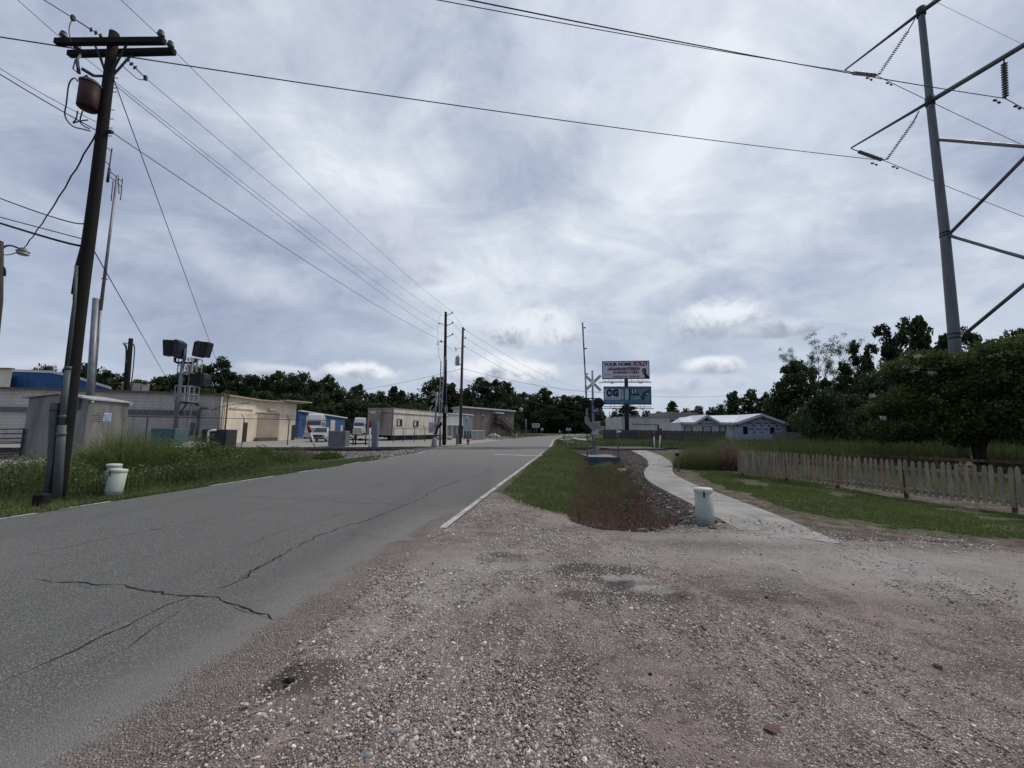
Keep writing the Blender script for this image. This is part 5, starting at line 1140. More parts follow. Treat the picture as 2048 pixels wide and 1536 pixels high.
# ------------------------------------------------------------------ fences
def plank_fence(name, label, a, b, h, m_, ph=.14, cat='fence'):
    t = thing(name, label, cat, (a.x, a.y, a.z)); d = b - a; L = d.length; k = int(L / ph); u = d / k
    mb = MB(); rr = random.Random(3)
    dd_, nn_ = dirs(a, b); M_ = Matrix((dd_, nn_, Vector((0, 0, 1)))).transposed()
    for i in range(k):
        p = a + u * (i + .5); hh = h + rr.uniform(-.04, .04); p.z = float(gh(p.x, p.y)); mb.box(p + Vector((0, 0, hh / 2)), (ph * rr.uniform(.85, .97), .02, hh), M=M_)
    mb.build('planks', m_, t)
    mb = MB()
    for z in (.3, h - .3): mb.bar(a + nn_ * -.04 + Vector((0, 0, z)), b + nn_ * -.04 + Vector((0, 0, z)), .05, .09)
    mb.build('rail', m_, t); return t
oldwood = mat('weathered_planks', (.085, .075, .068), .95, 0, .45, 5, stretch=(3, 3, .3))
fa, fb = G(1206, 884.5, 0), G(1452, 891, .1); plank_fence('plank_fence', 'dark weathered plank fence in front of the pale warehouse and house', fa, fb, 1.38, oldwood)
fa, fb = PD(1545, 872, 47), PD(1612, 872, 45); fa.z = fb.z = 0; plank_fence('plank_fence', 'short pale plank fence at the right end of the wrapped house', fa, fb, 1.45, mat('pale_planks', (.16, .14, .125), .95))
# picket fence
pic = mat('picket_wood', (.29, .245, .175), .9, 0, .35, 5, .3, 50, stretch=(2, 2, .4), dirt=(.22, .185, .15), dirt_amt=.5)
redw = mat('red_picket_wood', (.34, .21, .14), .9, 0, .3, 5, stretch=(2, 2, .4))
fl_, fr_ = G(1479, 949, .04), G(2016, 1024, -.02)
pf = thing('picket_fence', 'unpainted wooden picket fence along the lawn in the right foreground', 'fence', fl_)
df = fr_ - fl_; step = df / 55.0; dd_, nn_ = dirs(fl_, fr_); nn_ = nn_ if (C0 - fl_).dot(nn_) > 0 else -nn_
M_ = Matrix((dd_, nn_, Vector((0, 0, 1)))).transposed()
xs_px = [98, 115, 131, 147, 164, 181, 200, 218, 238, 257, 278, 298, 319, 342, 365, 387, 407, 431, 455, 478, 504, 529, 553, 579, 606, 635, 663, 698, 730, 763, 796, 830, 862, 897, 930, 966, 1002, 1040, 1078, 1117, 1158, 1200, 1244, 1290, 1338, 1387, 1437, 1488, 1540, 1592, 1647, 1705, 1762, 1820, 1883, 1945, 2010]
rr = random.Random(9)
def picket(px, parent, p=None):
    p = p or onwall(fl_, fr_, px, 930); hh = .90 + rr.uniform(-.015, .015); z0 = .10 + rr.uniform(-.012, .012); w2 = .037
    mb = MB(); tl = rr.gauss(0, .012)
    pol = [(-w2, z0), (w2, z0), (w2 + tl, hh - .085), (w2 * .62 + tl, hh - .07), (w2 * .9 + tl, hh - .045), (w2 * .35 + tl, hh), (-w2 * .35 + tl, hh), (-w2 * .9 + tl, hh - .045), (-w2 * .62 + tl, hh - .07), (-w2 + tl, hh - .085)]
    b0 = len(mb.v); mb.extr(pol, .02, .038, M=M_, o=(p.x, p.y, 0))
    return mb.build('picket', redw if rr.random() < .05 else pic, parent)
for q in xs_px: picket(1450 + q / 3.4247, pf)
plast = onwall(fl_, fr_, 1450 + 2010 / 3.4247, 930)
for i in range(1, 38): picket(0, pf, plast + dd_ * .115 * i)
pend = plast + dd_ * .115 * 37.4
for z in (.19, .70):
    mb = MB(); mb.bar(Vector((fl_.x, fl_.y, z)), Vector((pend.x, pend.y, z)), .035, .075); mb.build('rail', pic, pf)
for p in [onwall(fl_, fr_, px, 930) for px in (1482, 1569, 1669, 1804, 2016)] + [plast + dd_ * 1.6, plast + dd_ * 3.2]:
    p = p - nn_ * .07; mb = MB(); mb.box((p.x, p.y, .34), (.065, .065, .78), M=M_); mb.build('post', mat('fence_post_dark', (.11, .075, .055), .9), pf)
# side fence of the yard, further back on the right
s0, s1 = G(1690, 930, .0), G(2120, 955, .0)
sf = thing('board_fence', 'low reddish board fence crossing the yard behind the pickets', 'fence', s0)
mb = MB()
for z in (.22, .5): mb.bar(s0 + Vector((0, 0, z)), s1 + Vector((0, 0, z)), .03, .12)
mb.build('board', redw, sf)
for i in range(9): p = s0.lerp(s1, i / 8); mb = MB(); mb.box((p.x, p.y + .05, .3), (.09, .09, .66)); mb.build('post', redw, sf)
# chain link fences with barbed wire arms
chm = bpy.data.materials.new('chain_link'); chm.use_nodes = True; n = NT(chm.node_tree); B = chm.node_tree.nodes['Principled BSDF']
uvp = n.n('ShaderNodeNewGeometry').outputs['Position']; s = n.n('ShaderNodeSeparateXYZ'); n.put(s.inputs[0], uvp)
h_ = n.m('ADD', s.outputs[0], n.m('MULTIPLY', s.outputs[1], .35)); a = n.m('PINGPONG', n.m('MULTIPLY', n.m('ADD', h_, s.outputs[2]), 14), 1); b = n.m('PINGPONG', n.m('MULTIPLY', n.m('SUBTRACT', h_, s.outputs[2]), 14), 1)
al = n.m('MAXIMUM', n.m('LESS_THAN', a, .06), n.m('LESS_THAN', b, .06)); n.put(B.inputs['Alpha'], al); n.put(B.inputs['Base Color'], (.22, .22, .23)); B.inputs['Metallic'].default_value = .5
def chain(label, pts, h, sp=2.6, barb=True, mesh=True, arm=1):
    t = thing('chain_link_fence', label, 'fence', pts[0])
    for a, b in zip(pts[:-1], pts[1:]):
        d = b - a; k = max(1, round(d.length / sp)); mb = MB(); up = Vector((0, 0, h)); mb.bar(a + up, b + up, .035, .035)
        mb.build('top_rail', darksteel, t)
        for i in range(k + (b is pts[-1])):
            p = a + d * (i / k); mb = MB(); mb.tube([p, p + up], .03, 6)
            if barb: mb.bar(p + up, p + up + Vector((-.12 * arm, -.12, .28)), .03, .03)
            mb.build('post', darksteel, t)
        if barb:
            mb = MB()
            for q in (.4, .7, 1): o_ = Vector((-.12 * arm, -.12, .28)) * q + up; mb.tube([a + o_, b + o_], .006, 3, caps=False)
            mb.build('barbed_wire', wirem, t)
        if mesh: mb = MB(); mb.add([a + Vector((0, 0, .05)), b + Vector((0, 0, .05)), b + up, a + up], [(0, 1, 2, 3)]); mb.build('wire_mesh', chm, t)
    return t
def FP(px, py, top, h): 
    p = onG(px, py); return p
fz = [PD(200, 885, 23.4), PD(290, 885, 23.7), PD(391, 885, 24.3), PD(484, 885, 25.0), PD(575, 885, 26.0), PD(657, 885, 27.6)]
for p in fz: p.z = .2
chain('chain link fence with barbed wire arms between the signal mast and the warehouse', fz, HZ(484, 837, fz[3]) - .2, 2.9)
fz = [PD(657, 885, 27.6), PD(668, 880, 48), PD(733, 880, 48)]; fz[0].z = .2; fz[1].z = fz[2].z = .1
chain('chain link fence across the yard behind the small grey cabinet and pipes', fz[1:], HZ(700, 839, fz[2]), 3, barb=False)
fz = [PD(786, 889, 33.5), PD(805, 889, 34), PD(828, 889, 34.6), PD(849, 889, 35.4), PD(868, 889, 36)]
for p in fz: p.z = .15
chain('chain link fence with angled arms in front of the office trailer', fz, HZ(805, 857, fz[1]) - .15, 4)
fz = [PD(946, 880, 52), PD(1000, 876, 66), PD(1062, 874, 84)]
for p in fz: p.z = .1
chain('long chain link fence behind the white hatchback beside the road', fz, 1.1, 2.6, barb=False)
# shade cloth panels and gate by the shop
gt = thing('slat_gate', 'grey corrugated sheet gate between the shop and the road', 'gate', PD(956, 880, 44))
mb = MB(); a, b = PD(944, 880, 43), PD(969, 878, 47); d_, n_ = dirs(a, b); Mq = Matrix((d_, n_, Vector((0, 0, 1)))).transposed(); zt_ = HZ(956, 861.5, a); L = (b - a).length
for i in range(14): p = a.lerp(b, (i + .5) / 14); mb.box((p.x, p.y, zt_ / 2), (L / 14 * .7, .05, zt_), M=Mq)
mb.build('sheet', mat('sheet_grey', (.20, .21, .24), .6), gt)
mb = MB(); mb.bar(Vector((a.x, a.y - .05, zt_)), Vector((b.x, b.y - .05, zt_)), .06, .06); mb.build('top_rail', trim, gt)
for px in (953.5, 966): q = onwall(a, b, px, 870); mb = MB(); mb.box((q.x, q.y - .08, zt_ * .45), (.12, .05, zt_ * .8)); mb.build('white_slat', trim, gt)
gn = thing('mesh_screen', 'green mesh fence screen left of the grey sheet gate', 'fence', PD(935, 880, 46)); mb = MB(); a, b = PD(926, 880, 46), PD(944, 880, 47); mb.box(((a.x + b.x) / 2, 46.5, .7), (b.x - a.x, .04, .95)); mb.build('screen', mat('screen_green', (.06, .13, .12)), gn)
mb = MB(); mb.bar(Vector((a.x, 46.44, 1.2)), Vector((b.x, 46.44, 1.2)), .05, .05)
for i in range(4): p = a.lerp(b, i / 3); mb.tube([(p.x, 46.44, 0), (p.x, 46.44, 1.2)], .035, 5)
mb.build('frame', trim, gn)
# pipe gate at the far left
pg = thing('pipe_gate', 'grey tubular steel farm gate at the left edge beside the metal cabinet', 'gate', onG(20, 914))
a, b = onG(-120, 918), onG(40, 912); up = Vector((0, 0, 1)); mb = MB(); hh = HZ(38, 858, b) - b.z
for k in (.08, .28, .48, .66, .84, 1.0): mb.tube([a + up * hh * k, b + up * hh * k], .022, 6)
mb.build('bar', darksteel, pg)
for q in (0, .5, 1.0): p = a.lerp(b, q); mb = MB(); mb.tube([p, p + up * hh * 1.02], .03, 6); mb.build('upright', darksteel, pg)
mb = MB(); p = b; mb.tube([p + up * hh * .85, V(52, 868, b) + Vector((0, .3, 0))], .02, 6); mb.build('brace', darksteel, pg); mb = MB(); mb.tube([p + up * hh * .6, V(52, 880, b) + Vector((0, .3, 0))], .02, 6); mb.build('brace', darksteel, pg)
# ------------------------------------------------------------------ text
TXT = {}
def text(s, w_, h_, m_, parent, Mx, o, name='lettering', bold=0.0, ex=.004, shear=0):
    """s fitted to a w_ x h_ box centred at o; Mx columns = right, up, normal"""
    cu_ = bpy.data.curves.new(name, 'FONT'); cu_.body = s; cu_.offset = bold; cu_.shear = shear; cu_.extrude = 0
    ob = bpy.data.objects.new(name, cu_); me0 = bpy.data.meshes.new_from_object(ob)
    vs = [v_.co.copy() for v_ in me0.vertices]; fs = [tuple(p.vertices) for p in me0.polygons]
    bpy.data.objects.remove(ob); bpy.data.curves.remove(cu_); bpy.data.meshes.remove(me0)
    x0, x1 = min(v_.x for v_ in vs), max(v_.x for v_ in vs); y0, y1 = min(v_.y for v_ in vs), max(v_.y for v_ in vs)
    mb = MB(); mb.add([Mx @ Vector(((v_.x - (x0 + x1) / 2) / (x1 - x0) * w_, (v_.y - (y0 + y1) / 2) / (y1 - y0) * h_, ex)) + Vector(o) for v_ in vs], fs)
    return mb.build(name, m_, parent)
def flatM(d, n_): return Matrix((d, Vector((0, 0, 1)), n_)).transposed()
up = Vector((0, 0, 1))
def lerpc(a, b, sag, k=28):
    return [a.lerp(b, i / k) - up * (4 * sag * (i / k) * (1 - i / k)) for i in range(k + 1)]
def wire(label, a, b, sag, r=.009, m_=None, name='power_line', cat='wire', group=None):
    mb = MB(); mb.tube(lerpc(a, b, sag), r, 5, caps=False); o = mb.build(name, m_ or wirem); tag(o, label, cat, group); return o
def beyond(a, b, s): return b + (b - a).normalized() * s
# ------------------------------------------------------------------ wooden utility pole, left foreground
pb = onG(112, 1004); pt = V(229, 66, pb); ax = (pt - pb)
def onp(py): 
    lo, hi = 0, 1
    for _ in range(40):
        mid = (lo + hi) / 2; q = pb + ax * mid - C0; yy = CY - F * q.dot(cu) / q.dot(fw)
        if yy > py: lo = mid
        else: hi = mid
    return pb + ax * lo
up1 = thing('utility_pole', 'tall dark wooden utility pole with crossarms and a red brown transformer at the left', 'utility pole', pb)
K = 14; pts = [pb + ax * (i / K) + Vector((math.sin(i * .9) * .008, 0, 0)) for i in range(K + 1)]; pts[0] = pts[0] - up * .1
mb = MB(); mb.tube(pts, [.118 - .036 * (i / K) for i in range(K + 1)], 16); mb.build('pole', creosote, up1)
armz = onp(92).z; pc = onp(92)
L1, Rr1 = G(112, 84, armz), G(329, 82, armz); L2, Rr2 = G(138, 108, armz), G(349, 103, armz)
arms = []
for a, b in ((L1, Rr1), (L2, Rr2)): mb = MB(); mb.bar(a, b, .09, .115); arms.append(mb.build('crossarm', creosote, up1))
mb = MB(); mb.bar(L1.lerp(Rr1, .36) - up * .05, pc - up * .75, .03, .03); mb.build('brace', darksteel, up1); mb = MB(); mb.bar(L1.lerp(Rr1, .66) - up * .05, pc - up * .75, .03, .03); mb.build('brace', darksteel, up1)
mb = MB(); mb.bar(L2.lerp(Rr2, .30) - up * .05, pc - up * .8, .03, .03); mb.build('brace', darksteel, up1); mb = MB(); mb.bar(L2.lerp(Rr2, .60) - up * .05, pc - up * .8, .03, .03); mb.build('brace', darksteel, up1)
PIN = [(.0, .01), (.02, .01), (.02, .05), (.055, .06), (.07, .085), (.055, .10), (.06, .125), (.04, .14), (.04, .155), (.05, .165), (.035, .185), (.005, .19)]
pins = []
for q in (L1.lerp(Rr1, .06), L1.lerp(Rr1, .96), L2.lerp(Rr2, .07), L2.lerp(Rr2, .955)):
    mb = MB(); mb.lathe(q + up * .05, PIN, 12); mb.build('pin_insulator', insul, up1); pins.append(q + up * .24)
def string(parent, a, b, n_, rr_=.05, m_=None, name='insulator_string', rod=.01):
    d = (b - a); z = d.normalized(); x = z.orthogonal().normalized(); M_ = Matrix((x, z.cross(x), z)).transposed(); mb = MB(); mb.tube([a, b], rod, 5)
    L = d.length / n_
    mb.tube([a - d * .12, a], rod * .8, 5)
    for i in range(n_): mb.lathe(a + d * ((i + .5) / n_), [(rod, -.34 * L), (rr_ * .45, -.28 * L), (rr_, -.05 * L), (rr_ * .95, .06 * L), (rr_ * .4, .2 * L), (rod, .3 * L)], 10, M=M_)
    return mb.build(name, m_ or insul, parent)
dz_ = armz - .02; s1 = G(146, 36, dz_ + .05); s2 = G(213, 79, dz_); s3 = G(252, 117, dz_); s4 = G(291, 156, dz_ - .1)
string(up1, s2.lerp(s1, .12), s2.lerp(s1, .55), 3, .055); string(up1, s3, s3.lerp(s4, .55), 3, .055)
for a, b in ((s2.lerp(s1, .5), s1), (s3.lerp(s4, .5), s4)):
    mb = MB(); mb.tube([a, b], .012, 5); mb.box(b, (.05, .05, .1)); mb.build('clamp', darksteel, up1)
# transformer
g0 = onp(192); dc = (V(178, 192, pb) - g0); dc.z = 0; tcn = V(178, 192, pb + Vector((dc.x, dc.y, 0)) * .98); 
trc = mat('transformer_brown', (.045, .015, .018), .6, 0, .25, 4, dirt=(.05, .03, .03))
tz0, tz1 = HZ(176, 219, tcn), HZ(178, 166, tcn); rt = .158
mb = MB(); mb.lathe((tcn.x, tcn.y, 0), [(.01, tz0), (rt - .02, tz0), (rt, tz0 + .02), (rt, tz1 - .03)], 24); tro = mb.build('transformer', trc, up1)
mb = MB(); mb.lathe((tcn.x, tcn.y, 0), [(rt + .012, tz1 - .03), (rt + .014, tz1), (rt * .8, tz1 + .05), (.03, tz1 + .08)], 24); mb.build('lid', mat('lid_grey', (.22, .22, .22)), tro)
mb = MB(); q = Vector((tcn.x - .1, tcn.y, tz1 + .02)); mb.lathe(q, [(.03, 0), (.045, .03), (.025, .05), (.045, .08), (.025, .10), (.04, .13), (.01, .17)], 10); mb.lathe((tcn.x - rt - .02, tcn.y, tz1 - .08), [(.02, -.03), (.03, 0), (.02, .03)], 8, M=Matrix.Rotation(R(90), 3, 'Y')); mb.build('bushing', insul, tro)
mb = MB()
for z in (tz0 + .12, tz1 - .12): mb.bar((tcn.x, tcn.y, z), (onp(200).x, onp(200).y, z), .06, .08)
mb.build('bracket', darksteel, tro)
# fused cutout
cq = [V(151, 118, tcn), V(146, 138, tcn), V(158, 147, tcn), V(154, 120, tcn)]
mb = MB(); mb.tube([cq[3], cq[2]], .028, 8); mb.tube([cq[0], cq[1], cq[2]], .012, 6); mb.bar(cq[3], L2.lerp(Rr2, .12), .03, .03); mb.build('fuse_cutout', insul, up1)
mb = MB(); mb.bar(V(163, 137, tcn), V(188, 152, tcn), .04, .05); mb.bar(V(188, 152, tcn), onp(152), .035, .035); mb.build('bracket', darksteel, up1)
def cabl(parent, pxs, base, r=.012, m_=None, name='cable', sm=4):
    P_ = [V(px, py, base) for px, py in pxs]; Q = []
    for i in range(len(P_) - 1):
        p0, p1, p2, p3 = P_[max(i - 1, 0)], P_[i], P_[i + 1], P_[min(i + 2, len(P_) - 1)]
        for k in range(sm):
            t = k / sm; Q.append(.5 * ((2 * p1) + (p2 - p0) * t + (2 * p0 - 5 * p1 + 4 * p2 - p3) * t * t + (3 * p1 - p0 - 3 * p2 + p3) * t ** 3))
    Q.append(P_[-1]); mb = MB(); mb.tube(Q, r, 5); return mb.build(name, m_ or wirem, parent)
tb0 = Vector((tcn.x - .1, tcn.y, 0))
cabl(up1, [(156, 163), (148, 156), (138, 168), (133, 205), (130, 232), (145, 252), (165, 258), (181, 262)], tb0)
cabl(up1, [(165, 222), (160, 240), (165, 250), (180, 258)], tb0); cabl(up1, [(155, 222), (152, 238), (146, 246), (160, 242), (176, 240)], tb0)
cabl(up1, [(147, 36), (140, 48), (138, 66), (143, 85)], G(140, 60, armz), .008); cabl(up1, [(246, 133), (262, 147), (276, 158), (290, 160)], Vector((s3.x, s3.y, 0)), .008)
mb = MB()
for py, dx in ((220, 5), (238, 6), (256, 0), (272, 4), (156, 0), (184, 4), (176, 3)): q = onp(py); s_ = V(228 + dx - (py - 66) * .09 + 14, py, pb); mb.bar(q, q + (s_ - q).normalized() * (.16), .012, .012)
mb.build('step_bolt', darksteel, up1)
mb = MB(); mb.box(onp(262) + Vector((.13, .02, 0)), (.12, .06, .05)); mb.build('wire_clamp', darksteel, up1)
# conduits up the pole
pvc = mat('conduit_grey_blue', (.09, .10, .11), .55, 0, .2, 3, dirt=(.12, .12, .12)); pvc2 = mat('conduit_green_grey', (.10, .12, .12), .55, 0, .15, 3, dirt=(.15, .16, .15))
fr = Vector((-.06, -.19, 0))
mb = MB(); bq = pb + Vector((-.2, -.2, -.05)); mb.tube([V(93, 1014, bq), V(104, 920, bq), V(108, 830, bq), V(110, 806, bq)], .062, 12); mb.tube([V(109.4, 822, bq), V(109.6, 814, bq)], .07, 12); mb.build('conduit', pvc, up1)
bq = pb + fr
mb = MB(); mb.tube([V(112, 1012, bq), V(121, 900, bq), V(125, 850, bq)], .068, 12); mb.tube([V(124.5, 852, bq), V(136, 740, bq)], .05, 12); mb.tube([V(135.5, 746, bq), V(150, 600, bq), V(153, 531, bq)], .026, 10)
for py, px in ((868, 123), (736, 136.3), (833, 126)): mb.tube([V(px, py + 3, bq), V(px, py - 3, bq)], .078 if py > 850 else .058, 12)
mb.build('conduit', pvc2, up1)
cabl(up1, [(154, 535), (150, 545), (146, 600), (150, 620)], pb + fr, .008)
# poles' lower guy anchor
st = thing('wood_stump', 'short dark cut timber stump at the foot of the utility pole', 'stump', onG(72, 1018)); mb = MB(); g_ = ORG[st.name]
mb.box(g_ + Vector((0, .06, .11)), (.17, .16, .26), rz=.2, bev=.02); mb.build('block', creosote, st)
# ------------------------------------------------------------------ far poles
def rod(name, label, pxb, pyb, pxt, pyt, r0_, r1_, m_=creosote, base=None, cat='utility pole', group=None):
    b = base or onG(pxb, pyb); t = thing(name, label, cat, b, group); tp_ = V(pxt, pyt, b); mb = MB(); mb.tube([b - up * .1, b.lerp(tp_, .5), tp_], [r0_, (r0_ + r1_) / 2, r1_], 12); mb.build('pole', m_, t); return t, b, tp_
P1, p1b, p1t = rod('utility_pole', 'taller of the two dark poles behind the left crossing signal, with three side arms', 888, 890, 891.5, 624, .145, .10)
tips1 = []
for px, py, dx in ((904, 626, 0), (905, 646, 0), (905, 669, 0)):
    a = V(892, py + 6, p1b); b = V(px, py, p1b); mb = MB(); mb.bar(a, b, .045, .045); mb.lathe(b, [(.03, -.05), (.06, 0), (.06, .04), (.03, .08), (.01, .14)], 8); mb.build('side_arm', darksteel, P1); tips1.append(b + up * .12)
mb = MB(); mb.bar(V(889, 650, p1b), V(879, 646, p1b), .03); mb.bar(V(889, 684, p1b), V(878, 683, p1b), .04); mb.lathe(V(879, 647, p1b), [(.02, -.06), (.07, 0), (.02, .06)], 8); mb.build('bracket', darksteel, P1)
mb = MB(); mb.tube([V(878, 690, p1b), V(876, 679, p1b), V(874, 690, p1b), V(876, 690, p1b)], .03, 6); mb.tube([V(882, 681, p1b), V(883, 685, p1b)], .06, 6); mb.build('switch', insul, P1)
cabl(P1, [(883, 627), (877, 640), (875, 660), (877, 674)], p1b, .008); cabl(P1, [(877, 692), (878, 712), (882, 722)], p1b, .012); cabl(P1, [(893, 692), (898, 695), (905, 698)], p1b, .008)
mb = MB(); mb.tube([V(893.5, 720, p1b) + Vector((.02, -.14, 0)), V(892, 888, p1b) + Vector((.02, -.14, 0))], .025, 6); mb.build('conduit', pvc, P1)
P2, p2b, p2t = rod('utility_pole', 'thinner shorter pole with a grey transformer right of the taller pole', 920, 888, 926, 655, .14, .095, mat('brown_pole', (.07, .058, .05), .9, 0, .4, 8, stretch=(1, 1, .15)))
tips2 = []
for px, py in ((929, 659), (931, 676), (929, 693)): b = V(px, py, p2b); mb = MB(); mb.bar(V(924, py + 1, p2b), b, .04); mb.lathe(b, [(.02, -.08), (.06, -.02), (.06, .03), (.02, .08)], 8); mb.build('insulator', insul, P2); tips2.append(b)
mb = MB(); mb.bar(V(922, 697, p2b), V(913, 696, p2b), .03); mb.tube([V(910, 694, p2b), V(912, 702, p2b), V(914, 697, p2b)], .035, 6); mb.build('fuse_cutout', insul, P2)
q = V(915, 720, p2b); z0, z1 = HZ(915, 731, q), HZ(915, 714, q); mb = MB(); mb.lathe((q.x, q.y, 0), [(.01, z0), (.17, z0), (.19, z0 + .03), (.19, z1 - .03), (.15, z1 + .04), (.02, z1 + .07)], 16); mb.lathe((q.x + .03, q.y, z1 + .05), [(.03, 0), (.06, .04), (.03, .08), (.06, .11), (.02, .15)], 8)
mb.bar((q.x, q.y, z0 + .1), (p2b.x, p2b.y, z0 + .1), .06, .08); mb.build('transformer', mat('transformer_pale', (.36, .39, .38), .5, .1), P2)
cabl(P2, [(910, 718), (908, 735), (912, 745), (918, 749)], p2b, .008)
mb = MB(); g_ = onG(914, 889); mb.tube([g_, g_ + up * .9], .09, 10); mb.build('conduit', pvc, P2)
P3, p3b, p3t = rod('service_pole', 'short dark wooden pole with hanging cables behind the metal cabinet', 244, 884, 262, 677, .17, .12, cat='pole')
mb = MB(); mb.bar(V(262, 687, p3b), V(245, 686, p3b), .05); mb.build('bracket', darksteel, P3)
for L_ in ([(247, 688), (252, 700), (250, 740), (246, 790), (242, 830)], [(267, 688), (269, 700), (266, 740), (260, 790), (254, 850)], [(249, 688), (253, 695), (254, 740), (250, 800)]): cabl(P3, L_, p3b - Vector((0, .15, 0)), .03, cablem)
for px, yb, yt, Y, lab in ((1042, 873, 795, 96, 'distant pole carrying a small grey transformer near the brown building'), (1048, 873, 838, 100, 'slim distant pole beside the one with the transformer'), (1150, 872, 795, 108, 'distant dark pole in front of the woods right of the road bend'), (1201.5, 870, 820, 120, 'distant pole with a small crossarm seen right of the crossing signal'), (1218.5, 870, 823, 112, 'thin distant pole left of the billboard post'), (1052, 873, 838, 70, 'pale leaning post beside the road sign')):
    b = PD(px, yb, Y); b.z = 0; t = thing('utility_pole', lab, 'utility pole', b); mb = MB(); tp_ = V(px, yt, b); mb.tube([b, tp_], [.13, .09] if px != 1052 else [.09, .07], 7); mb.build('pole', creosote if px != 1052 else signalgrey, t)
    if px == 1201.5: mb = MB(); mb.bar(V(1196, 829, b), V(1207, 829, b), .12); mb.build('crossarm', creosote, t)
    if px == 1042: mb = MB(); q = V(1042, 820, b) + Vector((0, -.4, 0)); mb.lathe(q, [(.05, -.5), (.42, -.5), (.42, .4), (.1, .55)], 12); mb.build('transformer', mat('transformer_pale', (.36, .39, .38)), t)
# ------------------------------------------------------------------ antenna mast
b = onG(174, 903) + Vector((-1.4, 1.3, 0)); b = PD(176, 880, 20.6); b.z = .05
am_ = thing('antenna_mast', 'tall thin grey radio mast with dipole antennas rising behind the metal cabinet', 'antenna', b)
def on2(px, py): return V(px, py, b)
mb = MB(); mb.tube([b, on2(192, 597)], [.17, .135], 14); mb.tube([on2(203, 597) , on2(186, 800)], .05, 8); mb.build('lower_tube', steel, am_)
mb = MB(); mb.tube([on2(201, 620), on2(234, 352)], [.075, .05], 10); mb.build('upper_tube', steel, am_)
mb = MB(); mb.tube([on2(202, 557), on2(216, 559)], .025, 6); mb.build('clamp', darksteel, am_)
mb = MB()
for a, c_ in (((208, 290), (223, 303)), ((205, 316), (220, 332)), ((224, 296), (214, 365)), ((221, 344), (245, 364)), ((221, 354), (243, 374)), ((245, 357), (241, 400)), ((226, 362), (222, 402)), ((236, 350), (238, 388))): mb.tube([on2(*a), on2(*c_)], .022 if a != (224, 296) else .03, 5)
mb.tube([on2(219, 336), on2(215, 364)], .06, 8); mb.build('antenna', darksteel, am_)
# ------------------------------------------------------------------ equipment cabinet
ca, cl, crr = onG(163, 912), None, None
la = Vector((-1.93, -.5, 0)); ra = Vector((-.60, 2.33, 0))
cl = V(48, 912, ca + la); l0 = Vector((cl.x, cl.y, 0)); dL = (Vector((V(50, 850, ca + la).x, V(50, 850, ca + la).y, 0)) - Vector((ca.x, ca.y, 0)))
eqc = thing('equipment_cabinet', 'large dull metal equipment shelter with a low pitched roof beside the wooden pole', 'cabinet', ca)
A_ = Vector((ca.x, ca.y, 0)); B_ = A_ + dL; Cc = A_ + ra; Dd = B_ + ra; zt = HZ(177, 799, ca); zmid = (A_ + B_) / 2; zr = zt + .17
mb = MB(); vs_ = [A_, B_, Dd, Cc]; mb.add([v_ + up * .03 for v_ in vs_] + [v_ + up * zt for v_ in vs_] + [(A_ + B_) / 2 + up * zr, (Cc + Dd) / 2 + up * zr], [(3, 2, 1, 0), (1, 5, 8, 4, 0), (0, 4, 7, 3), (3, 7, 9, 6, 2), (2, 6, 5, 1)]); mb.build('shell', cabm, eqc)
ov = (A_ - B_).normalized() * .12; fv = -(ra.normalized()) * .14; M0 = (A_ + B_) / 2; M1 = (Cc + Dd) / 2; mb = MB()
for e_, o_ in ((A_, ov), (B_, -ov)):
    e2_b = e_ + ra; q = [e_ + o_ + fv + up * (zt - .02), M0 + fv + up * (zr + .01), M1 - fv + up * (zr + .01), e2_b + o_ - fv + up * (zt - .02)]
    mb.add(q + [p + up * .05 for p in q], [(0, 1, 2, 3), (7, 6, 5, 4), (0, 4, 5, 1), (1, 5, 6, 2), (2, 6, 7, 3), (3, 7, 4, 0)])
mb.build('roof', mat('roof_light_grey', (.46, .47, .46), .5, .3), eqc)
fn = -(ra.normalized())
vh = panel(B_, A_, 141, 796, 152, 818, 'vent_hood', cabm, eqc, .2, .18); panel(B_, A_, 153, 796, 161, 818, 'vent_louvre', duct, eqc, .12, .1)
panel(B_, A_, 139, 792, 165, 794, 'drip_edge', steel, eqc, .1, .08)
lbm = mat('label_blue', (.16, .34, .62), .5); lbw = mat('label_white', (.62, .66, .72), .5)
lb_ = panel(A_, Cc, 206.5, 826, 221.5, 843, 'notice_plate', lbw, eqc, .012, .01)
for i in range(5): panel(A_, Cc, 208, 827.5 + i * 3.1, 220, 829.5 + i * 3.1, 'blue_line', lbm, lb_, .02, .01)
dtx = mat('faded_print', (.12, .12, .12), .8)
for i, (a, c_) in enumerate(((193, 200), (186, 201), (188, 203), (186, 200), (186, 202))): panel(A_, Cc, a, 826 + i * 4.0, c_, 827.8 + i * 4.0, 'faded_print', dtx, eqc, .008, .008)
for p_ in (A_ + ra * .02, Cc - ra * .02): mb = MB(); mb.lathe(p_ + (A_ - B_).normalized() * .08 + up * (zt - .09), [(.01, -.05), (.05, -.04), (.05, .04), (.01, .05)], 8); mb.build('lamp', trim, eqc)
mb = MB(); mb.bar(A_ + up * .0, A_ + up * zt, .03, .03); mb.bar(A_ + up * .05, Cc + up * .05, .04, .05); mb.build('corner_trim', steel, eqc)
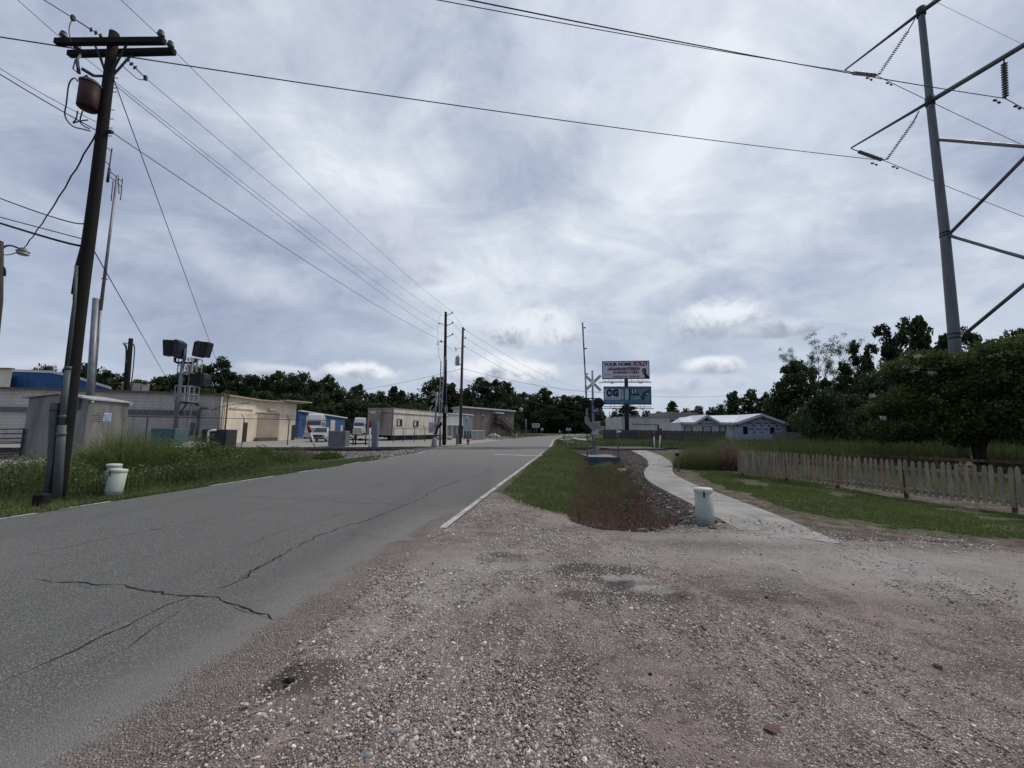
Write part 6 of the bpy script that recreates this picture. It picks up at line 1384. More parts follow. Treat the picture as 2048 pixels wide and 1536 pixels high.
# ------------------------------------------------------------------ railway signal with platforms
b = PD(347, 890, 24.6); b.z = .15; sg = thing('railway_signal', 'tall railway signal with ladders, platforms and three big black signal heads', 'railway signal', b)
s_ = lambda px, py, d=0: V(px, py, b + Vector((0, d, 0)))
mb = MB(); mb.tube([s_(347, 890), s_(357, 800), s_(366, 722)], [.13, .11, .10], 12); mb.tube([s_(368, 722), s_(371, 698)], .09, 10); mb.lathe(b, [(.25, 0), (.24, .05), (.14, .25), (.12, .6)], 12); mb.build('mast', steel, sg)
mb = MB(); mb.tube([s_(350, 716), s_(350, 723), s_(355, 725.5), s_(386, 726), s_(391, 723), s_(391, 716)], .075, 8); mb.build('cross_arm', darksteel, sg)
def head(pts, hood, n_):
    """backboard outline in px, plus visor box"""
    o = thing  # local helper only
    mb = MB(); P_ = [s_(px, py, -.25) for px, py in pts]; Q_ = [p + Vector((0, .42, 0)) for p in P_]; k = len(P_)
    mb.add(P_ + Q_, [tuple(range(k)), tuple(reversed(range(k, 2 * k)))] + [(i, k + i, k + (i + 1) % k, (i + 1) % k) for i in range(k)])
    hd = mb.build('signal_head', blackm, sg)
    mb = MB(); P_ = [s_(px, py, -.32) for px, py in hood]; Q_ = [p + Vector((0, .6, 0)) for p in P_]; k = len(P_)
    mb.add(P_ + Q_, [tuple(range(k)), tuple(reversed(range(k, 2 * k)))] + [(i, k + i, k + (i + 1) % k, (i + 1) % k) for i in range(k)]); mb.build('side_case', mat('dark_blue_case', (.02, .024, .035), .5), hd)
head([(326, 711), (325, 681), (327, 679), (349, 680), (347, 712), (335, 710)][::-1], [(345, 713), (348, 680), (351, 678), (359, 684), (356, 714), (350, 716)][::-1], 0)
head([(383, 711), (388, 684), (392, 682), (417, 684), (418, 687), (410, 714)][::-1], [(385, 712), (391, 683), (396, 681), (399, 685), (394, 713)][::-1], 0)
head([(377, 771), (380, 747), (386, 744), (402, 745), (403, 770)][::-1], [(400, 771), (402, 746), (408, 748), (409, 757), (405, 770)][::-1], 0)
def plat(px0, px1, ytop, ybot, dx):
    a, c_ = s_(px0, ybot, .35), s_(px1, ybot, .35); w_ = c_.x - a.x; zt_ = s_((px0 + px1) / 2, ytop, .35).z; z0 = a.z; mb = MB()
    mb.box(((a.x + c_.x) / 2, a.y + .25, z0), (w_, .8, .06)); mb.build('platform', signalgrey, sg); mb = MB()
    for y_ in (a.y - .13, a.y + .63):
        for z in (zt_, (zt_ + z0) / 2): mb.bar((a.x, y_, z), (c_.x, y_, z), .04)
        for k in range(4): x_ = a.x + w_ * k / 3; mb.bar((x_, y_, z0), (x_, y_, zt_), .04)
    for x_ in (a.x, c_.x):
        for z in (zt_, (zt_ + z0) / 2): mb.bar((x_, a.y - .13, z), (x_, a.y + .63, z), .04)
    mb.build('railing', mat('rail_white', (.40, .42, .43), .5, .3), sg)
plat(358, 404, 718, 746, 0); plat(351, 398, 773, 803, 0)
mb = MB(); a, c_ = s_(363, 886, .5), s_(372, 805, .5); w_ = Vector((.36, 0, 0)); a2_ = s_(373, 803, .5); c2_ = s_(383, 716, .5)
for u_, v_ in ((a, c_), (a2_, c2_)):
    mb.bar(u_, v_, .04); mb.bar(u_ + w_, v_ + w_, .04)
    for k in range(12): q = u_.lerp(v_, k / 12); mb.bar(q, q + w_, .025)
mb.build('ladder', mat('rail_white', (.40, .42, .43)), sg)
mb = MB(); mb.bar(s_(358, 829), s_(374, 806), .08, .08); mb.bar(s_(352, 806), s_(396, 806, .3), .07, .07); mb.bar(s_(388, 806, .3), s_(398, 811, .3), .2, .12); mb.build('bracket', darksteel, sg)
mb = MB(); mb.box(s_(354, 808), (.13, .13, .85)); mb.build('junction_tube', darksteel, sg)
# gravel mound under the signal
md = MB(); N_ = 28
md.lathe((b.x + .9, b.y - .2, 0), [(2.6, .1), (2.0, .25), (1.2, .36), (.5, .40), (.05, .41)], N_, sx=1, sy=.5)
o = md.build('gravel_mound', mat('gravel_grey', (.27, .26, .24), .95, 0, .5, 14, .8, 30)); o['kind'] = 'structure'
# ------------------------------------------------------------------ boxes by the tracks
def boxthing(name, label, cat, px0, px1, ytop, ybot, Y, dep, m_, base='onG', side=0, lid=None, doors=0):
    a = PD(px0, ybot, Y); c_ = PD(px1, ybot, Y); g_ = Vector(((a.x + c_.x) / 2, Y, 0)); g_.z = float(gh(g_.x, g_.y)); t = thing(name, label, cat, g_); h = HZ((px0 + px1) / 2, ytop, g_) - g_.z
    mb = MB(); mb.box((g_.x, Y + dep / 2, g_.z + h / 2), (c_.x - a.x, dep, h), bev=.02); mb.build('body', m_, t)
    if lid: mb = MB(); mb.box((g_.x, Y + dep / 2, g_.z + h + .02), (c_.x - a.x + .06, dep + .06, .05)); mb.build('lid', lid, t)
    for i in range(doors):
        w_ = (c_.x - a.x) / doors; x_ = a.x + w_ * (i + .5); mb = MB(); mb.box((x_, Y - .012, g_.z + h / 2), (w_ * .92, .024, h * .86)); d_ = mb.build('door', m_, t)
        mb = MB(); mb.box((x_ + w_ * .38, Y - .035, g_.z + h * .55), (.04, .03, .12)); mb.build('handle', blackm, d_)
    return t
boxthing('transformer_box', 'teal green ground transformer box behind the tracks left of the signal mast', 'utility box', 298, 348, 857, 890, 23.0, 1.0, mat('teal_paint', (.085, .15, .155), .55, 0, .2, dirt=(.08, .1, .1)), doors=2)
boxthing('air_conditioner', 'black louvred cooling unit standing against the warehouse wall', 'cooling unit', 401, 434, 859, 886, 24.8, .8, mat('black_louvre', (.018, .018, .022), .7))
t = boxthing('dark_cabinet', 'dark olive metal cabinet beside the white bent pipe at the tracks', 'utility box', 419, 451, 859, 894, 20.6, .8, mat('olive_black', (.045, .048, .045), .6))
g_ = PD(416, 893, 20.2); g_.z = .1
t = thing('vent_pipe', 'white bent pipe standing in front of the dark olive cabinet', 'pipe', g_); mb = MB(); mb.tube([g_, V(416.5, 868, g_), V(418, 862.5, g_), V(423, 861, g_), V(433, 860, g_)], .055, 10); mb.build('tube', mat('pipe_white', (.66, .66, .66), .4, 0, .05), t)
boxthing('grey_cabinet', 'plain grey metal cabinet between the tilted marker post and the pipework', 'utility box', 656, 690, 862, 891, 26.0, .7, mat('cabinet_grey', (.17, .175, .19), .5, .3), doors=1)
boxthing('grey_cabinet', 'narrow tall grey metal case standing right of the upright red and white marker', 'utility box', 742, 753, 845, 895, 25.5, .35, mat('case_grey', (.21, .225, .245), .5, .3))
g_ = PD(712, 890, 27.5); g_.z = .15
t = thing('gas_manifold', 'black pipework with bends and valves between the two grey cabinets', 'pipework', g_); w2 = lambda px, py, d=0: V(px, py, g_ + Vector((0, d, 0)))
for i, pl_ in enumerate(([(691, 891), (691, 877), (694, 875), (704, 875), (706, 877), (706, 891)], [(695, 893), (695, 881), (698, 879), (737, 879)], [(711, 892), (711, 870)], [(731, 893), (731, 872)], [(690, 887), (736, 887)])):
    mb = MB(); mb.tube([w2(*p) for p in pl_], .045, 7); mb.build('pipe', blackm, t)
mb = MB(); mb.lathe(w2(711, 874), [(.03, -.12), (.11, -.1), (.11, .1), (.03, .12)], 10); mb.lathe(w2(721, 879), [(.03, -.16), (.09, -.14), (.09, .14), (.03, .16)], 8, M=Matrix.Rotation(R(90), 3, 'Y')); mb.build('valve', blackm, t)
# red and white marker posts
def marker(label, pb_, pt_, ysplit, Y, r=.05, fat=1.0, leg=False):
    g_ = PD(*pb_, Y); g_.z = float(gh(g_.x, g_.y)); tp_ = V(*pt_, g_); f_ = (ysplit - pb_[1]) / (pt_[1] - pb_[1]); m_ = g_.lerp(tp_, f_); t = thing('marker_post', label, 'marker post', g_, 'red topped pipeline marker posts')
    mb = MB(); mb.tube([g_ - up * .1, m_], r, 10); mb.build('tube', mat('pipe_white', (.66, .66, .66)), t); mb = MB(); mb.tube([m_, tp_.lerp(m_, .15), tp_], [r * 1.35 * fat, r * 1.25 * fat, r * .6], 10); mb.build('cap', mat('marker_red', (.26, .025, .03), .5), t); return t
marker('tilted white marker post with a bent red top in front of the pickup', (632, 895), (615, 849), 864, 24.2, .052, 1.3)
marker('upright white marker post with a red top at the end of the office trailer', (738, 896), (741, 841), 855, 24.8, .05)
marker('thinner white marker post with a small red top right of the billboard post', (1309.5, 897), (1307, 865), 872.5, 30.3, .042, .9)
marker('thicker white marker post with a big red top beside the thinner one', (1318, 897), (1322, 855), 869, 30.4, .05, 1.5)
# ------------------------------------------------------------------ pedestals
pedm = mat('pedestal_green', (.39, .44, .385), .5, 0, .08, 3, dirt=(.22, .25, .22), dirt_amt=.4); pedl = mat('pedestal_lid', (.57, .62, .54), .45, 0, .05)
def pedestal(label, pxb, pyb, pxt, pyt, wpx, base=None):
    g_ = base or onG(pxb, pyb); tp_ = V(pxt, pyt, g_); r = wpx / 2 / F * (g_ - C0).dot(fw); t = thing('utility_pedestal', label, 'utility pedestal', g_, 'pale green round cable pedestals'); z = (tp_ - g_).normalized(); x = z.orthogonal().normalized(); M_ = Matrix((x, z.cross(x), z)).transposed(); h = (tp_ - g_).length
    mb = MB(); mb.lathe(g_, [(r * .98, -.12), (r * .98, .09), (r * 1.03, .10), (r * 1.02, .12), (r * .99, h - .06)], 28, M=M_); mb.build('body', pedm, t)
    mb = MB(); mb.lathe(g_, [(r * .99, h - .06), (r * 1.03, h - .055), (r * 1.035, h - .02), (r * .98, h), (r * .5, h + .008), (.01, h + .01)], 28, M=M_); mb.build('lid', pedl, t)
    mb = MB(); mb.lathe(g_ + M_ @ Vector((-r * .9, -r * .4, h * .86)), [(.01, -.05), (.014, -.04), (.014, .04), (.01, .05)], 6, M=M_); mb.build('latch', blackm, t); return t
pedestal('upright pale green pedestal at the end of the path in the right foreground', 1411, 1047, 1406, 976, 34)
pedestal('leaning pale green pedestal, nearer of the pair beside the utility pole', 225, 993, 239, 938, 27, onG(225, 993))
pedestal('pale green pedestal half hidden behind the leaning one', 220, 984, 229, 928, 24, onG(220, 983))
# ------------------------------------------------------------------ crossing signals
stripe = bpy.data.materials.new('gate_arm_stripes'); stripe.use_nodes = True; n = NT(stripe.node_tree); B = stripe.node_tree.nodes['Principled BSDF']
s = n.n('ShaderNodeSeparateXYZ'); n.put(s.inputs[0], n.n('ShaderNodeNewGeometry').outputs['Position']); st_ = n.m('GREATER_THAN', n.m('PINGPONG', s.outputs[2], .42), .21)
n.put(B.inputs['Base Color'], n.mix(st_, (.30, .29, .28), (.20, .045, .04))); B.inputs['Roughness'].default_value = .6
def crossbuck(parent, c, d, nf, L, wd, txt=True, m_=None):
    for sg_, (t1, t2) in ((-1, ('RAIL', 'ROAD')), (1, ('CROS', 'SING'))):
        a = R(45) * sg_; dr = d * math.cos(a) + up * math.sin(a); pr = -d * math.sin(a) + up * math.cos(a); off = nf * (.0 if sg_ < 0 else .022)
        M_ = Matrix((dr, pr, nf)).transposed(); mb = MB(); k = .02
        mb.box(c + off, (L, wd, .012), M=M_); bd = mb.build('blade', m_ or mat('sign_white', (.86, .86, .84), .5, 0, .1, dirt=(.3, .3, .3)), parent)
        if txt:
            text(t1, L * .34, wd * .62, blackm, bd, M_, c + off + nf * .008 - dr * L * .28, bold=.02); text(t2, L * .34, wd * .62, blackm, bd, M_, c + off + nf * .008 + dr * L * .28, bold=.02)
        else:
            mb = MB()
            for e_ in (-1, 1):
                q = c + off + nf * .008 + dr * e_ * L * .42
                for u_, w_, l_ in ((pr * wd * .38, .012, L * .12), (-pr * wd * .38, .012, L * .12)): mb.box(q + u_, (l_, .02, .006), M=M_)
            mb.build('edge_strip', darksteel, bd)
dR = Vector((.988, -.154, 0)); nR = Vector((-.154, -.988, 0))
b = onG(1186, 908); b = PD(1187, 905, 22.6); b.z = float(gh(b.x, b.y)) + .02
sr = thing('crossing_signal', 'railroad crossing signal with two black lamps and raised gate arm, right of the road', 'crossing signal', b, 'railway crossing signals with raised gates')
q = lambda px, py, d=0: V(px, py, b + Vector((0, d, 0)))
mb = MB(); mb.tube([b, q(1185, 741)], .062, 12); mb.lathe(b, [(.22, 0), (.2, .05), (.2, .34), (.09, .42)], 4); mb.build('mast', signalgrey, sr)
mb = MB(); mb.box(q(1194, 901, -.1), (.28, .2, .28)); mb.box(q(1179, 903, -.1), (.25, .2, .2)); mb.build('base_box', signalgrey, sr)
crossbuck(sr, q(1186.0, 766, -.12), dR, nR, 1.24, .165)
mb = MB(); mb.tube([q(1172, 797, -.05), q(1198, 797, -.05)], .035, 8); mb.build('lamp_bar', darksteel, sr)
for px, py, rr_ in ((1170.5, 805.5, .295), (1197, 806, .30)):
    c_ = q(px, py, -.2); M_ = Matrix((dR, up, nR)).transposed(); mb = MB(); mb.lathe(c_, [(.01, -.02), (rr_, -.02), (rr_, .0), (.01, .0)], 28, M=M_); bo = mb.build('lamp_backboard', blackm, sr)
    mb = MB(); mb.lathe(c_, [(.05, .002), (.125, .002), (.125, .02), (.10, .04), (.03, .055)], 20, M=M_); mb.build('red_lens', mat('dark_red_lens', (.012, .003, .003), .15, spec=.7), bo)
    mb = MB(); k = 14; vs_ = []
    for i in range(k + 1):
        a = math.pi * (i / k) ; vs_ += [c_ + (dR * math.cos(a) + up * math.sin(a)) * .135 + nR * .01, c_ + (dR * math.cos(a) + up * math.sin(a)) * .15 + nR * .30 - up * .05]
    mb.add(vs_, [(2 * i, 2 * i + 1, 2 * i + 3, 2 * i + 2) for i in range(k)]); mb.build('visor', blackm, bo)
mb = MB(); M_ = flatM(dR, nR); mb.box(q(1191, 821, -.1), (.44, .20, .012), M=Matrix((dR, up, nR)).transposed()); bl_ = mb.build('blue_sign', mat('sign_blue', (.03, .08, .28), .5), sr)
for i, w_ in enumerate((.3, .34, .26)): mb = MB(); mb.box(q(1191, 821, -.1) + up * (.055 - .055 * i) + nR * .009, (w_, .018, .006), M=Matrix((dR, up, nR)).transposed()); mb.build('white_line', trim, bl_)
mb = MB(); mb.box(q(1193, 853, -.12), (.42, .34, .55), M=Matrix((dR, nR, up)).transposed(), bev=.03); mb.build('gate_mechanism', signalgrey, sr)
mb = MB(); mb.box(q(1191, 864, -.32), (.36, .06, .3), M=Matrix((dR, nR, up)).transposed()); mb.bar(q(1187, 860, -.36), q(1194, 860, -.36), .02, .02); mb.bar(q(1187, 867.5, -.36), q(1194, 867.5, -.36), .02, .02); mb.build('access_door', mat('signal_light', (.48, .49, .51), .5), sr)
ca_ = [(1170, 832), (1176, 833), (1179, 842), (1190, 848), (1192, 858), (1187, 862), (1177, 853), (1170, 845)]
mb = MB(); P_ = [q(px, py, -.42) for px, py in ca_]; Q_ = [p + Vector((0, .1, 0)) for p in P_]; k = len(P_); mb.add(P_ + Q_, [tuple(reversed(range(k))), tuple(range(k, 2 * k))] + [((i + 1) % k, k + (i + 1) % k, k + i, i) for i in range(k)]); mb.build('counterweight_arm', signalgrey, sr)
mb = MB(); P_ = [q(px, py, .5) for px, py in ((1165, 846), (1180, 850), (1184, 862), (1176, 864), (1166, 856))]; Q_ = [p + Vector((0, .12, 0)) for p in P_]; k = len(P_); mb.add(P_ + Q_, [tuple(range(k)), tuple(reversed(range(k, 2 * k)))] + [(i, k + i, k + (i + 1) % k, (i + 1) % k) for i in range(k)]); mb.build('counterweight', blackm, sr)
mb = MB(); a, c_, e_ = q(1174.5, 838, .14), q(1171.5, 770, .14), q(1165, 645, .14); mb.bar(a, c_, .10, .05); mb.bar(c_, e_, .075, .045); ga_ = mb.build('gate_arm', stripe, sr)
for px, py in ((1169, 655.5), (1171.5, 697), (1174.5, 748)): mb = MB(); mb.box(q(px, py, .14), (.13, .09, .055), bev=.012); mb.build('arm_light', blackm, ga_)
cabl(sr, [(1182, 862), (1181, 870), (1178, 876), (1178, 881), (1181, 883)], b - Vector((0, .3, 0)), .018, cablem); cabl(sr, [(1187, 882), (1190, 886), (1190, 892), (1187, 896)], b - Vector((0, .15, 0)), .018, cablem)
# timber retaining box under it
g_ = PD(1209, 937, 20.3); g_.z = -.55
rb = thing('retaining_wall', 'blue grey timber board retaining wall holding gravel under the crossing signal', 'retaining wall', g_)
blu = mat('blue_board', (.075, .095, .125), .8, 0, .3, 4, dirt=(.04, .045, .05)); a, c_ = PD(1175, 915, 20.6), PD(1240, 915, 20.6)
for z0, z1, xa in ((-.23, .14, 0), (-.62, -.245, .5)): mb = MB(); mb.box(((a.x + xa + c_.x) / 2, 20.6, (z0 + z1) / 2), (c_.x - a.x - xa, .06, z1 - z0)); mb.build('board', blu, rb)
mb = MB(); mb.box((c_.x, 21.5, -.2), (.06, 1.8, .7)); mb.box((a.x, 21.5, -.05), (.06, 1.8, .4)); mb.build('side_board', blu, rb)
mb = MB(); mb.add([Vector((a.x, 20.62, .11)), Vector((c_.x, 20.62, .11)), Vector((c_.x, 22.6, .15)), Vector((a.x, 22.6, .15))], [(0, 1, 2, 3)]); mb.build('gravel_fill', mat('gravel_grey', (.27, .26, .24), .95, 0, .5, 14, .8, 30), rb)
for px, lab in ((1174.5, 'slim grey post at the left end of the timber wall below the crossing signal'), (1236.5, 'slim grey post topped with a white object at the right end of the timber wall')):
    p = PD(px, 910, 20.45); p.z = -.2 if px > 1200 else .0; t = thing('grey_post', lab, 'post', p); tp_ = V(px - (0 if px < 1200 else .5), 866, p); mb = MB(); mb.bar(p, tp_, .07, .04); mb.build('post', mat('post_grey', (.16, .165, .17), .6, .3), t)
    if px > 1200:
        mb = MB(); c_ = tp_ + up * .03; mb.tube([c_ + Vector((-.09, 0, -.03)), c_ + Vector((0, 0, .04)), c_ + Vector((.1, 0, .02)), c_ + Vector((.16, 0, .05))], [.02, .05, .045, .015], 8); mb.tube([c_ + Vector((-.02, 0, .05)), c_ + Vector((-.06, 0, .11))], .018, 6); mb.build('white_cap', mat('pipe_white', (.66, .66, .66)), t)
g_ = PD(1250, 944, 17.5); g_.z = float(gh(g_.x, g_.y)); g_ = onG(1250, 946)
t = thing('white_tray', 'white plastic tub lying in the ditch right of the timber wall', 'tub', g_); k_ = (g_ - C0).dot(fw) / F
w3 = lambda px, py, d=0: V(px, py, g_ + Vector((0, d, 0)))
mb = MB(); Q_ = [w3(1236, 937.5, .6), w3(1265, 937, .6), w3(1261, 944), w3(1248, 948.5), w3(1241, 942)]; Z_ = [p + Vector((.02, .35, -.04)) for p in Q_]; k = 5; mb.add(Q_ + Z_, [tuple(range(k)), tuple(reversed(range(k, 2 * k)))] + [(i, k + i, k + (i + 1) % k, (i + 1) % k) for i in range(k)]); mb.build('shell', mat('pipe_white', (.66, .66, .66)), t)
g_ = onG(1357, 943); t = thing('wooden_stake', 'short brown stake with a black cap between the path and the grass clump', 'stake', g_); tp_ = V(1356, 908, g_); mb = MB(); mb.bar(g_, tp_, .055, .05); mb.build('stake', mat('stake_wood', (.16, .135, .11), .9), t); mb = MB(); mb.box(tp_ + Vector((-.03, 0, -.02)), (.12, .08, .11)); mb.build('cap', blackm, t)
# --- left crossing signal (seen from behind)
b = PD(868, 892, 27.6); b.z = float(gh(b.x, b.y)); dL2 = dR; nL = nR
sl = thing('crossing_signal', 'railroad crossing signal seen from behind with its gate raised, left of the road', 'crossing signal', b, 'railway crossing signals with raised gates'); q = lambda px, py, d=0: V(px, py, b + Vector((0, d, 0)))
mb = MB(); mb.tube([b, q(874, 784)], .075, 12); mb.lathe(b, [(.2, 0), (.19, .06), (.16, .5), (.09, .62)], 4); mb.build('mast', signalgrey, sl)
crossbuck(sl, q(875, 793, .12), dR, nR, 1.15, .16, txt=False, m_=mat('sign_back', (.33, .335, .35), .5, .2))
M_ = Matrix((dR, up, nR)).transposed()
for px, rr_, m2, dd2 in ((880.5, .30, blackm, -.15), (869, .12, signalgrey, .1), (887, .2, signalgrey, .12)):
    mb = MB(); c_ = q(px, 818 if rr_ > .2 else 820, dd2); mb.lathe(c_, [(.01, -.03), (rr_, -.03), (rr_, .0), (.01, .02)], 24, M=M_); bo = mb.build('lamp_backboard', m2, sl)
    mb = MB(); mb.lathe(c_, [(.02, .0), (.12, .01), (.10, .12), (.02, .14)], 14, M=M_); mb.build('lamp_housing', m2, bo)
for px in (868, 887.5):
    mb = MB(); k = 8; vs_ = []; c_ = q(px, 818, .0)
    for i in range(k + 1):
        a = R(70) - R(140) * i / k; sx_ = 1 if px > 880 else -1; e_ = dR * math.cos(a) * sx_ + up * math.sin(a); vs_ += [c_ + e_ * .22, c_ + e_ * .30 + nR * .02]
    mb.add(vs_, [(2 * i, 2 * i + 1, 2 * i + 3, 2 * i + 2) for i in range(k)]); mb.build('visor', mat('signal_light', (.48, .49, .51)), sl)
mb = MB(); mb.box(q(864.5, 855, -.1), (.42, .4, .72), M=Matrix((dR, nR, up)).transposed(), bev=.03); mb.build('gate_mechanism', mat('signal_light', (.48, .49, .51)), sl)
mb = MB(); mb.bar(q(860, 857, -.32), q(865, 857, -.32), .025, .02); mb.bar(q(860, 861.5, -.32), q(865, 861.5, -.32), .025, .02); mb.build('latch', darksteel, sl)
def plate(name, L_, d, m_, th=.1):
    mb = MB(); P_ = [q(px, py, d) for px, py in L_]; Q_ = [p + Vector((0, th, 0)) for p in P_]; k = len(P_); mb.add(P_ + Q_, [tuple(reversed(range(k))), tuple(range(k, 2 * k))] + [((i + 1) % k, k + (i + 1) % k, k + i, i) for i in range(k)]); return mb.build(name, m_, sl)
plate('counterweight_arm', [(875, 832), (880, 834), (879, 845), (871, 856), (867, 853), (874, 844)], -.45, signalgrey); plate('counterweight', [(883, 843), (884, 850), (876, 858), (874, 870), (870, 866), (871, 855), (878, 848)], -.3, blackm)
mb = MB(); mb.tube([q(880, 892, -.2), q(881, 834, -.2)], .07, 10); mb.build('support_post', signalgrey, sl)
mb = MB(); mb.bar(q(881, 842, -.5), q(890.5, 712, -.5), .06, .045); mb.bar(q(878, 834, -.42), q(882, 722, -.42), .06, .04); mb.build('gate_arm', mat('arm_pale', (.38, .385, .40), .5, .2), sl)
mb = MB()
for k in range(9): f_ = k / 9; mb.bar(q(880.5 + 1 * f_, 780 - 52 * f_, -.45), q(884.5 + 3 * f_, 780 - 52 * f_, -.48), .02, .02)
mb.build('arm_brace', signalgrey, sl)
# ------------------------------------------------------------------ billboard
bt = thing('billboard', 'tall double billboard on one dark post, white realty board above a blue glass company board', 'billboard', Vector((PD(1253, 877, 66).x, 66.5, 0)))
a, c_ = PD(1204.5, 723, 66), PD(1298, 721, 64.6); zt_ = a.z; d = Vector((c_.x - a.x, c_.y - a.y, 0)); W_ = d.length; d.normalize(); nf = Vector((d.y, -d.x, 0)); M_ = Matrix((d, up, nf)).transposed(); px1 = 66 / F
zb_ = PD(1205, 757.5, 66).z; y2t, y2b = PD(1207, 773.5, 66).z, PD(1207, 808, 66).z; o2 = .25
mb = MB(); p_ = ORG[bt.name]; mb.tube([(p_.x + .35, 66.9, -.2), (p_.x + .35, 66.9, zt_ - .6)], [.36, .3], 16); mb.build('post', mat('post_black', (.03, .03, .033), .6), bt)
def board(z1, z0, xo, m_, name):
    mb = MB(); c2 = Vector(((a.x + c_.x) / 2 + xo, (a.y + c_.y) / 2, (z0 + z1) / 2)); mb.box(c2 - nf * .15, (W_, z1 - z0, .3), M=M_); bo = mb.build(name, m_, bt)
    mb = MB(); w2_ = .09
    for (x_, y_, sx_, sy_) in ((0, (z1 - z0) / 2, W_ + .1, w2_), (0, -(z1 - z0) / 2, W_ + .1, w2_ * 1.8), (-W_ / 2, 0, w2_, z1 - z0), (W_ / 2, 0, w2_, z1 - z0)): mb.box(c2 + d * x_ + up * y_ + nf * .01, (sx_, sy_, .08), M=M_)
    mb.build('frame', darksteel, bo)
    mb = MB(); zz = z0 - .75
    mb.bar(c2 + d * (-W_ / 2 - .6) + nf * .9 + up * (zz - c2.z), c2 + d * (W_ / 2 + .2) + nf * .9 + up * (zz - c2.z), .12, .10); mb.bar(c2 + d * (-W_ / 2) + nf * .2 + up * (zz + .3 - c2.z), c2 + d * (W_ / 2) + nf * .2 + up * (zz + .3 - c2.z), .12, .1)
    for f_ in (-.36, -.28, -.12, .12, .26, .34): q1 = c2 + d * (W_ * f_); mb.bar(q1 + nf * .1 + up * (z0 - c2.z), q1 + nf * .9 + up * (zz - c2.z), .05, .05)
    for f_ in (-.3, 0, .3): q1 = c2 + d * (W_ * f_) + nf * .95 + up * (zz - c2.z - .08); mb.box(q1, (.5, .16, .2), M=M_)
    mb.build('catwalk', blackm, bo); return bo, c2
whb = mat('board_white', (.62, .63, .67), .6, 0, .04, 1); navy = mat('ink_navy', (.012, .016, .04), .6); redi = mat('ink_red', (.28, .015, .03), .6)
b1, c1 = board(zt_, zb_, 0, whb, 'upper_board'); Hh = zt_ - zb_
def T(s, x0, x1, y0, y1, m_, par, c2, z=.012, **k):        # fractions of the board, y down
    return text(s, (x1 - x0) * W_, (y1 - y0) * HhH, m_, par, M_, c2 + d * ((x0 + x1) / 2 - .5) * W_ + up * (.5 - (y0 + y1) / 2) * HhH + nf * z, **k)
def Rb(x0, x1, y0, y1, m_, par, c2, name='panel', z=.006):
    mb = MB(); mb.box(c2 + d * ((x0 + x1) / 2 - .5) * W_ + up * (.5 - (y0 + y1) / 2) * HhH + nf * z, ((x1 - x0) * W_, (y1 - y0) * HhH, .008), M=M_); return mb.build(name, m_, par)
HhH = Hh
T('YOUR HOME', .03, .63, .08, .27, navy, b1, c1, bold=.045); T('SOLD', .65, .96, .04, .28, redi, b1, c1, bold=.05, shear=.3)
T('GUARANTEED!', .13, .80, .35, .53, navy, b1, c1, bold=.05); Rb(.10, .82, .445, .46, redi, b1, c1, 'strike', .02)
T('DARREN-TEED', .235, .785, .56, .72, redi, b1, c1, bold=.045); T('MAKE · OPEN', .05, .19, .76, .80, redi, b1, c1) if 0 else None
Rb(.045, .185, .765, .795, mat('ink_red_pale', (.25, .13, .17)), b1, c1, 'small_print'); T('GOSEETED.COM · 225.303.5283', .235, .79, .83, .93, mat('ink_grey_blue', (.07, .09, .15)), b1, c1, bold=.035)
def poly(par, c2, L_, m_, name, z=.014):
    mb = MB(); mb.add([c2 + d * (x_ - .5) * W_ + up * (.5 - y_) * HhH + nf * z for x_, y_ in L_], [tuple(reversed(range(len(L_))))]); return mb.build(name, m_, par)
poly(b1, c1, [(.865, .80), (.875, .74), (.855, .66), (.845, .52), (.86, .43), (.90, .40), (.935, .46), (.94, .6), (.935, .72), (.955, .78), (.985, .86), (.99, .97), (.88, .97)], mat('suit_dark', (.02, .022, .04)), 'portrait')
poly(b1, c1, [(.872, .76), (.866, .70), (.85, .64), (.848, .53), (.865, .46), (.895, .47), (.905, .56), (.90, .70), (.895, .78)], mat('portrait_skin', (.17, .13, .12)), 'portrait_face', .02)
poly(b1, c1, [(.865, .82), (.89, .78), (.905, .80), (.90, .97), (.875, .97)], whb, 'portrait_shirt', .021)
bb2 = mat('board_blue', (.075, .17, .30), .5, 0, .1); HhH = y2t - y2b
b2_, c2_ = board(y2t, y2b, .22, bb2, 'lower_board'); M_ = Matrix((d, up, nf)).transposed()
palep = mat('panel_pale', (.50, .54, .60), .6); Rb(.0, .365, .12, .76, palep, b2_, c2_); T('C', .055, .165, .13, .58, navy, b2_, c2_, z=.02, bold=.09); T('G', .19, .32, .13, .58, navy, b2_, c2_, z=.02, bold=.09)
poly(b2_, c2_, [(.125, .3), (.20, .2), (.20, .5), (.17, .52)], mat('ink_mid_blue', (.06, .16, .38)), 'emblem', .024)
T('Commercial · Glass', .03, .34, .64, .71, mat('ink_teal', (.07, .13, .18)), b2_, c2_, z=.02); T('225-313-6166', .06, .43, .84, .96, mat('ink_ice', (.30, .42, .50)), b2_, c2_, bold=.015); Rb(.45, .97, .87, .92, mat('line_teal', (.10, .17, .20)), b2_, c2_, 'thin_line')
g1c, g2c, g3c = mat('pic_teal', (.13, .23, .28)), mat('pic_ice', (.40, .50, .58)), mat('pic_dark', (.012, .03, .045))
Rb(.37, .97, .12, .76, g1c, b2_, c2_, 'picture'); Rb(.385, .42, .16, .70, g2c, b2_, c2_, 'picture_window', .012); Rb(.46, .53, .14, .62, g2c, b2_, c2_, 'picture_window', .012); Rb(.60, .63, .16, .4, g2c, b2_, c2_, 'picture_window', .012); Rb(.66, .69, .16, .36, g2c, b2_, c2_, 'picture_window', .012)
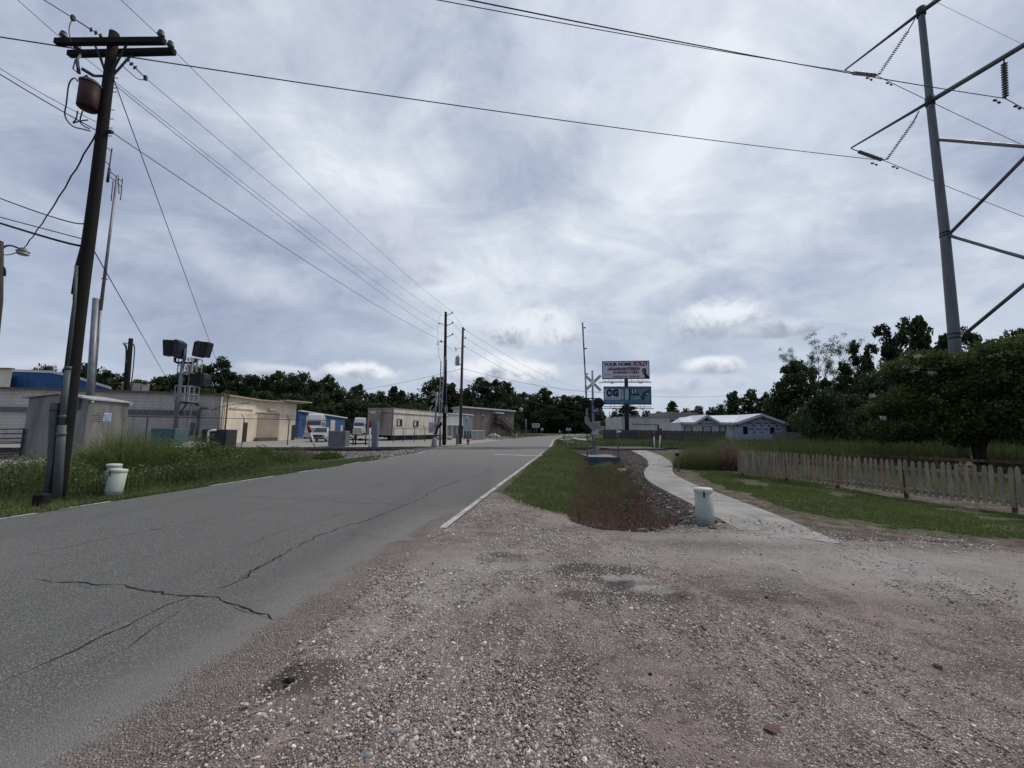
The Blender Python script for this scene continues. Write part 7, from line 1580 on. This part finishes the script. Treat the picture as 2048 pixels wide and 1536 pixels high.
for x0, x1, y0, y1 in ((.54, .565, .12, .76), (.425, .44, .12, .76), (.575, .60, .12, .5), (.63, .655, .12, .45), (.60, .76, .42, .5), (.70, .72, .12, .45)): Rb(x0, x1, y0, y1, g3c, b2_, c2_, 'picture_frame', .016)
poly(b2_, c2_, [(.46, .76), (.46, .6), (.54, .66), (.50, .7), (.48, .76)], g2c, 'picture_detail', .02); poly(b2_, c2_, [(.64, .72), (.75, .56), (.76, .62), (.68, .70)], g2c, 'picture_detail', .02); poly(b2_, c2_, [(.78, .6), (.84, .3), (.97, .15), (.97, .45), (.88, .58), (.86, .76), (.80, .76)], mat('pic_mid', (.035, .07, .10)), 'picture_detail', .02)
poly(b2_, c2_, [(.89, .42), (.93, .37), (.96, .42), (.93, .46)], palep, 'picture_detail', .024)
# ------------------------------------------------------------------ small signs, hydrant
def sign(label, px0, px1, y0, y1, Y, pyb, m_, posts=1, name='road_sign', rnd=False):
    b = PD((px0 + px1) / 2, pyb, Y); b.z = float(gh(b.x, b.y)); t = thing(name, label, 'sign', b); z1, z0 = V(px0, y0, b).z, V(px0, y1, b).z; w_ = (px1 - px0) / F * Y
    mb = MB()
    if rnd: mb.lathe((b.x, b.y, (z0 + z1) / 2), [(.01, -.02), (w_ / 2, -.02), (w_ / 2, .02), (.01, .02)], 16, M=Matrix.Rotation(R(90), 3, 'X'))
    else: mb.box((b.x, b.y, (z0 + z1) / 2), (w_, .06, z1 - z0))
    pn = mb.build('panel', m_, t)
    mb = MB()
    for i in range(posts): x_ = b.x + (i - (posts - 1) / 2) * w_ * .3; mb.box((x_, b.y + .08, z0 / 2), (.12, .08, z0 + .1))
    mb.build('post', mat('post_tan', (.20, .17, .14)), t); return t, pn, b, (z0 + z1) / 2, z1 - z0, w_
wsg = mat('sign_pale', (.50, .54, .56), .5); grn = mat('ink_green', (.03, .12, .11))
t, pn, b, zc, hh_, w_ = sign('white rectangular road sign with dark lettering on two posts left of the road bend', 1064, 1079, 846.5, 855, 92, 872, wsg, 2); Mf = Matrix((Vector((1, 0, 0)), up, Vector((0, -1, 0)))).transposed()
text('NORTH', w_ * .8, hh_ * .3, grn, pn, Mf, (b.x, b.y - .035, zc + hh_ * .18), bold=.03); text('Welcome', w_ * .7, hh_ * .18, grn, pn, Mf, (b.x, b.y - .035, zc - hh_ * .22)) if 0 else None
Rb_ = MB(); Rb_.box((b.x, b.y - .035, zc - hh_ * .25), (w_ * .7, .01, hh_ * .12)); Rb_.build('small_print', grn, pn)
t, pn, b, zc, hh_, w_ = sign('small round white sign right of the rectangular road sign', 1081, 1087, 856, 862, 96, 872, wsg, rnd=True); mb = MB(); mb.box((b.x, b.y - .03, zc), (w_ * .25, .02, hh_ * .5)); mb.build('symbol', grn, pn)
t, pn, b, zc, hh_, w_ = sign('small white rectangular sign in front of the dark woods at the road bend', 1132, 1142, 856, 861, 100, 870, wsg); mb = MB(); mb.box((b.x, b.y - .035, zc), (w_ * .5, .01, hh_ * .35)); mb.build('lettering', grn, pn)
sign('tiny white upright sign by the road bend between the two larger ones', 1118, 1120.5, 860, 865, 98, 871, wsg); sign('dark sign on a thin leaning post on the grass right of the road', 1125, 1132, 866.5, 868.5, 52, 884, darksteel)
for px, yb, yt, Y, lab in ((1033, 875, 869, 60, 'short white stub post on the grass left of the road'), (967.3, 876, 862, 50, 'thin white marker post at the end of the grey gate')):
    b = PD(px, yb, Y); b.z = float(gh(b.x, b.y)); t = thing('white_post', lab, 'post', b); mb = MB(); z = HZ(px, yt, b); mb.tube([b, (b.x, b.y, z)], .06, 8); mb.lathe((b.x, b.y, z), [(.07, 0), (.06, .03), (.02, .05)], 8); mb.build('post', trim, t)
b = PD(936, 885, 34); b.z = float(gh(b.x, b.y)); hy = thing('fire_hydrant', 'small red fire hydrant on the concrete beyond the tracks', 'fire hydrant', b); h = HZ(936, 875.5, b) - b.z; k = h / .62
mb = MB(); mb.lathe(b, [(.14 * k, 0), (.14 * k, .04 * k), (.09 * k, .05 * k), (.085 * k, .38 * k), (.12 * k, .40 * k), (.12 * k, .43 * k), (.10 * k, .47 * k), (.06 * k, .54 * k), (.03 * k, .58 * k), (.03 * k, .62 * k), (.01, .62 * k)], 14); mb.build('barrel', hydr, hy)
for s_x in (-1, 1): mb = MB(); mb.lathe(b + up * .33 * k + Vector((s_x * .11 * k, 0, 0)), [(.05 * k, -.05 * k), (.055 * k, .02 * k), (.03 * k, .06 * k)], 8, M=Matrix.Rotation(R(90) * s_x, 3, 'Y')); mb.build('outlet', hydr, hy)
mb = MB(); mb.lathe(b + up * .26 * k + Vector((0, -.09 * k, 0)), [(.06 * k, -.04 * k), (.06 * k, .04 * k), (.02 * k, .05 * k)], 8, M=Matrix.Rotation(R(90), 3, 'X')); mb.build('outlet', hydr, hy)
# ------------------------------------------------------------------ vehicles (local: nose towards -y, metres)
tyre = mat('tyre', (.018, .018, .018), .9); chrome = mat('chrome', (.55, .56, .58), .2, .9, .1); carw = mat('car_white', (.52, .53, .54), .3, 0, .04, spec=.5); lens = mat('headlight', (.7, .7, .66), .15, spec=.8)
def wheels(t, L_):
    for x_, y_, r in L_:
        mb = MB(); mb.lathe((x_, y_, r), [(r * .55, -.12), (r * .95, -.12), (r, -.08), (r, .08), (r * .95, .12), (r * .55, .12)], 16, M=Matrix.Rotation(R(90), 3, 'Y')); w_ = mb.build('wheel', tyre, t)
        mb = MB(); mb.lathe((x_, y_, r), [(.02, -.13), (r * .5, -.125), (r * .5, .125), (.02, .13)], 10, M=Matrix.Rotation(R(90), 3, 'Y')); mb.build('rim', chrome, w_)
def sect(mb, secs):
    """loft of rectangular sections (y, halfwidth bottom, halfwidth top, z0, z1)"""
    vs_ = []
    for y_, wb_, wt_, z0, z1 in secs: vs_ += [(-wb_, y_, z0), (wb_, y_, z0), (wb_, y_, z0 + (z1 - z0) * .55), (wt_, y_, z1), (-wt_, y_, z1), (-wb_, y_, z0 + (z1 - z0) * .55)]
    k = len(secs); mb.add(vs_, [tuple(range(6)), tuple(reversed(range(6 * k - 6, 6 * k)))] + [(6 * i + j, 6 * i + 6 + j, 6 * i + 6 + (j + 1) % 6, 6 * i + (j + 1) % 6) for i in range(k - 1) for j in range(6)])
def vehicle(name, label, cat, px, pyb, Y, wpx, rz, build, wl):
    b = PD(px, pyb, Y); b.z = float(gh(b.x, b.y)); t = thing(name, label, cat, b, local=True, rz=rz); build(t); s__ = wpx / F * Y / wl * .93; t.scale = (s__,) * 3; return t
def semi(t):
    mb = MB(); sect(mb, [(-3.2, .95, .8, .55, 1.75), (-2.9, 1.1, .95, .5, 1.95), (-1.6, 1.15, 1.05, .5, 2.15)]); mb.build('hood', carw, t)
    mb = MB(); sect(mb, [(-1.6, 1.2, 1.15, .6, 2.1), (-1.35, 1.2, 1.08, .6, 2.95), (-.2, 1.22, 1.15, .6, 3.1), (2.4, 1.22, 1.18, .6, 3.9)]); mb.build('cab', carw, t)
    mb = MB(); sect(mb, [(-1.2, 1.1, .85, 2.95, 3.1), (-.7, 1.18, 1.0, 2.98, 3.85), (.4, 1.2, 1.12, 3.0, 4.1), (2.4, 1.2, 1.15, 3.0, 4.15)]); mb.build('roof_fairing', carw, t)
    mb = MB(); mb.add([(-1.02, -1.63, 2.12), (1.02, -1.63, 2.12), (.98, -1.40, 2.85), (-.98, -1.40, 2.85)], [(0, 1, 2, 3)]); mb.build('windscreen', glass, t)
    mb = MB(); mb.box((0, -3.21, 1.15), (1.0, .05, .95)); mb.build('grille', chrome, t); mb = MB(); mb.box((0, -3.3, .5), (2.3, .25, .35), bev=.05); mb.build('bumper', chrome, t)
    for s_x in (-1, 1):
        mb = MB(); mb.lathe((s_x * .88, -3.15, 1.15), [(.05, -.02), (.2, 0), (.18, .08), (.02, .1)], 10, M=Matrix.Rotation(R(90), 3, 'X')); mb.build('headlight', lens, t)
        mb = MB(); mb.box((s_x * 1.5, -1.5, 2.3), (.15, .12, .7)); mb.bar((s_x * 1.2, -1.4, 2.6), (s_x * 1.5, -1.5, 2.6), .04); mb.build('mirror', darksteel, t)
        mb = MB(); mb.box((s_x * 1.225, -.8, 2.4), (.02, .7, .6)); mb.build('side_window', glass, t)
    mb = MB(); mb.box((0, 3.5, .8), (.9, 3.6, .3)); mb.build('chassis', darksteel, t)
    wheels(t, [(x_, y_, .52) for x_ in (-1.05, 1.05) for y_ in (-2.3, 3.2, 4.5)])
def pickup(t):
    mb = MB(); sect(mb, [(-2.75, .85, .78, .45, .95), (-2.6, .95, .85, .4, 1.12), (-1.2, 1.0, .9, .4, 1.22), (2.7, 1.0, .95, .45, 1.25)]); mb.build('body', carw, t)
    mb = MB(); sect(mb, [(-1.15, .92, .86, 1.15, 1.25), (-.45, .92, .72, 1.15, 1.9), (1.0, .92, .75, 1.15, 1.92), (1.25, .92, .85, 1.15, 1.3)]); mb.build('cabin', carw, t)
    mb = MB(); mb.add([(-.84, -1.14, 1.27), (.84, -1.14, 1.27), (.70, -.50, 1.86), (-.70, -.50, 1.86)], [(0, 1, 2, 3)]); mb.build('windscreen', glass, t)
    mb = MB(); mb.box((0, -2.74, .82), (1.1, .06, .32)); mb.build('grille', darksteel, t); mb = MB(); mb.box((0, -2.8, .5), (1.85, .16, .2), bev=.03); mb.build('bumper', darksteel, t)
    for s_x in (-1, 1):
        mb = MB(); mb.box((s_x * .72, -2.70, .88), (.3, .1, .2)); mb.build('headlight', lens, t); mb = MB(); mb.box((s_x * 1.1, -.8, 1.35), (.2, .1, .2)); mb.build('mirror', carw, t)
        mb = MB(); mb.add([(s_x * .93, -.75, 1.35), (s_x * .93, .95, 1.35), (s_x * .79, .85, 1.82), (s_x * .79, -.4, 1.82)], [(0, 1, 2, 3)]); mb.build('side_window', glass, t)
    wheels(t, [(x_, y_, .38) for x_ in (-.88, .88) for y_ in (-1.8, 1.8)])
def hatch(t):
    mb = MB(); sect(mb, [(-2.05, .7, .6, .35, .7), (-1.7, .85, .75, .3, .88), (-1.0, .88, .8, .3, .98), (1.7, .88, .8, .3, 1.0), (2.0, .8, .7, .35, .9)]); mb.build('body', carw, t)
    mb = MB(); sect(mb, [(-1.05, .8, .74, .9, 1.0), (-.35, .8, .62, .9, 1.46), (.9, .8, .62, .9, 1.48), (1.75, .78, .7, .9, 1.05)]); mb.build('cabin', carw, t)
    mb = MB(); mb.add([(-.72, -1.03, 1.02), (.72, -1.03, 1.02), (.60, -.40, 1.42), (-.60, -.40, 1.42)], [(0, 1, 2, 3)]); mb.add([(.70, 1.72, 1.1), (-.70, 1.72, 1.1), (-.61, .96, 1.45), (.61, .96, 1.45)], [(0, 1, 2, 3)]); mb.build('windscreen', glass, t)
    for s_x in (-1, 1):
        for y0, y1 in ((-.7, .15), (.25, 1.2)): mb = MB(); mb.add([(s_x * .812, y0, 1.02), (s_x * .812, y1, 1.02), (s_x * .67, min(y1, .95), 1.38), (s_x * .68, max(y0, -.35), 1.38)], [(0, 1, 2, 3)]); mb.build('side_window', glass, t)
        mb = MB(); mb.box((s_x * .6, -1.95, .68), (.25, .12, .14)); mb.build('headlight', lens, t)
    wheels(t, [(x_, y_, .31) for x_ in (-.8, .8) for y_ in (-1.25, 1.25)])
vehicle('semi_truck', 'white semi truck cab with a tall roof fairing parked beside the blue garage', 'truck', 628, 881, 39.5, 31, R(19), semi, 2.4)
vehicle('pickup_truck', 'white pickup truck with a dark front parked in front of the semi truck', 'pickup truck', 642, 886, 32.5, 34, R(16), pickup, 2.2)
vehicle('semi_truck', 'white semi truck parked further back, left of the office trailer', 'truck', 718, 870, 56, 22, R(15), semi, 2.4)
vehicle('white_car', 'small white hatchback parked by the fence beyond the crossing', 'car', 988, 877, 56, 23, R(72), hatch, 3.9)
vehicle('white_van', 'white vehicle parked behind the left crossing signal and pole', 'pickup truck', 889, 884, 43, 30, R(76), pickup, 5.0)
# ------------------------------------------------------------------ street lamp at the left edge
lp = PD(-6, 560, 12.5); lp = Vector((lp.x, lp.y, 0)); t = thing('street_lamp', 'yard lamp on a short bracket from a wooden pole at the left edge', 'street lamp', lp); mb = MB(); tp_ = V(-3, 482, lp); mb.tube([V(-40, 900, lp), V(-5, 600, lp), tp_], [.15, .12, .11], 10); mb.build('pole', mat('brown_pole', (.07, .058, .05)), t)
cabl(t, [(2, 499), (12, 492), (25, 492), (38, 497), (45, 498)], lp, .03, darksteel, 'bracket'); cabl(t, [(2, 507), (12, 510), (28, 507), (40, 501)], lp, .015, darksteel, 'bracket')
c_ = V(46, 503, lp); mb = MB(); mb.lathe(c_, [(.04, .12), (.08, .11), (.09, .04), (.165, -.0), (.16, -.02), (.07, -.01)], 16); mb.build('lamp_head', mat('lamp_grey', (.20, .20, .19), .5, .3), t); mb = MB(); mb.lathe(c_, [(.14, -.02), (.155, -.10), (.11, -.125), (.02, -.13)], 16); mb.build('refractor', mat('lamp_glass', (.45, .46, .42), .2, spec=.6), t)
cabl(t, [(0, 531), (5, 533), (9, 540), (9, 552)], lp, .035, cablem)
# ------------------------------------------------------------------ transmission tower
tb = onG(1926, 921)
tw = thing('transmission_tower', 'tall galvanised steel transmission pole structure with crossarms and braces at the right', 'transmission tower', tb)
def tz(px, py): return V(px, py, tb)
H2 = tz(1860, 203).z; H1 = tz(1842, 24).z
tip2 = G(1702, 295, H2); d2 = Vector((tb.x - tip2.x, tb.y - tip2.y, 0)).normalized()
def pl(px, py):
    nn = Vector((d2.y, -d2.x, 0)); dr = ray(px, py); tt = (tb - C0).dot(nn) / dr.dot(nn); return C0 + dr * tt
topz = 31.0
mb = MB(); mb.tube([tb - up * .2, tz(1908, 668), tz(1890, 470), tz(1860, 203), tz(1842, 24), Vector((tz(1842, 24).x, tz(1842, 24).y, topz))], [.33, .295, .255, .21, .185, .16], 20); mb.build('mast', towersteel, tw)
for py, px in ((668, 1908), (676, 1909), (466, 1890), (472, 1890), (203, 1860), (24, 1842)):
    p = tz(px, py); mb = MB(); mb.tube([p - up * (.05 if py > 400 else .3), p + up * (.05 if py > 400 else .3)], .315 if py > 500 else .275 if py > 400 else .25, 20); mb.build('collar', darksteel, tw)
pb2 = tb + d2 * 8.0
def towards(a, c_, s): return a + (c_ - a).normalized() * s
mb = MB(); mb.tube([pb2, Vector((pb2.x, pb2.y, topz))], [.33, .16], 20); mb.build('mast', towersteel, tw)
pt2 = tz(1860, 203); mb = MB(); mb.tube([pl(1702, 296), pt2], [.06, .12], 10); mb.build('crossarm', towersteel, tw)
e_ = pl(2048, 90); mb = MB(); mb.tube([pt2, towards(pt2, e_, (pb2 - tb).length * 1.0)], .15, 14); mb.build('crossarm', towersteel, tw)
pt1 = tz(1842, 24); mb = MB(); mb.tube([pl(1690, 140), pt1], [.06, .12], 10); mb.build('crossarm', towersteel, tw); e_ = pl(1885, -7); mb = MB(); mb.tube([pt1, towards(pt1, e_, 8)], .15, 14); mb.build('crossarm', towersteel, tw)
for a, c_ in (((1878, 279), (2048, 293)), ((1897, 470), (2048, 316)), ((1899, 471), (2048, 515)), ((1930, 668), (2048, 570))):
    a_, c2 = pl(*a), pl(*c_); nn_d = (c2 - a_); s__ = 8.0 / max(.1, Vector((nn_d.x, nn_d.y, 0)).length) ; s__ = min(s__, 2.2); mb = MB(); mb.tube([a_, a_ + nn_d * s__], .10, 10); mb.build('brace', towersteel, tw)
string(tw, pl(1717, 303), pl(1764, 320), 12, .14, insul2, rod=.03); string(tw, pl(1828, 242), pl(1774, 318), 22, .14, insul2, rod=.02); string(tw, pl(1706, 146), pl(1752, 151), 12, .14, insul2, rod=.03); string(tw, pl(1816, 62), pl(1758, 149), 22, .14, insul2, rod=.02); string(tw, pl(2008, 126), pl(2011, 195), 14, .15, insul2, rod=.03)
mb = MB()
for a_, c2 in ((pl(1702, 297), pl(1718, 303)), (pl(1764, 320), pl(1776, 318)), (pl(1838, 222), pl(1826, 245)), (pl(1690, 141), pl(1707, 146)), (pl(1752, 151), pl(1760, 148)), (pl(1830, 38), pl(1814, 66)), (pl(2008, 118), pl(2008, 128)), (pl(2011, 192), pl(2011, 198))): mb.tube([a_, c2], .035, 6)
mb.build('insulator_fitting', darksteel, tw)
wd = Vector((d2.y, -d2.x, 0)); wd = wd if wd.x < 0 else -wd
def wpl(at, px, py):
    dr = ray(px, py); nn = Vector((wd.y, -wd.x, 0)); tt = (at - C0).dot(nn) / dr.dot(nn); return C0 + dr * tt
GT = 'overhead transmission conductors'
aL, aU, aN = pl(1768, 321), pl(1755, 152), pl(2011, 197)
a0 = wpl(aL, -5, 66); wire('lowest transmission conductor spanning the whole sky from the left edge to the tower', aL, beyond(aL, a0, 6), .35, .022, group=GT)
wire('left one of the close pair of conductors leaving the top edge towards the tower', aU, beyond(aU, wpl(aU, 900, -2), 10), .25, .022, group=GT); wire('right one of the close pair of conductors, passing the upper insulator to the hanging string', aN, beyond(aN, wpl(aN, 985, -2), 10), .3, .022, group=GT)
for at, e_, lab in ((aL, (2048, 431), 'conductor running from the lower tower insulators to the right edge'), (aU, (2048, 289), 'conductor running from the upper tower insulators behind the mast to the right edge'), (aN, (2048, 216), 'short conductor from the hanging insulator string to the right edge')):
    c2 = wpl(at, *e_); wire(lab, at, beyond(at, c2, 12), .12, .022, group=GT)
q1, q2 = wpl(aU + d2 * 3, 1872, 4), wpl(aU + d2 * 3, 2040, 86); wire('faint thin shield wire at the top right corner', beyond(q2, q1, 6), beyond(q1, q2, 10), .0, .010, group=GT)
for i, (at, a2, b2) in enumerate(((aL, (1748, 324), (1790, 331)), (aU, (1738, 154), (1778, 164)), (aN, (1993, 198), (2034, 210)))):
    for pp in (a2, b2):
        c2 = wpl(at, *pp) - up * .16; t = thing('vibration_damper', ['dumbbell damper hanging on the lowest conductor beside its insulators', 'dumbbell damper hanging on the upper conductor beside its insulators', 'dumbbell damper on the conductor under the hanging insulator string'][i] + (', left of them' if pp is a2 else ', right of them'), 'damper', c2)
        mb = MB(); mb.tube([c2 - wd * .22, c2 + wd * .22], .015, 5); mb.tube([c2 - wd * .3, c2 - wd * .17], .06, 8); mb.tube([c2 + wd * .17, c2 + wd * .3], .06, 8); mb.tube([c2, c2 + up * .16], .02, 5); mb.build('weights', darksteel, t)
# ------------------------------------------------------------------ distribution wires
GD = 'distribution wires running along the road'
R_e = tips1[0]; r_m = (pins[1] + pins[3]) / 2
wire('distribution wire on the right ends of the crossarms running to the far poles', beyond(R_e, V(323, 76, r_m), 9), V(323, 76, r_m), .0, .0062, group=GD)
wire('wire from the right crossarm insulators down to the taller far pole', V(323, 76, r_m), R_e, .35, .0062, group=GD)
wire('wire from the top left corner to the dead end insulators at the pole top', beyond(V(215, 79, s2), s1, 10), s1, .0, .009, group=GD)
wire('wire from the right dead end insulators to the middle arm of the taller far pole', s4, tips1[1], .35, .0062, group=GD)
lpn = (pins[0] + pins[2]) / 2
wire('wire from the top left corner to the left crossarm insulators', beyond(V(147, 98, lpn), V(122, 76, lpn), 9), V(134, 87, lpn), .0, .0062, group=GD)
wire('wire from the left crossarm insulators passing behind the pole to the far pole', V(134, 87, lpn), V(879, 647, p1b), .35, .0062, group=GD)
nb_ = onp(262) + Vector((.16, 0, 0)); wire('lowest thin wire from the pole side clamp to the far pole', nb_, V(884, 681, p1b), .3, .009, group=GD)
nl = onp(262) - Vector((.1, 0, 0)); dn = (nl - V(150, 218, nl)); wire('neutral wire from the left edge to the pole below the transformer', V(-30, 130, nl - Vector((1.6, 2.0, 0))), nl, .02, .010, group=GD)
wire('second thin wire from the left edge to the pole just above the neutral', V(-30, 118, nl - Vector((1.6, 2.0, 0))), onp(250), .05, .006, group=GD)
wire('thin wire from the pole top down to the taller far pole', onp(160), V(888, 670, p1b), .3, .007, group=GD)
ga1 = PD(437, 735, 21); wire('steep guy wire from high on the left pole to the ground by the signal', onp(158) + Vector((.1, 0, 0)), beyond(onp(158), ga1, 6), .0, .009, name='guy_wire', cat='guy wire')
ga2 = PD(330, 752, 23.5); ga2 = beyond(onp(497), ga2, 5); wire('guy wire from mid height on the left pole to the base behind the railway signal', onp(497) + Vector((.1, 0, 0)), ga2, .0, .010, name='guy_wire', cat='guy wire')
for (px, py), hp_, (x0, y0), s__, r, lab in (((125, 440), 443, (-20, 389), .03, .012, 'upper service cable from the left edge to the pole'), ((120, 466), 478, (-20, 429), .03, .010, 'middle service cable from the left edge to the pole'), ((105, 478), 492, (-20, 440), .05, .022, 'thick black service cable from the left edge to the pole')):
    e_ = onp(hp_) - Vector((.12, 0, 0)); st0 = V(x0, y0, e_ + Vector((-1.9, .5, 0))); md_ = V(px, py, e_ + Vector((-.35, .05, 0)))
    Q = []
    for k in range(17): tt = k / 16; Q.append(st0 * (1 - tt) ** 2 + (md_ * 2 - (st0 + e_) / 2) * 2 * tt * (1 - tt) + e_ * tt * tt)
    mb = MB(); mb.tube(Q, r, 6, caps=False)
    if r > .02: mb.tube([e_, e_ + (onp(560) - onp(480)) * .5 - Vector((.02, .03, 0)), onp(590) - Vector((.13, .05, 0))], r, 6)
    o = mb.build('service_cable', cablem if r > .02 else wirem); tag(o, lab, 'cable', 'service cables at the left pole')
e_ = onp(262) - Vector((.1, 0, 0)); t0 = V(48, 496, lp); Q = []; mdl = V(105, 415, (e_ + t0) / 2)
for k in range(25): tt = k / 24; p = t0 * (1 - tt) ** 2 + (mdl * 2 - (t0 + e_) / 2) * 2 * tt * (1 - tt) + e_ * tt * tt; Q.append(p + Vector((.012 * math.sin(k * 1.7), 0, .012 * math.cos(k * 2.1))))
mb = MB(); mb.tube(Q, .014, 6, caps=False); o = mb.build('service_cable', cablem); tag(o, 'twisted drop cable from the pole down to the yard lamp', 'cable', 'service cables at the left pole')
# far wires
GF = 'distant wires beyond the crossing'
for i, (a, c_) in enumerate(((tips1[0], tips2[0]), (tips1[1], tips2[1]), (tips1[2], tips2[2]))): wire(['top wire between the two far poles', 'middle wire between the two far poles', 'lower wire between the two far poles'][i], a, c_, .02, .008, group=GF)
for i, a in enumerate(tips2): c_ = PD((1150, 1150, 1150)[i], (772, 786, 796)[i], 108); wire(['top wire', 'middle wire', 'lower wire'][i] + ' from the thinner far pole towards the road bend', a, c_, .9, .012, group=GF)
q1 = V(922, 738, p2b); wire('wire from the left woods up to the thinner far pole', PD(650, 790, 62), q1, .3, .016, group=GF); wire('wire from the thinner far pole over the road to the right crossing signal', V(926, 737, p2b), PD(1200, 785, 38), .35, .014, group=GF)
wire('wire continuing right behind the billboard to the right hand trees', PD(1190, 783, 60), PD(1600, 779, 50), .9, .014, group=GF); wire('low wire crossing in front of the woods beyond the brown building', PD(930, 760, 60), PD(1200, 829, 110), 1.0, .02, group=GF)
# ------------------------------------------------------------------ loose stones and litter in the foreground
def rock(label, px, py, s__, c, flat=.45, seed=1, name='stone', cat='stone', m_=None):
    g_ = onG(px, py); r_ = random.Random(seed); v = []
    t_2 = rng.uniform(.8, 1.2, 12)
    for i, p in enumerate(ICO): v.append((g_.x + p[0] * s__ * t_2[i], g_.y + p[1] * s__ * .7 * t_2[i], g_.z + s__ * flat * .5 + p[2] * s__ * flat * t_2[i]))
    mb = MB(); mb.add(v, [tuple(f) for f in ICF]); o = mb.build(name, m_ or mat('rock_%d' % seed, c, .85)); tag(o, label, cat); return o
rock('pale grey flat angular stone on the gravel near the bottom centre', 792, 1463, .030, (.30, .31, .31), .35, 1); rock('smooth white oval stone at the bottom of the gravel', 826, 1500, .024, (.44, .42, .37), .5, 2)
rock('bluish round stone at the bottom edge of the gravel', 735, 1512, .022, (.25, .29, .29), .5, 3); rock('whitish stone in the gravel left of the flat grey one', 674, 1478, .024, (.40, .39, .36), .4, 4)
rock('pale green round stone beside the brown dead leaf', 1555, 1436, .026, (.36, .39, .36), .55, 5)
rock('black lump of asphalt on the gravel beside the road', 578, 1363, .032, (.015, .015, .016), .5, 6); rock('small black lump in front of the larger black lump', 571, 1375, .016, (.02, .02, .02), .6, 7)
rock('small black round object in the middle of the gravel', 1301, 1351, .015, (.012, .012, .014), .8, 8); rock('dark grey crumpled object on the gravel at the right', 1875, 1335, .03, (.04, .042, .045), .4, 9); rock('small black stone right of the pothole', 1533, 1196, .016, (.02, .02, .02), .6, 10)
g_ = onG(1540, 1462); mb = MB(); vs_ = []
for i in range(12): a = 6.28 * i / 12; rr_ = .036 * (1 + .25 * math.cos(a)); vs_.append((g_.x + math.cos(a) * rr_ * 1.15, g_.y + math.sin(a) * rr_ * .75, g_.z + .012 + .006 * math.sin(2 * a)))
mb.add(vs_ + [(g_.x, g_.y, g_.z + .022)], [(i, (i + 1) % 12, 12) for i in range(12)]); o = mb.build('dead_leaf', mat('dead_leaf', (.13, .085, .075), .8)); tag(o, 'flat brown oval dead leaf lying on the gravel', 'leaf')
